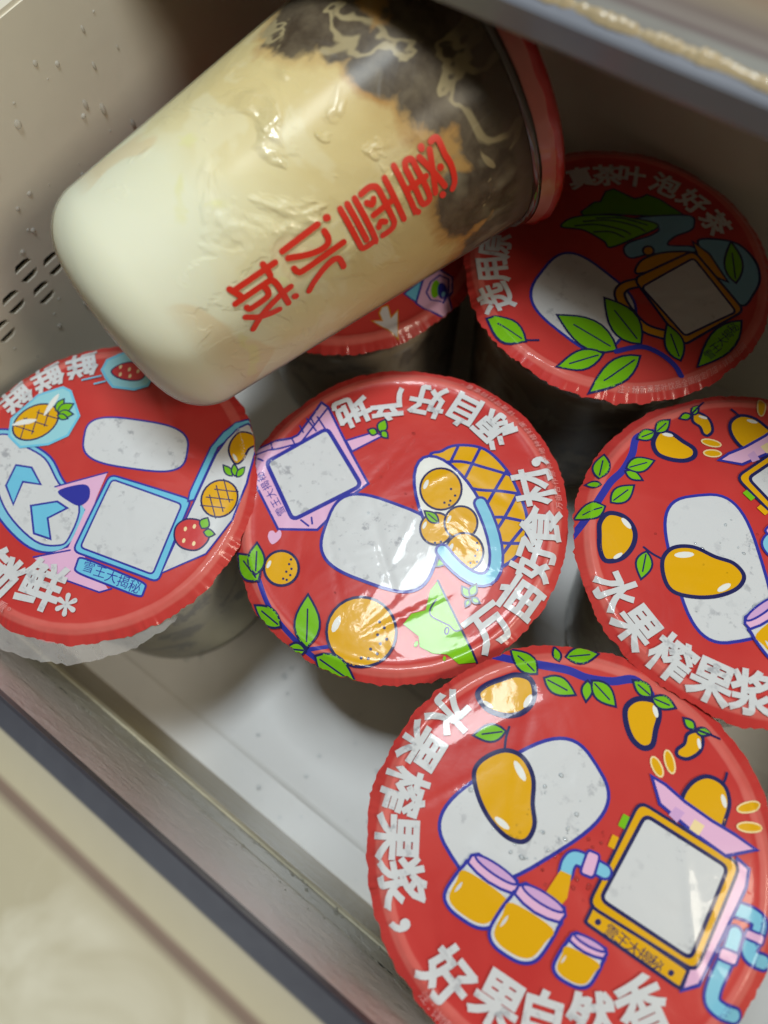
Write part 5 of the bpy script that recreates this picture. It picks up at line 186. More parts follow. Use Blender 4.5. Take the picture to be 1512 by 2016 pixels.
  ('printed_ice_cube',[('p','ice',0,[(-26.33,31.5),(-23.24,37.04),(-18.58,38.62),(-9.62,34.02),(-8.92,31.88),(-11.39,28.5),(-17.61,25.47),(-21.75,26.58),(-25.04,28.0)]),('l','cyan',0.77,0,1,[(-26.33,31.5),(-23.24,37.04),(-18.58,38.62),(-9.62,34.02),(-8.92,31.88),(-11.39,28.5),(-17.61,25.47),(-21.75,26.58),(-25.04,28.0)]),('p','straw',1,[(-22.33,29.6),(-21.29,33.35),(-17.76,36.11),(-12.82,34.87),(-12.4,31.99),(-16.1,29.49),(-19.85,28.62)]),('l','navy',0.44,1,1,[(-22.33,29.6),(-21.29,33.35),(-17.76,36.11),(-12.82,34.87),(-12.4,31.99),(-16.1,29.49),(-19.85,28.62)]),('p','cream',0,[(-20.4,32.21),(-20.31,31.68),(-20.54,31.39),(-20.97,31.52),(-21.35,31.99),(-21.44,32.53),(-21.21,32.81),(-20.77,32.68)]),('p','cream',0,[(-17.4,33.09),(-17.31,32.56),(-17.55,32.27),(-17.98,32.4),(-18.35,32.87),(-18.44,33.4),(-18.2,33.69),(-17.77,33.56)]),('p','cream',0,[(-18.42,30.13),(-18.33,29.6),(-18.57,29.32),(-18.99,29.45),(-19.36,29.91),(-19.46,30.44),(-19.22,30.72),(-18.79,30.59)]),('p','cream',0,[(-15.43,31.4),(-15.34,30.87),(-15.58,30.58),(-16.0,30.71),(-16.37,31.18),(-16.46,31.71),(-16.22,31.99),(-15.8,31.86)]),('p','cream',0,[(-14.64,34.19),(-14.55,33.66),(-14.79,33.38),(-15.21,33.51),(-15.58,33.98),(-15.67,34.51),(-15.43,34.79),(-15.01,34.66)])]),
  ('printed_streak',[('l','cyan',0.55,0,0,[(-27.52,21.78),(-23.68,26.19)]),('l','cyan',0.55,0,0,[(-23.23,22.95),(-21.1,25.52)])]),
  ('lettering',[('g','white','鲜',-31.91,25.82,-128.99,9.45,0.036,1.0),('g','white','鲜',-37.92,16.42,-113.41,9.45,0.036,1.0),('g','white','鲜',-41.12,5.6,-97.75,9.45,0.036,1.0)]),
  ('lettering',[('g','white','锁',-3.15,-37.01,-4.86,12.91,0.036,0.95),('g','white','鲜',9.41,-31.77,16.49,12.91,0.036,0.95)]),
  ('lettering',[('g','white','*',19.11,-31.78,31.01,12.63,0.02,1.0)]),
  ('small_print',[('g','faint','查',1.5,-43.04,1.99,2.86,0,1.0),('g','faint','看',4.32,-42.75,5.77,2.86,0,1.0),('g','faint','。',6.76,-42.05,9.14,2.86,0,1.0)]),
 ],
 'F':[
  ('printed_arrow',[('p','white',0,[(28.4,-18.45),(29.64,-16.95),(33.17,-20.02),(33.25,-16.47),(39.12,-24.58),(28.8,-24.39),(31.48,-22.48),(28.95,-20.79)]),('l','amber',0.45,0,1,[(28.4,-18.45),(29.64,-16.95),(33.17,-20.02),(33.25,-16.47),(39.12,-24.58),(28.8,-24.39),(31.48,-22.48),(28.95,-20.79)])]),
  ('printed_machine',[('p','pink',0,[(36.47,-11.09),(33.13,-2.27),(35.44,3.59),(40.39,3.53),(43.81,-1.48),(43.87,-3.64),(47.13,-6.09),(46.79,-9.54),(42.78,-11.12),(40.29,-11.62)]),('l','blue',0.62,0,1,[(36.47,-11.09),(33.13,-2.27),(35.44,3.59),(40.39,3.53),(43.81,-1.48),(43.87,-3.64),(47.13,-6.09),(46.79,-9.54),(42.78,-11.12),(40.29,-11.62)]),('p','pink',0,[(39.74,-7.58),(36.92,-6.01),(35.79,-1.92),(36.68,1.8),(39.89,2.16),(43.16,-2.6),(43.72,-6.32)]),('l','blue',0.56,0,1,[(39.74,-7.58),(36.92,-6.01),(35.79,-1.92),(36.68,1.8),(39.89,2.16),(43.16,-2.6),(43.72,-6.32)]),('p','green',0,[(39.95,-2.79),(40.49,-4.03),(40.75,-5.16),(40.69,-6.02),(40.31,-6.48),(39.69,-6.46),(38.9,-5.97),(38.08,-5.09),(37.33,-3.94),(36.79,-2.69),(36.52,-1.55),(36.58,-0.68),(36.96,-0.22),(37.59,-0.24),(38.38,-0.74),(39.21,-1.64)]),('p','blue',0,[(42.27,-1.83),(43.07,-2.94),(43.57,-4.04),(43.69,-4.97),(43.42,-5.59),(42.8,-5.8),(41.92,-5.58),(40.91,-4.96),(39.92,-4.02),(39.11,-2.91),(38.6,-1.8),(38.47,-0.86),(38.74,-0.23),(39.37,-0.02),(40.27,-0.25),(41.28,-0.88)]),('p','sky',0,[(42.47,-3.53),(42.67,-4.17),(42.58,-4.64),(42.25,-4.77),(41.81,-4.5),(41.41,-3.95),(41.21,-3.31),(41.3,-2.83),(41.63,-2.71),(42.08,-2.97)]),('p','cyan',0,[(31.31,-10.38),(33.06,-3.0),(36.3,-10.86)]),('l','blue',0.51,0,1,[(31.31,-10.38),(33.06,-3.0),(36.3,-10.86)])]),
 ],
}
TUB=dict(b=[-82.35, -9.8, 125.18],a=[0.33202, 0.93243, 0.14263],e1=[0.94206, -0.33545, 0.0],e2=[-0.04785, -0.13436, 0.98978],L=113.31,rb=31.86,fil=14.22,rt=39.15)
STROKES=[[[(38.84,35.45),(39.02,32.89),(38.89,30.41)],[(41.37,33.39),(30.35,33.39)],[(29.46,34.85),(30.69,30.04)],[(28.59,28.7),(37.44,28.8),(38.64,28.15),(39.07,26.04),(39.08,21.18),(39.02,16.04)],[(36.39,27.93),(36.43,25.3),(35.43,23.65),(31.44,23.37),(30.6,23.74),(30.3,24.9)],[(41.49,21.84),(38.06,21.07),(33.15,18.81),(30.12,16.33),(28.68,14.75)],[(28.78,21.6),(31.3,18.4),(33.73,16.81),(36.42,15.99)],[(41.16,17.17),(41.3,16.99)]],[[(56.42,36.24),(56.61,36.04)],[(44.09,35.28),(53.97,36.04)],[(54.52,32.65),(54.58,30.06),(53.77,28.0),(51.77,27.56),(48.54,28.86),(44.4,31.96)],[(57.16,25.05),(46.55,24.49),(44.72,25.24),(44.3,27.32)],[(54.56,16.33),(54.49,20.19),(53.19,21.28),(50.37,20.45),(46.78,17.91),(44.68,15.57)]],[[(60.09,36.02),(60.22,21.49),(60.31,19.19),(60.95,18.13),(63.41,18.25),(64.16,19.63),(64.04,36.15)],[(62.01,36.07),(62.19,20.57)],[(65.75,36.13),(67.77,36.47),(69.01,35.89),(69.7,34.29),(69.77,28.59),(69.83,22.02),(69.68,20.09),(68.54,18.57),(66.05,18.33)],[(72.06,36.1),(72.16,19.25)],[(66.05,27.26),(71.42,28.03)],[(65.96,32.45),(66.9,30.96),(67.73,32.29)],[(66.0,22.22),(66.95,23.58),(67.94,22.54)]],[[(75.13,37.71),(75.27,21.77),(75.37,19.69),(75.98,18.29)],[(77.24,34.82),(77.57,36.21),(78.08,36.78),(78.93,36.6),(79.45,35.47),(79.44,32.7),(79.74,26.68),(79.76,21.54),(79.21,19.93),(77.91,19.78),(77.4,21.53),(77.41,23.91),(77.24,34.82)],[(75.98,28.11),(80.71,28.42)],[(81.05,35.22),(82.54,28.86),(83.96,21.38)],[(83.88,35.47),(82.56,28.4),(81.32,21.17)],[(82.38,37.72),(82.36,37.32)],[(84.48,28.32),(84.58,28.12)],[(82.71,19.05),(82.81,18.82)],[(84.86,37.44),(85.99,37.62),(86.58,36.25),(86.59,31.05),(86.96,28.14),(86.95,24.64),(86.48,20.77),(85.4,18.75)]]]

# ------------------------------------------------------------------ helpers
COL = scene.collection
def link_mesh(name, verts, faces, mats, parent=None, fmat=None, smooth=True, normals=None, scale=S):
    me = bpy.data.meshes.new(name)
    me.from_pydata([tuple(c*scale for c in v) for v in verts], [], faces)
    for m in (mats if isinstance(mats, (list, tuple)) else [mats]):
        me.materials.append(m)
    if fmat:
        me.polygons.foreach_set('material_index', fmat)
    me.polygons.foreach_set('use_smooth', [smooth]*len(me.polygons))
    me.validate(clean_customdata=False)
    me.update()
    if normals and len(normals) == len(me.vertices):
        me.normals_split_custom_set_from_vertices(normals)
    ob = bpy.data.objects.new(name, me)
    COL.objects.link(ob)
    if parent:
        ob.parent = parent
    return ob
def tag(o, label=None, cat=None, group=None, kind=None):
    if label: o['label'] = label
    if cat: o['category'] = cat
    if group: o['group'] = group
    if kind: o['kind'] = kind
    return o
def empty(name, mat):
    e = bpy.data.objects.new(name, None)
    COL.objects.link(e)
    e.empty_display_size = 0.01
    e.matrix_world = mat
    return e

class NT:
    """small node-graph helper"""
    def __init__(self, name):
        self.m = bpy.data.materials.new(name)
        self.m.use_nodes = True
        self.t = self.m.node_tree
        self.p = self.t.nodes['Principled BSDF']
    def n(self, kind, **kw):
        nd = self.t.nodes.new(kind)
        for k, v in kw.items():
            if k.startswith('i_'):
                key = k[2:]
                key = int(key) if key.isdigit() else key.replace('_', ' ')
                self.put(nd.inputs[key], v)
            else:
                setattr(nd, k, v)
        return nd
    def put(self, sock, v):
        if hasattr(v, 'links') or isinstance(v, bpy.types.NodeSocket):
            self.t.links.new(v, sock)
        else:
            sock.default_value = v
    def coord(self, which='Object'):
        return self.n('ShaderNodeTexCoord').outputs[which]
    def noise(self, vec, scale, detail=3, rough=.5, dist=0):
        nd = self.n('ShaderNodeTexNoise', i_Vector=vec, i_Scale=scale, i_Detail=detail, i_Roughness=rough, i_Distortion=dist)
        return nd.outputs['Fac']
    def ramp(self, fac, stops, interp='LINEAR'):
        nd = self.n('ShaderNodeValToRGB')
        self.put(nd.inputs[0], fac)
        r = nd.color_ramp
        r.interpolation = interp
        while len(r.elements) > 1:
            r.elements.remove(r.elements[-1])
        r.elements[0].position = stops[0][0]
        r.elements[0].color = c4(stops[0][1])
        for pos, c in stops[1:]:
            e = r.elements.new(pos)
            e.color = c4(c)
        return nd.outputs[0]
    def math(self, op, a, b=0.0, c=0.0, clamp=False):
        nd = self.n('ShaderNodeMath', operation=op, use_clamp=clamp)
        self.put(nd.inputs[0], a); self.put(nd.inputs[1], b); self.put(nd.inputs[2], c)
        return nd.outputs[0]
    def mix(self, f, a, b):
        nd = self.n('ShaderNodeMix', data_type='RGBA')
        self.put(nd.inputs[0], f)
        self.put(nd.inputs[6], c4(a) if isinstance(a, tuple) else a)
        self.put(nd.inputs[7], c4(b) if isinstance(b, tuple) else b)
        return nd.outputs[2]
    def xyz(self, vec):
        s = self.n('ShaderNodeSeparateXYZ'); self.put(s.inputs[0], vec)
        return s.outputs
    def bump(self, h, strength=.3, dist=.001, normal=None):
        b = self.n('ShaderNodeBump', i_Strength=strength, i_Distance=dist, i_Height=h)
        if normal is not None: self.put(b.inputs['Normal'], normal)
        return b.outputs[0]
    def set(self, **kw):
        for k, v in kw.items():
            s = self.p.inputs[k.replace('_', ' ')]
            self.put(s, c4(v) if isinstance(v, tuple) and len(v) == 3 and s.type == 'RGBA' else v)
        return self
def c4(c):
    if isinstance(c, (int, float)): return (c, c, c, 1)
    return (c[0], c[1], c[2], 1) if len(c) == 3 else c
def srgb(r, g, b):
    f = lambda v: (v/255/12.92) if v/255 <= .04045 else ((v/255+.055)/1.055)**2.4
    return (f(r), f(g), f(b))

# ------------------------------------------------------------------ materials
def film_bump(t, co):
    n1 = t.noise(co, 150, 3, .55, .4)
    n2 = t.noise(co, 45, 2, .5, 1.2)
    return t.bump(t.math('ADD', t.math('MULTIPLY', n1, .25), n2), .22, .0016)

def ink(name, col, speck=0.0, rough=.3):
    t = NT(name)
    co = t.coord()
    c = c4(col)
    if speck:
        n = t.noise(co, 330, 4, .65)
        big = t.noise(co, 38, 3, .6)
        mask = t.math('MULTIPLY', t.ramp(n, [(.56, 0), (.66, 1)]), t.ramp(big, [(.46, 0), (.62, 1)]))
        c = t.mix(t.math('MULTIPLY', mask, speck), c, (.22, .23, .27))
    t.set(Base_Color=c, Roughness=rough, Coat_Weight=.2, Coat_Roughness=.055, Specular_IOR_Level=.14)
    b = film_bump(t, co)
    t.set(Normal=b, Coat_Normal=b)
    return t.m
INK = {
    'navy': ink('ink_navy', srgb(38, 40, 92)), 'blue': ink('ink_blue', srgb(52, 56, 158)),
    'gold': ink('ink_gold', srgb(222, 168, 18)), 'amber': ink('ink_amber', srgb(205, 145, 20)),
    'green': ink('ink_green', srgb(118, 186, 28)), 'lime': ink('ink_lime', srgb(128, 196, 24)),
    'moss': ink('ink_moss', srgb(84, 142, 26)), 'white': ink('ink_white', srgb(208, 211, 214), .6),
    'pale': ink('ink_pale', srgb(228, 230, 226)), 'cream': ink('ink_cream', srgb(238, 216, 165)),
    'pink': ink('ink_pink', srgb(226, 180, 214)), 'lilac': ink('ink_lilac', srgb(206, 165, 212)),
    'sky': ink('ink_sky', srgb(128, 196, 222)), 'cyan': ink('ink_cyan', srgb(112, 194, 226)),
    'ice': ink('ink_ice', srgb(150, 208, 220)), 'river': ink('ink_river', srgb(120, 176, 205)),
    'straw': ink('ink_straw', srgb(200, 60, 62)), 'faint': ink('ink_faint', srgb(222, 150, 148)),
}
def film_material(name, red=(190, 56, 54)):
    t = NT(name)
    co = t.coord()
    x, y, z = t.xyz(co)
    r = t.math('SQRT', t.math('ADD', t.math('MULTIPLY', x, x), t.math('MULTIPLY', y, y)))
    nz = t.noise(co, 60, 3, .6)
    rr = t.math('ADD', r, t.math('MULTIPLY', t.math('SUBTRACT', nz, .5), .0012))
    ring = t.ramp(t.math('MULTIPLY', rr, 20), [(.836, 0), (.846, 1), (.893, 1), (.905, 0)])
    blot = t.noise(co, 28, 3, .55)
    base = t.mix(t.ramp(blot, [(.35, 0), (.7, 1)]), srgb(*red), srgb(red[0]+14, red[1]+18, red[2]+14))
    base = t.mix(t.math('MULTIPLY', ring, t.ramp(nz, [(.3, .35), (.7, .75)])), base, srgb(222, 128, 118))
    t.set(Base_Color=base, Roughness=.3, Coat_Weight=.2, Coat_Roughness=.055, Specular_IOR_Level=.14)
    b = film_bump(t, co)
    t.set(Normal=b, Coat_Normal=b)
    return t.m
FILM = film_material('red_film')

def plastic(name, col, rough=.4, bump=.08, bscale=300, var=.08, coat=0):
    t = NT(name)
    co = t.coord()
    n = t.noise(co, 14, 4, .6)
    c2 = tuple(max(0, c*(1-var*2)) for c in col)
    t.set(Base_Color=t.mix(t.ramp(n, [(.3, 0), (.7, 1)]), tuple(col), c2), Roughness=rough, Coat_Weight=coat, Coat_Roughness=.1)
    t.set(Normal=t.bump(t.noise(co, bscale, 2, .5), bump, .0005))
    return t.m
WHITE_RIM = plastic('clear_rim', srgb(200, 190, 180), .25, .05)

def drink_material(name, top, mid, low, blot, scale=38, rough=.18):
    """frozen drink seen through the thin clear cup wall"""
    t = NT(name)
    co = t.coord()
    x, y, z = t.xyz(co)
    n = t.noise(co, scale, 5, .62, 1.1)
    h = t.math('ADD', t.math('MULTIPLY', z, 10.5), t.math('MULTIPLY', t.math('SUBTRACT', n, .5), .9))
    base = t.ramp(h, [(.05, low), (.35, low), (.5, mid), (.72, mid), (.86, top)])
    n2 = t.noise(co, scale*1.7, 4, .6, .8)
    base = t.mix(t.ramp(n2, [(.52, 0), (.58, 1)]), base, blot)
    t.set(Base_Color=base, Roughness=.45, Coat_Weight=1.0, Coat_Roughness=rough*.5)
    t.set(Normal=t.bump(n2, .25, .002), Subsurface_Weight=.15, Subsurface_Radius=(.004, .003, .002), Subsurface_Scale=1.0)
    t.set(Coat_Normal=t.bump(t.noise(co, 25, 2), .05, .001))
    return t.m

# ------------------------------------------------------------------ glyph outlines from Blender's own font
def glyph_meshes(keys):
    tmp = {}
    for ch, bold in keys:
        cu = bpy.data.curves.new('glyph', 'FONT')
        cu.body = ch; cu.size = 1; cu.resolution_u = 3
        cu.fill_mode = 'BOTH' if hasattr(cu, 'fill_mode') else cu.fill_mode
        ob = bpy.data.objects.new('glyph', cu)
        COL.objects.link(ob)
        tmp[(ch, bold)] = ob
    bpy.context.view_layer.update()
    dg = bpy.context.evaluated_depsgraph_get()
    out = {}
    for k, ob in tmp.items():
        me = bpy.data.meshes.new_from_object(ob.evaluated_get(dg))
        me.calc_loop_triangles()
        vs = [(v.co.x, v.co.y) for v in me.vertices]
        tris = [tuple(t.vertices) for t in me.loop_triangles]
        cnt = {}
        for tr3 in tris:
            for i in range(3):
                ed = (tr3[i], tr3[(i+1) % 3])
                if (ed[1], ed[0]) in cnt: del cnt[(ed[1], ed[0])]
                else: cnt[ed] = 1
        nxt = {}
        for p, q in cnt: nxt[p] = q
        loops = []
        while nxt:
            st = next(iter(nxt)); lp = [st]; cur = nxt.pop(st)
            while cur != st and cur in nxt:
                lp.append(cur); cur = nxt.pop(cur)
            if len(lp) > 2: loops.append([vs[i] for i in lp])
        out[k] = (vs, tris, loops)
        bpy.data.meshes.remove(me)
    for ob in tmp.values():
        cu = ob.data
        bpy.data.objects.remove(ob)
        bpy.data.curves.remove(cu)
    return out
need = set()
for els in ART.values():
    for _nm, e in els:
        for it in e:
            if it[0] == 'g': need.add((it[2], it[7]))
GLYPH = glyph_meshes(sorted(need))
def em_of(ch, bold):
    vs = GLYPH[(ch, bold)][0]
    xs = [v[0] for v in vs]; ys = [v[1] for v in vs]
    return (min(xs)+max(xs))/2, (min(ys)+max(ys))/2, max(xs)-min(xs), max(ys)-min(ys)
REF = max(em_of(*k)[3] for k in GLYPH) if GLYPH else 1

# ------------------------------------------------------------------ 2D drawing -> triangles
def smooth_pts(ps, closed, sub=5):
    n = len(ps); out = []
    rng = range(n) if closed else range(n-1)
    for i in rng:
        if closed:
            p0, p1, p2, p3 = ps[i-1], ps[i], ps[(i+1) % n], ps[(i+2) % n]
        else:
            p0, p1, p2, p3 = ps[max(i-1, 0)], ps[i], ps[i+1], ps[min(i+2, n-1)]
        for k in range(sub):
            t = k/sub
            out.append(tuple(.5*((2*p1[j]) + (-p0[j]+p2[j])*t + (2*p0[j]-5*p1[j]+4*p2[j]-p3[j])*t*t + (-p0[j]+3*p1[j]-3*p2[j]+p3[j])*t**3) for j in (0, 1)))
    if not closed: out.append(tuple(ps[-1]))
    return out
def ribbon(ps, w, closed, caps=True):
    P = [Vector(p) for p in ps]
    Q = [P[0]]
    for p in P[1:]:
        if (p-Q[-1]).length > 1e-3: Q.append(p)
    if closed and (Q[0]-Q[-1]).length < 1e-3: Q.pop()
    P = Q; n = len(P)
    if n < 2: P = [P[0], P[0]+Vector((.02, 0))]; n = 2
    vs, fs = [], []
    for i in range(n):
        a = P[i-1] if (i > 0 or closed) else P[i]
        c = P[(i+1) % n] if (i < n-1 or closed) else P[i]
        d1 = (P[i]-a); d2 = (c-P[i])
        if d1.length < 1e-6: d1 = d2
        if d2.length < 1e-6: d2 = d1
        d1 = d1.normalized(); d2 = d2.normalized()
        nn = Vector((-d1.y-d2.y, d1.x+d2.x))
        nn = nn.normalized() if nn.length > 1e-4 else Vector((-d1.y, d1.x))
        cs = max(.5, nn.dot(Vector((-d1.y, d1.x))))
        o = nn*(w/2/cs)
        vs += [tuple(P[i]+o), tuple(P[i]-o)]
    for i in range(n if closed else n-1):
        j = (i+1) % n
        fs += [(2*i, 2*i+1, 2*j+1), (2*i, 2*j+1, 2*j)]
    if caps and not closed:
        for e, sg in ((0, 1), (n-1, -1)):
            l = Vector(vs[2*e])-P[e]
            a0 = math.atan2(l.y, l.x)
            ring = [2*e]
            for k in range(1, 7):
                a = a0+sg*math.pi*k/7
                vs.append((P[e].x+w/2*math.cos(a), P[e].y+w/2*math.sin(a)))
                ring.append(len(vs)-1)
            ring.append(2*e+1)
            for k in range(1, len(ring)-1):
                fs.append((ring[0], ring[k], ring[k+1]) if sg > 0 else (ring[0], ring[k+1], ring[k]))
    return vs, fs
def fill(ps):
    t = tessellate_polygon([[Vector((p[0], p[1], 0)) for p in ps]])
    return list(ps), [tuple(f) for f in t]
def refine(vs, fs, mx, rout=1e9, mxo=1):
    vs = list(vs); fs = list(fs); mx2 = mx*mx; mo2 = mxo*mxo; ro2 = rout*rout
    for _ in range(7):
        mid = {}; out = []; ch = False
        def m(a, b):
            k = (a, b) if a < b else (b, a)
            if k not in mid:
                dx = vs[a][0]-vs[b][0]; dy = vs[a][1]-vs[b][1]
                far = max(vs[a][0]**2+vs[a][1]**2, vs[b][0]**2+vs[b][1]**2) > ro2
                if dx*dx+dy*dy > (mo2 if far else mx2):
                    vs.append(((vs[a][0]+vs[b][0])/2, (vs[a][1]+vs[b][1])/2)); mid[k] = len(vs)-1
                else: mid[k] = None
            return mid[k]
        for a, b, c in fs:
            ab, bc, ca = m(a, b), m(b, c), m(c, a)
            k = (ab is not None, bc is not None, ca is not None)
            if not any(k): out.append((a, b, c)); continue
            ch = True
            if all(k): out += [(a, ab, ca), (ab, b, bc), (ca, bc, c), (ab, bc, ca)]
            elif k == (True, False, False): out += [(a, ab, c), (ab, b, c)]
            elif k == (False, True, False): out += [(a, b, bc), (a, bc, c)]
            elif k == (False, False, True): out += [(a, b, ca), (ca, b, c)]
            elif k == (True, True, False): out += [(ab, b, bc), (a, ab, bc), (a, bc, c)]
            elif k == (False, True, True): out += [(ca, bc, c), (a, b, bc), (a, bc, ca)]
            else: out += [(a, ab, ca), (ab, b, c), (ab, c, ca)]
        fs = out
        if not ch: break
    return vs, fs
def element_tris(el):
    if el[0] == 'p':
        ps = smooth_pts(el[3], True) if el[2] else el[3]
        return el[1], fill(ps)
    if el[0] == 'l':
        ps = smooth_pts(el[5], bool(el[4])) if el[3] else el[5]
        return el[1], ribbon(ps, el[2], bool(el[4]))
    _, col, ch, x, y, ang, size, bold, sx = el
    vs, fs, loops = GLYPH[(ch, bold)]
    cx, cy, bw, bh = em_of(ch, bold)
    k = size/REF
    a = math.radians(ang); c, s = math.cos(a), math.sin(a)
    def place(u, v):
        u = (u-cx)*k*sx; v = (v-cy)*k
        return (x+c*u-s*v, y+s*u+c*v)
    parts = [([place(u, v) for u, v in vs], fs)]
    if bold > .01:
        for lp in loops:
            parts.append(ribbon([place(u, v) for u, v in lp], 2*bold*size, True))
    return col, parts
# ------------------------------------------------------------------ sealed film lids
class Lid:
    def __init__(self, seed, dome):
        rnd = random.Random(seed)
        self.dome = dome
        self.rid = [(rnd.uniform(0, math.pi*2), rnd.uniform(-34, 34), rnd.uniform(1.0, 2.4), rnd.uniform(.06, .24)*rnd.choice((-1, 1)),
                     rnd.uniform(-25, 25), rnd.uniform(8, 20)) for _ in range(20)]
        self.waves = [(rnd.uniform(.06, .18), rnd.uniform(0, 6.28), rnd.uniform(0, 6.28), rnd.uniform(.03, .10)) for _ in range(6)]
        self.ph = [rnd.uniform(0, 6.28) for _ in range(8)]
        self.off = Vector((rnd.uniform(-99, 99), rnd.uniform(-99, 99), 0))
    def edge(self, th):
        e = 47.2 + .35*math.sin(2*th+self.ph[0])
        e += 1.0*mnoise.noise(Vector((math.cos(th)*3, math.sin(th)*3, 0))+self.off)
        e += .45*mnoise.noise(Vector((math.cos(th)*11, math.sin(th)*11, 3))+self.off)
        e += .5*mnoise.noise(Vector((math.cos(th)*30, math.sin(th)*30, 3))+self.off)
        e += .3*mnoise.noise(Vector((math.cos(th)*70, math.sin(th)*70, 3))+self.off)
        return e
    def h(self, x, y, fine=False):
        r = math.hypot(x, y)
        z = 0.0
        if r < 43:
            z += self.dome*max(1-(r/42.5)**2, 0)
            f = min(1.0, max(0, (42-r)/6))
            for kx, a, p, amp in self.waves:
                z += f*amp*math.sin(kx*(x*math.cos(a)+y*math.sin(a))+p)
            if fine:
                for a, d, w, amp, c, ln in self.rid:
                    u = x*math.cos(a)+y*math.sin(a)-d
                    v = -x*math.sin(a)+y*math.cos(a)-c
                    if abs(u) < 3.5*w:
                        z += f*amp*math.exp(-(u/w)**2-(v/ln)**2)
        z += .42*math.exp(-((r-43.0)/1.4)**2)
        if r > 43.6:
            th = math.atan2(y, x)
            q = r-43.6
            z -= .36*q**1.25
            cv = Vector((math.cos(th), math.sin(th), 0))
            z += q*(.20*mnoise.noise(cv*5+self.off)+.08*mnoise.noise(cv*14-self.off))
            if fine: z += q*(.14*mnoise.noise(cv*31+self.off)+.06*mnoise.noise(cv*95-self.off))*(.4+1.6*abs(mnoise.noise(cv*3-self.off)))
        return z
    def nrm(self, x, y):
        e = .15
        return Vector((-(self.h(x+e, y, 1)-self.h(x-e, y, 1))/(2*e), -(self.h(x, y+e, 1)-self.h(x, y-e, 1))/(2*e), 1)).normalized()
    def clampr(self, x, y):
        r = math.hypot(x, y)
        if r > 46:
            lim = self.edge(math.atan2(y, x))-.12
            if r > lim: return x*lim/r, y*lim/r
        return x, y
    def build(self, parent, mat, H):
        NA = 330
        rad = [0.001] + [1.2*i for i in range(1, 34)] + [40.6, 41.2, 41.7, 42.1, 42.5, 42.9, 43.3, 43.7, 44.1, 44.6, 45.2]
        vs, ns, fs = [], [], []
        rows = len(rad)+5
        for i in range(rows):
            for k in range(NA):
                th = 2*math.pi*k/NA
                if i < len(rad): r = rad[i]
                else: r = 45.2+(self.edge(th)-45.2)*(i-len(rad)+1)/5
                x, y = r*math.cos(th), r*math.sin(th)
                vs.append((x, y, H+self.h(x, y)))
                ns.append(self.nrm(x, y))
        for i in range(rows-1):
            for k in range(NA):
                k2 = (k+1) % NA
                fs.append((i*NA+k, (i+1)*NA+k, (i+1)*NA+k2, i*NA+k2))
        # underside so the film has a thickness
        nb = len(vs)
        for k in range(NA):
            th = 2*math.pi*k/NA
            r = self.edge(th); x, y = r*math.cos(th), r*math.sin(th)
            vs.append((x, y, H+self.h(x, y)-.12)); ns.append(Vector((math.cos(th), math.sin(th), 0)))
        for k in range(NA):
            th = 2*math.pi*k/NA
            x, y = 44*math.cos(th), 44*math.sin(th)
            vs.append((x, y, H+self.h(x, y)-.15)); ns.append(Vector((0, 0, -1)))
        b = (rows-1)*NA
        for k in range(NA):
            k2 = (k+1) % NA
            fs.append((b+k, nb+k, nb+k2, b+k2))
            fs.append((nb+k, nb+NA+k, nb+NA+k2, nb+k2))
        return link_mesh('lid', vs, fs, mat, parent, normals=ns)
    def prints(self, parent, art, H, rot=0):
        c, s = math.cos(math.radians(rot)), math.sin(math.radians(rot))
        lay = .05
        for name, els in art:
            vs, ns, fs, fm, mats = [], [], [], [], []
            for el in els:
              col, parts = element_tris(el)
              for pi, (v2, f2) in enumerate(parts if isinstance(parts, list) else [parts]):
                v2, f2 = refine(v2, f2, 1.5, 38.5, .75)
                v2 = [(c*x-s*y, s*x+c*y) for x, y in v2]
                far = [math.hypot(x, y) > 47.6 for x, y in v2]
                v2 = [self.clampr(x, y) for x, y in v2]
                lay += .0045 if pi == 0 else .0008
                if INK[col] not in mats: mats.append(INK[col])
                mi = mats.index(INK[col]); o = len(vs)
                for x, y in v2:
                    vs.append((x, y, H+self.h(x, y)+lay)); ns.append(self.nrm(x, y))
                for a, b, d in f2:
                    if far[a] and far[b] and far[d]: continue
                    area = (v2[b][0]-v2[a][0])*(v2[d][1]-v2[a][1])-(v2[d][0]-v2[a][0])*(v2[b][1]-v2[a][1])
                    if abs(area) < 1e-7: continue
                    fs.append((o+a, o+b, o+d) if area > 0 else (o+a, o+d, o+b)); fm.append(mi)
            if fs:
                link_mesh(name, vs, fs, mats, parent, fmat=fm, normals=ns)

def lathe(prof, n, twist=None):
    vs, fs = [], []
    for i, (r, z) in enumerate(prof):
        for k in range(n):
            a = 2*math.pi*k/n
            vs.append((r*math.cos(a), r*math.sin(a), z))
    for i in range(len(prof)-1):
        for k in range(n):
            k2 = (k+1) % n
            fs.append((i*n+k, i*n+k2, (i+1)*n+k2, (i+1)*n+k))
    return vs, fs
def cup_profile(H, rb, fil, rt, flute=0):
    p = [(.01, 1.2), (rb-fil-3, 1.0), (rb-fil, 0)]
    for i in range(1, 9):
        a = math.pi/2*i/8
        p.append((rb-fil+fil*math.sin(a), fil-fil*math.cos(a)))
    for i in range(1, 13):
        t = i/12
        p.append((rb+(rt-rb)*t, fil+(H-9-fil)*t))
    p += [(rt+.9, H-8.2), (rt+1.0, H-2.6)]
    return p
def lid_matrix(c, n):
    n = Vector(n).normalized()
    e1 = (Vector((1, 0, 0))-n*n.x).normalized()
    e2 = n.cross(e1)
    return e1, e2, n
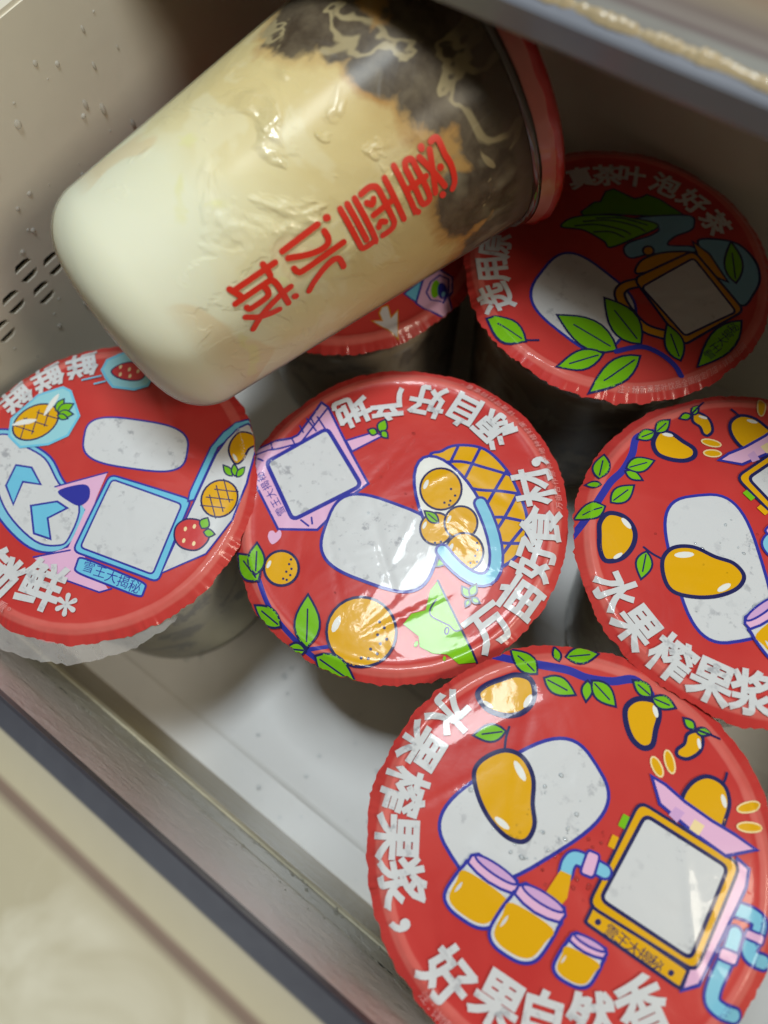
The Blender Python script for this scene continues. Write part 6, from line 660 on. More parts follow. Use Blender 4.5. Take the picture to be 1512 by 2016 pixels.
def droplets(name, parent, spots, mat, seed, zf):
    rnd = random.Random(seed)
    vs, fs = [], []
    for x, y, r in spots:
        n = 10; o = len(vs)
        ax = rnd.uniform(.8, 1.25); hh = rnd.uniform(.45, .7)
        vs.append((x, y, zf(x, y)+r*hh))
        for ri, (rr, zz) in enumerate(((.5, .86), (.85, .5), (1.0, 0.0))):
            for k in range(n):
                a = 2*math.pi*k/n
                q = r*rr*(1+.08*math.sin(3*a+x))
                px, py = x+q*ax*math.cos(a), y+q/ax*math.sin(a)
                vs.append((px, py, zf(px, py)+r*hh*zz))
        for k in range(n):
            k2 = (k+1) % n
            fs.append((o, o+1+k, o+1+k2))
            for ri in range(2):
                b = o+1+ri*n
                fs.append((b+k, b+n+k, b+n+k2, b+k2))
    return link_mesh(name, vs, fs, mat, parent)
def clear_material(name, rough=.04, tint=(.97, .98, 1.0), ior=1.33, extra=0.0, frost=0.0):
    # thin clear skin: lets light straight through, mirrors by Fresnel
    t = NT(name)
    t.t.nodes.remove(t.p)
    out = [q for q in t.t.nodes if q.type == 'OUTPUT_MATERIAL'][0]
    tr = t.n('ShaderNodeBsdfTransparent', i_Color=c4(tint))
    gl = t.n('ShaderNodeBsdfGlossy', i_Roughness=rough)
    fr = t.n('ShaderNodeFresnel', i_IOR=ior)
    f = t.math('ADD', fr.outputs[0], extra, clamp=True)
    mx = t.n('ShaderNodeMixShader')
    t.put(mx.inputs[0], f)
    t.t.links.new(tr.outputs[0], mx.inputs[1]); t.t.links.new(gl.outputs[0], mx.inputs[2])
    if frost:
        co = t.coord()
        df = t.n('ShaderNodeBsdfDiffuse', i_Color=(.8, .79, .74, 1))
        m2 = t.n('ShaderNodeMixShader')
        t.put(m2.inputs[0], t.math('MULTIPLY', t.ramp(t.noise(co, 45, 4, .6, .4), [(.3, .5), (.7, 1)]), frost))
        t.t.links.new(mx.outputs[0], m2.inputs[1]); t.t.links.new(df.outputs[0], m2.inputs[2])
        mx = m2
        t.put(gl.inputs['Normal'], t.bump(t.noise(co, 90, 3, .6), .12, .001))
    t.t.links.new(mx.outputs[0], out.inputs[0])
    return t.m
WATER = clear_material('water', .03, (.93, .95, .96), 1.33, .0)
WALLDROP = clear_material('wall_water', .05, (.98, .98, .98), 1.10, .0, .45)  # white mixed into the drops stands in for their highlights
SHELL = clear_material('clear_cup_wall', .14, (.98, .98, .97), 1.14, .0, .10)
TUBSHELL = clear_material('frosted_tub_wall', .30, (.99, .99, .97), 1.045, .002, .025)

CUPS = [
 # lid, seed, dome, base radius, fillet, label, drink colours (top, mid, low, blot), art key, rot
 ('A', 5, 2.0, 38.5, 13, 'milky cup at the left under the toppled tub, red lid with ice cubes and pineapple',
  ((.62, .62, .60), (.72, .71, .62), (.80, .78, .64), (.42, .42, .44)), 'A', 0),
 ('B', 11, .5, 37, 13, 'cup in the middle, red lid with a pineapple basket, oranges and a pink signboard',
  ((.55, .47, .36), (.6, .54, .42), (.62, .58, .46), (.4, .3, .2)), 'B', 0),
 ('C', 23, .6, 37, 13, 'dark tea cup in shade by the back wall, red lid with teapot and leaves',
  ((.26, .17, .10), (.34, .23, .13), (.16, .10, .06), (.52, .42, .28)), 'C', 0),
 ('D', 31, 1.0, 37, 13, 'mango cup cut off by the right edge, its red lid overlapping the nearest mango lid',
  ((.36, .27, .18), (.42, .33, .23), (.28, .20, .14), (.56, .48, .36)), 'E', ROT_D),
 ('E', 47, 1.8, 37, 13, 'nearest mango cup, bottom right, red lid showing juicer and three jars',
  ((.45, .36, .2), (.5, .42, .25), (.5, .45, .3), (.3, .2, .1)), 'E', 0),
 ('F', 59, .5, 37, 13, 'cup mostly hidden beneath the toppled tub, red lid showing a white arrow',
  ((.34, .24, .14), (.4, .3, .2), (.3, .22, .15), (.2, .13, .08)), 'F', 0),
]
for key, seed, dome, rb, fil, label, dc, art, rot in CUPS:
    c, n = LID[key]
    e1, e2, n = lid_matrix(c, n)
    H = c[2]/n.z
    base = Vector(c)-n*H
    M = Matrix(((e1.x, e2.x, n.x, base.x*S), (e1.y, e2.y, n.y, base.y*S), (e1.z, e2.z, n.z, base.z*S), (0, 0, 0, 1)))
    t = empty('drink_cup', M)
    tag(t, label, 'cup', 'sealed drink cups standing in the drawer')
    vs, fs = lathe(cup_profile(H, rb, fil, 41.2), 72)
    link_mesh('body', vs, fs, SHELL, t)
    ip = [(max(.01, r-.4), z+.4) for r, z in cup_profile(H, rb, fil, 41.2)[:-2] if z < H-13]
    ip += [(ip[-1][0]-1.5, ip[-1][1]+.6), (.01, ip[-1][1]+.8)]
    vs, fs = lathe(ip, 72)
    link_mesh('drink', vs, fs, drink_material('frozen_drink_'+key, *dc), t)
    vs, fs = lathe([(41.0, H-3.2), (43.6, H-3.4), (44.3, H-2.6), (44.2, H-1.2), (43.2, H-.5), (41.6, H-.9), (41.0, H-3.2)], 96)
    link_mesh('rim', vs, fs, WHITE_RIM, t)
    L = Lid(seed, dome)
    lid = L.build(t, FILM, H)
    L.prints(lid, ART[art], H, rot)
    # drops of meltwater on the film
    rnd = random.Random(seed*3)
    nd = {'B': 34, 'D': 30, 'E': 60, 'A': 8}.get(key, 5)
    spots = []
    for i in range(nd):
        if key == 'E': x, y = rnd.gauss(-2, 9), rnd.gauss(-3, 7)
        elif key == 'B': x, y = rnd.gauss(4, 14), rnd.gauss(-4, 12)
        else: x, y = rnd.gauss(-8, 14), rnd.gauss(-8, 14)
        if math.hypot(x, y) < 40: spots.append((x, y, rnd.choice((.22, .28, .35, .5, .62))*rnd.uniform(.7, 1.1)))
    o = droplets('water_drops', lid, spots, WATER, seed, lambda x, y: H+L.h(x, y)+.5 if False else H+L.h(x, y)+.02)
    o['kind'] = 'stuff'
    if key == 'A':
        # clear strip of film that sticks out past the printed edge
        vs, fs = [], []
        tc = NT('clear_film')
        tc.set(Base_Color=(.8, .8, .8), Roughness=.12, Transmission_Weight=.0, Alpha=.32, Coat_Weight=1.0, Coat_Roughness=.05)
        tc.set(Normal=tc.bump(tc.noise(tc.coord(), 160, 3), .5, .002))
        a0, a1 = math.radians(-150), math.radians(-20); n_ = 90
        for i in range(n_+1):
            a = a0+(a1-a0)*i/n_
            w = 5.5*math.sin(math.pi*i/n_)**.6*(1+.2*mnoise.noise(Vector((i*.13, 0, 0)))+.06*mnoise.noise(Vector((i*.7, 0, 0))))
            for k in range(4):
                q = L.edge(a)-1.0+(w+1.0)*k/3
                vs.append((q*math.cos(a), q*math.sin(a), H+L.h((L.edge(a)-1)*math.cos(a), (L.edge(a)-1)*math.sin(a))-.3-k*.75+.5*k*mnoise.noise(Vector((i*.16, 5, 0)))))
        for i in range(n_):
            for k in range(3):
                fs.append((i*4+k, i*4+k+1, i*4+k+5, i*4+k+4))
        link_mesh('clear_film_edge', vs, fs, tc.m, lid)

# ------------------------------------------------------------------ toppled tub
a, e1, e2 = Vector(TUB['a']), Vector(TUB['e1']), Vector(TUB['e2'])
b = Vector(TUB['b'])
M = Matrix(((e2.x, e1.x, a.x, b.x*S), (e2.y, e1.y, a.y, b.y*S), (e2.z, e1.z, a.z, b.z*S), (0, 0, 0, 1)))
tub = empty('dessert_tub', M)
tag(tub, 'frosted tub of frozen milk tea lying on its side across the other lids', 'tub')
TL, TRB, TF, TRT = TUB['L'], TUB['rb'], TUB['fil'], TUB['rt']
def tub_r(s):
    if s < TF:
        q = (TF-s)/TF
        return TRB-TF+TF*math.sqrt(max(0, 1-q*q))
    return TRB+(TRT-TRB)*(s-TF)/(TL-TF)
def tub_material():
    t = NT('frozen_milk_tea')
    co = t.coord()
    x, y, z = t.xyz(co)
    # local x points up, y to the near side, z along the axis
    nl = t.noise(co, 24, 3, .5, .2)
    nm = t.noise(co, 60, 4, .55, .5)
    nf = t.noise(co, 210, 4, .6, .3)
    up = t.math('MULTIPLY', x, 26.0)                       # -1 underneath .. 1 on top
    s = t.math('MULTIPLY', z, 1/.113)
    s1 = t.math('ADD', s, t.math('MULTIPLY', t.math('SUBTRACT', nl, .5), .38))
    milk = t.ramp(s1, [(.16, (.75, .75, .60)), (.28, (.73, .72, .54)), (.36, (.70, .63, .38)), (.50, (.63, .52, .26)), (.66, (.58, .45, .20)), (.78, (.44, .29, .10))])
    # frozen cream smears, one peach patch, lemon slivers
    cream = t.ramp(nm, [(.50, 0), (.56, 1)])
    col = t.mix(t.math('MULTIPLY', cream, t.ramp(s1, [(.25, 0), (.36, .4), (.55, .22), (.8, .05)])), milk, (.76, .73, .54))
    peach = t.math('MULTIPLY', t.ramp(t.noise(co, 30, 2, .5, .2), [(.58, 0), (.60, 1)]), t.ramp(s, [(.12, 0), (.18, 1), (.42, 1), (.5, 0)]))
    col = t.mix(t.math('MULTIPLY', peach, .6), col, (.68, .53, .31))
    lem = t.math('MULTIPLY', t.ramp(t.noise(co, 70, 3, .5, .6), [(.60, 0), (.65, 1)]), t.ramp(s1, [(.18, 0), (.24, 1), (.4, 1), (.48, 0)]))
    col = t.mix(t.math('MULTIPLY', lem, .5), col, (.70, .68, .30))
    # dark tea and jelly towards the lid
    d = None
    for sa, ph, rr in ((79, 100, 12), (81, 84, 7), (84, 66, 8), (92, 50, 11), (103, 30, 16), (104, 56, 15), (99, 14, 12), (89, 8, 11), (107, 0, 16), (104, 76, 13), (108, 96, 15), (88, 112, 14), (100, -22, 15), (108, 140, 20), (106, -60, 20)):
        q = math.radians(ph); r0 = tub_r(sa)*.99
        vd = t.n('ShaderNodeVectorMath', operation='DISTANCE')
        t.put(vd.inputs[0], co); vd.inputs[1].default_value = (r0*math.sin(q)*S, r0*math.cos(q)*S, sa*S)
        v = t.math('SUBTRACT', 1.0, t.math('DIVIDE', vd.outputs['Value'], rr*S*2.0))
        d = v if d is None else t.math('MAXIMUM', d, v)
    d = t.math('ADD', d, t.math('MULTIPLY', t.math('SUBTRACT', nm, .5), .55))
    d = t.math('ADD', d, t.math('MULTIPLY', t.math('SUBTRACT', nf, .5), .30))
    dark = t.ramp(d, [(.50, 0), (.58, 1)])
    halo = t.ramp(d, [(.36, 0), (.49, 1), (.56, 1), (.62, 0)])
    col = t.mix(t.math('MULTIPLY', halo, t.ramp(nl, [(.4, .35), (.6, .95)])), col, (.36, .17, .03))
    dcol = t.mix(t.ramp(nf, [(.35, 0), (.65, 1)]), (.050, .030, .014), (.115, .085, .05))
    veins = t.ramp(t.noise(co, 62, 3, .5, .5), [(.57, 0), (.585, 1), (.615, 1), (.63, 0)])
    dcol = t.mix(t.math('MULTIPLY', veins, .7), dcol, (.42, .34, .18))
    milky = t.ramp(t.noise(co, 44, 3, .55, .2), [(.60, 0), (.68, 1)])
    dcol = t.mix(t.math('MULTIPLY', milky, .5), dcol, (.32, .29, .20))
    col = t.mix(dark, col, dcol)
    head = t.ramp(t.math('ADD', s, t.math('MULTIPLY', t.math('SUBTRACT', nl, .5), .10)), [(.885, 0), (.90, 1)])
    col = t.mix(t.math('MULTIPLY', head, .75), col, (.13, .09, .065))
    vi = t.n('ShaderNodeVectorMath', operation='DISTANCE')
    t.put(vi.inputs[0], co); vi.inputs[1].default_value = (tub_r(61)*math.sin(1.0)*S, tub_r(61)*math.cos(1.0)*S, .061)
    ice_d = vi.outputs['Value']
    glint = t.math('MULTIPLY', t.ramp(t.noise(co, 48, 3, .6, .8), [(.47, 0), (.55, 1)]), t.ramp(t.math('DIVIDE', ice_d, .030), [(.35, 1), (1.0, 0)]))
    rough = t.mix(glint, (.52, .52, .52), (.14, .14, .14))
    t.set(Base_Color=col, Roughness=rough, Specular_IOR_Level=t.math('ADD', .22, t.math('MULTIPLY', glint, .8)), Coat_Weight=.12, Coat_Roughness=.2)
    zone = t.math('ADD', t.math('MULTIPLY', t.ramp(s1, [(.24, .02), (.40, .3), (.55, .6), (.8, .6), (1.0, .4)]), .5), glint)
    vo = t.n('ShaderNodeTexVoronoi', i_Vector=co, i_Scale=165.0)
    h = t.math('MULTIPLY', t.math('ADD', t.math('MULTIPLY', nf, .35), t.math('MULTIPLY', t.math('MINIMUM', vo.outputs['Distance'], .55), .9)), zone)
    step = t.math('MULTIPLY', t.ramp(t.noise(co, 46, 4, .55, .5), [(.46, 0), (.50, 1), (.60, 1), (.62, .35)]), t.ramp(s1, [(.16, 0), (.24, .45), (.42, .4), (.7, .2)]))
    t.set(Normal=t.bump(t.math('ADD', t.math('MULTIPLY', h, 1.3), t.math('MULTIPLY', step, .55)), .5, .0018), Subsurface_Weight=.2, Subsurface_Radius=(.005, .004, .0025), Subsurface_Scale=1.0)
    return t.m
prof = []
for i in range(15):
    aa = math.pi/2*i/14
    prof.append((TRB-TF+TF*math.sin(aa), TF-TF*math.cos(aa)))
prof = [(.01, 1.5), (TRB-TF-3, 1.2)]+prof
for i in range(1, 61):
    s = TF+(TL-4-TF)*i/60
    prof.append((tub_r(s), s))
vs, fs = lathe(prof, 120)
v2 = []
for x, y, z in vs:
    r = math.hypot(x, y)
    k = 1+(.0035*mnoise.noise(Vector((x*.06, y*.06, z*.06)))+.0018*mnoise.noise(Vector((x*.2, y*.2, z*.2+9))))*min(1, r/20)
    v2.append((x*k, y*k, z))
drink = link_mesh('drink', v2, fs, tub_material(), tub)
drink.scale = (.991, .991, .996)
drink.location = (0, 0, .0004)
shp = prof+[(TRT+.2, TL-2)]
vs, fs = lathe(shp, 120)
link_mesh('body', vs, fs, TUBSHELL, tub)
SALMON = plastic('salmon_film', srgb(196, 110, 96), .3, .2, 200, .12, .5)
REDEDGE = plastic('red_edge_film', srgb(186, 36, 32), .3, .3, 200, .12, .5)
CLEARWALL = plastic('tub_lip', srgb(72, 56, 44), .15, .1, 200, .2, .8)
vs, fs = lathe([(TRT-.6, TL-7), (TRT+.5, TL-6.6), (TRT+.9, TL-5.6), (TRT+.3, TL-5.2)], 120)
link_mesh('lip', vs, fs, CLEARWALL, tub)
# sealing film folded over the lip
vs, fs, fm = [], [], []
N = 160
rnd = random.Random(4)
for k in range(N):
    th = 2*math.pi*k/N
    cv = Vector((math.cos(th), math.sin(th), 0))
    sk = 1.4*mnoise.noise(cv*5)+.8*mnoise.noise(cv*15)
    rows = [(TRT+.75, TL-5.4+sk*.15), (TRT+1.6, TL-3.6+sk*.3), (TRT+2.2, TL-2.2+.5*mnoise.noise(cv*9)), (42.4+.5*mnoise.noise(cv*8), TL-1.0+.7*mnoise.noise(cv*12)), (42.0, TL+.1), (39.0, TL+.4), (20, TL+.1), (.01, TL)]
    for r, z in rows: vs.append((r*math.cos(th), r*math.sin(th), z))
R_ = 8
for k in range(N):
    k2 = (k+1) % N
    for i in range(R_-1):
        fs.append((k*R_+i, k2*R_+i, k2*R_+i+1, k*R_+i+1)); fm.append(0 if i < 2 else 1)
link_mesh('lid', vs, fs, [SALMON, REDEDGE], tub, fmat=fm)
# brand lettering, rounded strokes printed round the wall
tr_ = NT('red_lettering')
tr_.set(Base_Color=srgb(206, 42, 24), Roughness=.35, Coat_Weight=.5, Coat_Roughness=.1)
rmean = TUB['rb']+4
for ci, strokes in enumerate(STROKES):
    vs, ns, fs = [], [], []
    wd = (1.5, 1.5, 1.42, 1.42)[ci]
    for si, st in enumerate(strokes):
        ps = [(s_, math.radians(ph)*rmean) for s_, ph in st]
        dot = len(st) == 2 and math.hypot(ps[0][0]-ps[1][0], ps[0][1]-ps[1][1]) < .8
        w = wd*1.12 if dot else wd
        if len(st) > 2: ps = smooth_pts(ps, False, 4)
        v, f = ribbon(ps, w, False)
        v, f = refine(v, f, 1.5)
        o = len(vs)
        for s_, q in v:
            ph = q/rmean
            r = tub_r(s_)+.03+.008*si
            vs.append((r*math.sin(ph), r*math.cos(ph), s_)); ns.append(Vector((math.sin(ph), math.cos(ph), -.08)).normalized())
        for p, q, u in f:
            A, B, C = Vector(vs[o+p]), Vector(vs[o+q]), Vector(vs[o+u])
            nn = (B-A).cross(C-A)
            fs.append((o+p, o+q, o+u) if nn.dot(ns[o+p]) > 0 else (o+p, o+u, o+q))
    link_mesh('lettering', vs, fs, tr_.m, tub, normals=ns)

# ------------------------------------------------------------------ the drawer
WALL = plastic('drawer_plastic', srgb(226, 219, 202), .42, .1, 160, .05)
X0, X1, YF, YB, ZL, ZR = -140.0, 190.0, -95.7, 152.0, 162.7, 176.0
def box(x0, x1, y0, y1, z0, z1, o=0):
    v = [(x0, y0, z0), (x1, y0, z0), (x1, y1, z0), (x0, y1, z0), (x0, y0, z1), (x1, y0, z1), (x1, y1, z1), (x0, y1, z1)]
    f = [(0, 3, 2, 1), (4, 5, 6, 7), (0, 1, 5, 4), (1, 2, 6, 5), (2, 3, 7, 6), (3, 0, 4, 7)]
    return v, [tuple(i+o for i in q) for q in f]
def extrude_x(prof, x0, x1, nx=1):
    """open profile of (y, z) points swept along x"""
    vs, fs = [], []
    n = len(prof)
    for i in range(nx+1):
        x = x0+(x1-x0)*i/nx
        for y, z in prof: vs.append((x, y, z))
    for i in range(nx):
        for k in range(n-1):
            fs.append((i*n+k, (i+1)*n+k, (i+1)*n+k+1, i*n+k+1))
    return vs, fs
# floor with a shallow moulded step along the front
tf = NT('drawer_floor')
co = tf.coord()
tf.set(Base_Color=tf.mix(tf.ramp(tf.noise(co, 22, 4, .6), [(.3, 0), (.75, 1)]), (.88, .88, .87), (.82, .81, .79)), Roughness=.28, Coat_Weight=.4, Coat_Roughness=.15)
tf.set(Normal=tf.bump(tf.noise(co, 60, 2), .06, .001))
vs, fs = extrude_x([(YB+3, -3), (YF-2, -3), (YF-2, -.1), (YF+3, -.1), (-86.5, -.1), (-84.2, -.05), (-83.2, .35), (-82.2, .5), (-30, .5), (-28, -.05), (20, -.05), (22, .5), (110, .5), (112, -.05), (YB+3, -.05)], X0-3, X1, 1)
fl = link_mesh('floor', vs, fs, tf.m, smooth=False)
tag(fl, kind='structure')
rnd = random.Random(8)
fd = droplets('water_drops', fl, [(rnd.uniform(-70, 60), rnd.uniform(-94, -45), rnd.choice((.3, .45, .7, 1.0))*rnd.uniform(.6, 1.1)) for _ in range(46)], WATER, 5, lambda x, y: .52 if y > -82.2 else -.08)
fd['kind'] = 'stuff'
# vented wall on the left: slots are real holes
def wall_with_holes(x, thick, y0, y1, z0, z1, holes, mat):
    outer = [(y0, z0), (y1, z0), (y1, z1), (y0, z1)]
    loops = [outer]+holes
    tri = tessellate_polygon([[Vector((p[0], p[1], 0)) for p in l] for l in loops])
    flat = [p for l in loops for p in l]
    n = len(flat)
    vs = [(x, p[0], p[1]) for p in flat]+[(x-thick, p[0], p[1]) for p in flat]
    fs = []
    for t in tri:
        A, B, C = [flat[i] for i in t]
        ar = (B[0]-A[0])*(C[1]-A[1])-(C[0]-A[0])*(B[1]-A[1])
        t = tuple(t) if ar > 0 else (t[0], t[2], t[1])
        fs.append(t); fs.append(tuple(i+n for i in reversed(t)))
    o = 0
    for l in loops:
        m = len(l)
        for i in range(m):
            j = (i+1) % m
            fs.append((o+i, o+j, o+j+n, o+i+n))
        o += m
    ob = link_mesh('wall_left', vs, fs, mat, smooth=False)
    return ob
holes = []
def slot(cy, cz, wy, up):
    """half-hexagon slot, flat side towards the middle bar"""
    h = 2.2
    if up: return [(cy-wy, cz), (cy+wy, cz), (cy+wy*.78, cz+h*.7), (cy+wy*.35, cz+h), (cy-wy*.6, cz+h), (cy-wy*.9, cz+h*.5)]
    return [(cy-wy, cz), (cy-wy*.9, cz-h*.5), (cy-wy*.6, cz-h), (cy+wy*.35, cz-h), (cy+wy*.78, cz-h*.7), (cy+wy, cz)]
VENTS = []
for k in range(-3, 5):
    VENTS += [(-3.8+18*k, 103.2), (-13.2+18*k, 97.8), (-3.6+18*k, 92.2)]
for cy, cz in VENTS:
    holes.append(slot(cy, cz+1.5, 3.4, True))
    holes.append(slot(cy, cz-1.5, 3.4, False))
wl = wall_with_holes(X0, 1.2, YF-2, YB+3, -3, ZL, holes, WALL)
tag(wl, kind='structure')
vs, fs = box(X0-9, X0-.5, YF-2, YB+3, ZL-.02, ZL+1.2)
rim = link_mesh('rim', vs, fs, WALL, wl, smooth=False)
wr_v, wr_f = box(X0-2.6, X1, YB, YB+3, -3, ZR)
wr = link_mesh('wall_back', wr_v, wr_f, WALL, smooth=False)
tag(wr, kind='structure')
wr_v, wr_f = box(X1, X1+3, YF, YB, -3, 120)
we = link_mesh('wall_right', wr_v, wr_f, WALL, smooth=False)
tag(we, kind='structure')
SHADE_PLATE = plastic('slot_shade', srgb(48, 56, 56), .6, .05)
vs, fs = box(X0-9, X0-7.5, YF-2, YB+3, 60, 130)  # dark plate added so the slots look shaded
link_mesh('shade_plate', vs, fs, SHADE_PLATE, wl, smooth=False)
# cabinet side beyond the drawer
CAB = plastic('cabinet_liner', srgb(120, 116, 92), .5, .05, 90, .1)
vs, fs = box(X0-40, X0-34, YF-60, YB+80, -20, 400)
cb = link_mesh('cabinet_wall', vs, fs, CAB, smooth=False)
tag(cb, kind='structure')
vs, fs = box(X0-40, X1+60, YB+70, YB+76, -20, 400)
cb2 = link_mesh('cabinet_back', vs, fs, CAB, smooth=False)
tag(cb2, kind='structure')
# front: clear moulded panel, its dark gasket and the cream handle ledge
tp = NT('front_panel')
co = tp.coord()
x, y, z = tp.xyz(co)
nz = tp.noise(co, 70, 4, .6, .6)
zz = tp.math('ADD', tp.math('MULTIPLY', z, 10.0), tp.math('MULTIPLY', tp.math('SUBTRACT', nz, .5), .02))
pc = tp.ramp(zz, [(0.0, (.27, .20, .075)), (.36, (.29, .215, .08)), (.395, (.66, .60, .42)), (.42, (.50, .48, .39)), (.60, (.50, .47, .38)), (.66, (.60, .54, .48)), (.9, (.64, .56, .52)), (1.0, (.66, .56, .54))])
frost = tp.math('MULTIPLY', tp.ramp(tp.noise(co, 130, 5, .7, 1.0), [(.52, 0), (.66, 1)]), tp.ramp(zz, [(.38, 0), (.46, 1), (.64, 1), (.72, 0)]))
pc = tp.mix(tp.math('MULTIPLY', frost, .55), pc, (.62, .62, .58))
crack = tp.math('MULTIPLY', tp.math('MULTIPLY', tp.ramp(tp.noise(co, 260, 3, .6), [(.5, 0), (.6, 1)]), tp.ramp(tp.noise(co, 40, 2, .5), [(.45, .1), (.6, 1)])), tp.ramp(zz, [(.600, 0), (.608, 1), (.616, 1), (.624, 0)]))
pc = tp.mix(crack, pc, (.04, .035, .03))
tp.set(Base_Color=pc, Roughness=.45, Coat_Weight=.25, Coat_Roughness=.2)
tp.set(Normal=tp.bump(tp.math('ADD', tp.noise(co, 120, 4, .65), tp.math('MULTIPLY', frost, .8)), .5, .002))
prof = [(YF, -2), (YF, 38.5), (YF-.5, 40.5), (YF-1.0, 41), (YF-.6, 60.5), (YF-.75, 61.6), (YF-.3, 111), (YF-2.0, 111.4)]
vs, fs = extrude_x(prof, X0-2, X1+3, 1)
wf = link_mesh('wall_front', vs, [f[::-1] for f in fs], tp.m, smooth=False)
tag(wf, kind='structure')
# fine icy lumps clinging to the panel
rnd = random.Random(77)
vs, fs = [], []
for i in range(150):
    x = rnd.uniform(-120, 100)
    zc = 41+abs(rnd.gauss(0, 1))*9 if rnd.random() < .6 else rnd.gauss(61.5, 3)
    r = rnd.choice((.15, .2, .3, .45))*rnd.uniform(.6, 1.2)
    o = len(vs); n = 7
    lx = r*rnd.uniform(1, 3.2)
    vs.append((x, YF-.6+r*.7, zc))
    for k in range(n):
        q = 2*math.pi*k/n
        vs.append((x+lx*math.cos(q)*rnd.uniform(.7, 1.2), YF-1.3, zc+r*math.sin(q)*rnd.uniform(.7, 1.2)))
    for k in range(n): fs.append((o, o+1+k, o+1+(k+1) % n))
fr = link_mesh('frost_lumps', vs, fs, plastic('frost', srgb(190, 188, 176), .3, .3, 200, .1, .4), wf)
fr['kind'] = 'stuff'
# the moulded top edge: a milky strip, a dark seal seen through it, then a cream ledge with a brown seam
tl = NT('cream_ledge')
co = tl.coord()
x, y, z = tl.xyz(co)
mp = tl.n('ShaderNodeMapping'); tl.put(mp.inputs[0], co); mp.inputs['Scale'].default_value = (.25, 1, 1)
nb_ = tl.noise(mp.outputs[0], 60, 4, .6, .5)
nbb = tl.noise(co, 26, 4, .6, .6)
yy = tl.math('MULTIPLY', tl.math('SUBTRACT', YF*S, y), 20.0)           # 0 at the panel, 1 at 50 mm out
yy = tl.math('ADD', yy, tl.math('MULTIPLY', tl.math('SUBTRACT', nb_, .5), .010))
lc = tl.ramp(yy, [(0.0, (.42, .37, .35)), (.006, (.040, .041, .055)), (.098, (.048, .050, .066)), (.112, (.42, .38, .28)), (.23, (.47, .42, .29)), (.258, (.22, .15, .11)), (.28, (.20, .14, .105)), (.325, (.47, .42, .29)), (1.0, (.52, .48, .34))])
lc = tl.mix(tl.math('MULTIPLY', tl.ramp(nbb, [(.5, 0), (.72, 1)]), tl.ramp(yy, [(.3, 0), (.42, .7)])), lc, (.78, .75, .62))  # pale mottling painted in for highlights on the ledge
tl.set(Base_Color=lc, Roughness=.5, Coat_Weight=.1, Coat_Roughness=.25)
tl.set(Normal=tl.bump(tl.noise(co, 45, 3), .25, .002))
prof = [(YF-.3, 110.0), (YF-.3, 114.2), (YF-.9, 114.9), (YF-5.4, 115.1), (YF-44, 116.5), (YF-48, 114), (YF-50, 100), (YF-51, 40)]
vs, fs = extrude_x(prof, X0-2, X1+3, 1)
link_mesh('edge_moulding', vs, [f[::-1] for f in fs], tl.m, wf, smooth=False)
# shelf above, at the top right
SY, SZ = 64.6, 190.0
ts = NT('shelf_surface')
co = ts.coord()
x, y, z = ts.xyz(co)
m = ts.n('ShaderNodeMapping'); ts.put(m.inputs[0], co); m.inputs['Scale'].default_value = (.12, 1, 1)
st = ts.noise(m.outputs[0], 160, 4, .6, .4)
yy = ts.math('ADD', ts.math('MULTIPLY', ts.math('ADD', y, .0074), 10.0), ts.math('MULTIPLY', ts.math('SUBTRACT', st, .5), .015))
sc = ts.ramp(yy, [(.72, (.20, .20, .20)), (.795, (.22, .22, .205)), (.815, (.13, .10, .10)), (.83, (.20, .175, .16)), (.86, (.15, .12, .11)), (.90, (.23, .19, .14)), (1.0, (.20, .11, .07))])
sc = ts.mix(ts.math('MULTIPLY', ts.ramp(st, [(.45, 0), (.7, 1)]), .55), sc, (.11, .08, .075))
ts.set(Base_Color=sc, Roughness=.3, Coat_Weight=.4, Coat_Roughness=.1)
shelf = empty('refrigerator_shelf', Matrix.Translation(Vector((0, SY, SZ))*S))
tag(shelf, 'frosted shelf edge jutting in above the cups at the upper right corner', 'shelf')
def under(o):
    o.parent = shelf
    o.matrix_parent_inverse = shelf.matrix_world.inverted()
    return o
vs, fs = box(-220, 260, SY+3.2, SY+150, SZ-5, SZ+.6)
under(link_mesh('panel', vs, fs, ts.m, smooth=False))
TRIM = plastic('shelf_trim', srgb(112, 116, 126), .3, .2, 120, .12, .4)
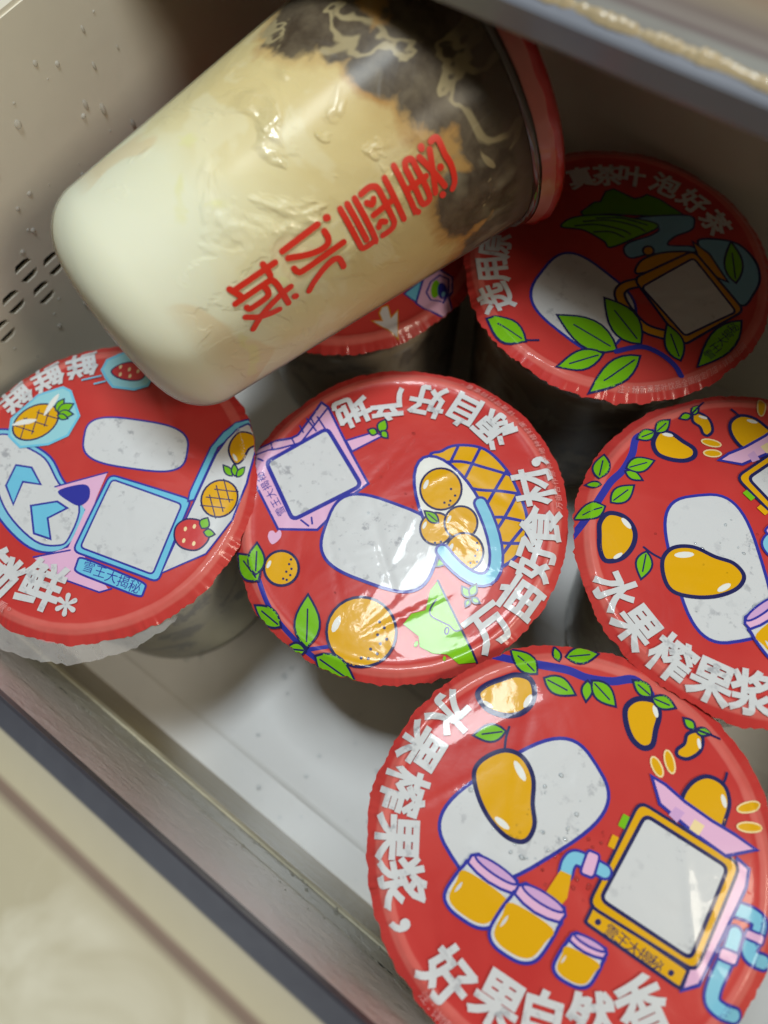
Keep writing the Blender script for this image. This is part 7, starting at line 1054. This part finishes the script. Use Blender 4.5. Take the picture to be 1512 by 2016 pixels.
vs, fs = extrude_x([(SY+3.4, SZ-6), (SY+.4, SZ-6), (SY, SZ-5), (SY, SZ-.4), (SY+.5, SZ+.2), (SY+3.6, SZ+1.0)], -220, 260, 1)
under(link_mesh('trim', vs, [f[::-1] for f in fs], TRIM, smooth=False))
vs, fs = [], []
nx = 500
for i in range(nx+1):
    x = -60+150*i/nx
    q = Vector((x*.16, 0, 0)); q2 = Vector((x*.6, 3, 0))
    w = 1.35+.6*mnoise.noise(q)+.45*mnoise.noise(q2)
    c_ = SY+3.3+.5*mnoise.noise(Vector((x*.11, 8, 0)))
    for k in range(6):
        t_ = k/5
        vs.append((x, c_-w*.9+w*1.9*t_, SZ+.75+1.0*w*math.sin(math.pi*t_)*(1+.3*mnoise.noise(Vector((x*.9, t_*3, 5))))))
for i in range(nx):
    for k in range(5):
        fs.append((i*6+k, (i+1)*6+k, (i+1)*6+k+1, i*6+k+1))
ICE = plastic('frost_ridge_ice', srgb(176, 158, 124), .4, .6, 300, .15, .5)
under(link_mesh('frost_ridge', vs, fs, ICE))
# condensation on the vented wall
rnd = random.Random(12)
spots = []
for i in range(120):
    spots.append((rnd.uniform(-75, 60), rnd.uniform(70, 158), rnd.choice((.35, .45, .6, .9, 1.2))*rnd.uniform(.6, 1.1)))
vs, fs = [], []
for yc, zc, r in spots:
    if any(abs(yc-v[0]) < 4.5 and abs(zc-v[1]) < 4 for v in VENTS): continue
    o = len(vs); n = 9
    run = rnd.choice((1, 1, 1.3, 2.4)); hh = rnd.uniform(.35, .55)
    vs.append((X0+r*hh, yc, zc))
    for rr, xx in ((.6, .8), (1, 0)):
        for k in range(n):
            q = 2*math.pi*k/n
            vs.append((X0+r*hh*xx, yc+r*rr*math.cos(q), zc+r*rr*math.sin(q)*run))
    for k in range(n):
        k2 = (k+1) % n
        fs.append((o, o+1+k, o+1+k2)); fs.append((o+1+k, o+1+n+k, o+1+n+k2, o+1+k2))
wd_ = link_mesh('condensation', vs, fs, WALLDROP, wl)
wd_['kind'] = 'stuff'
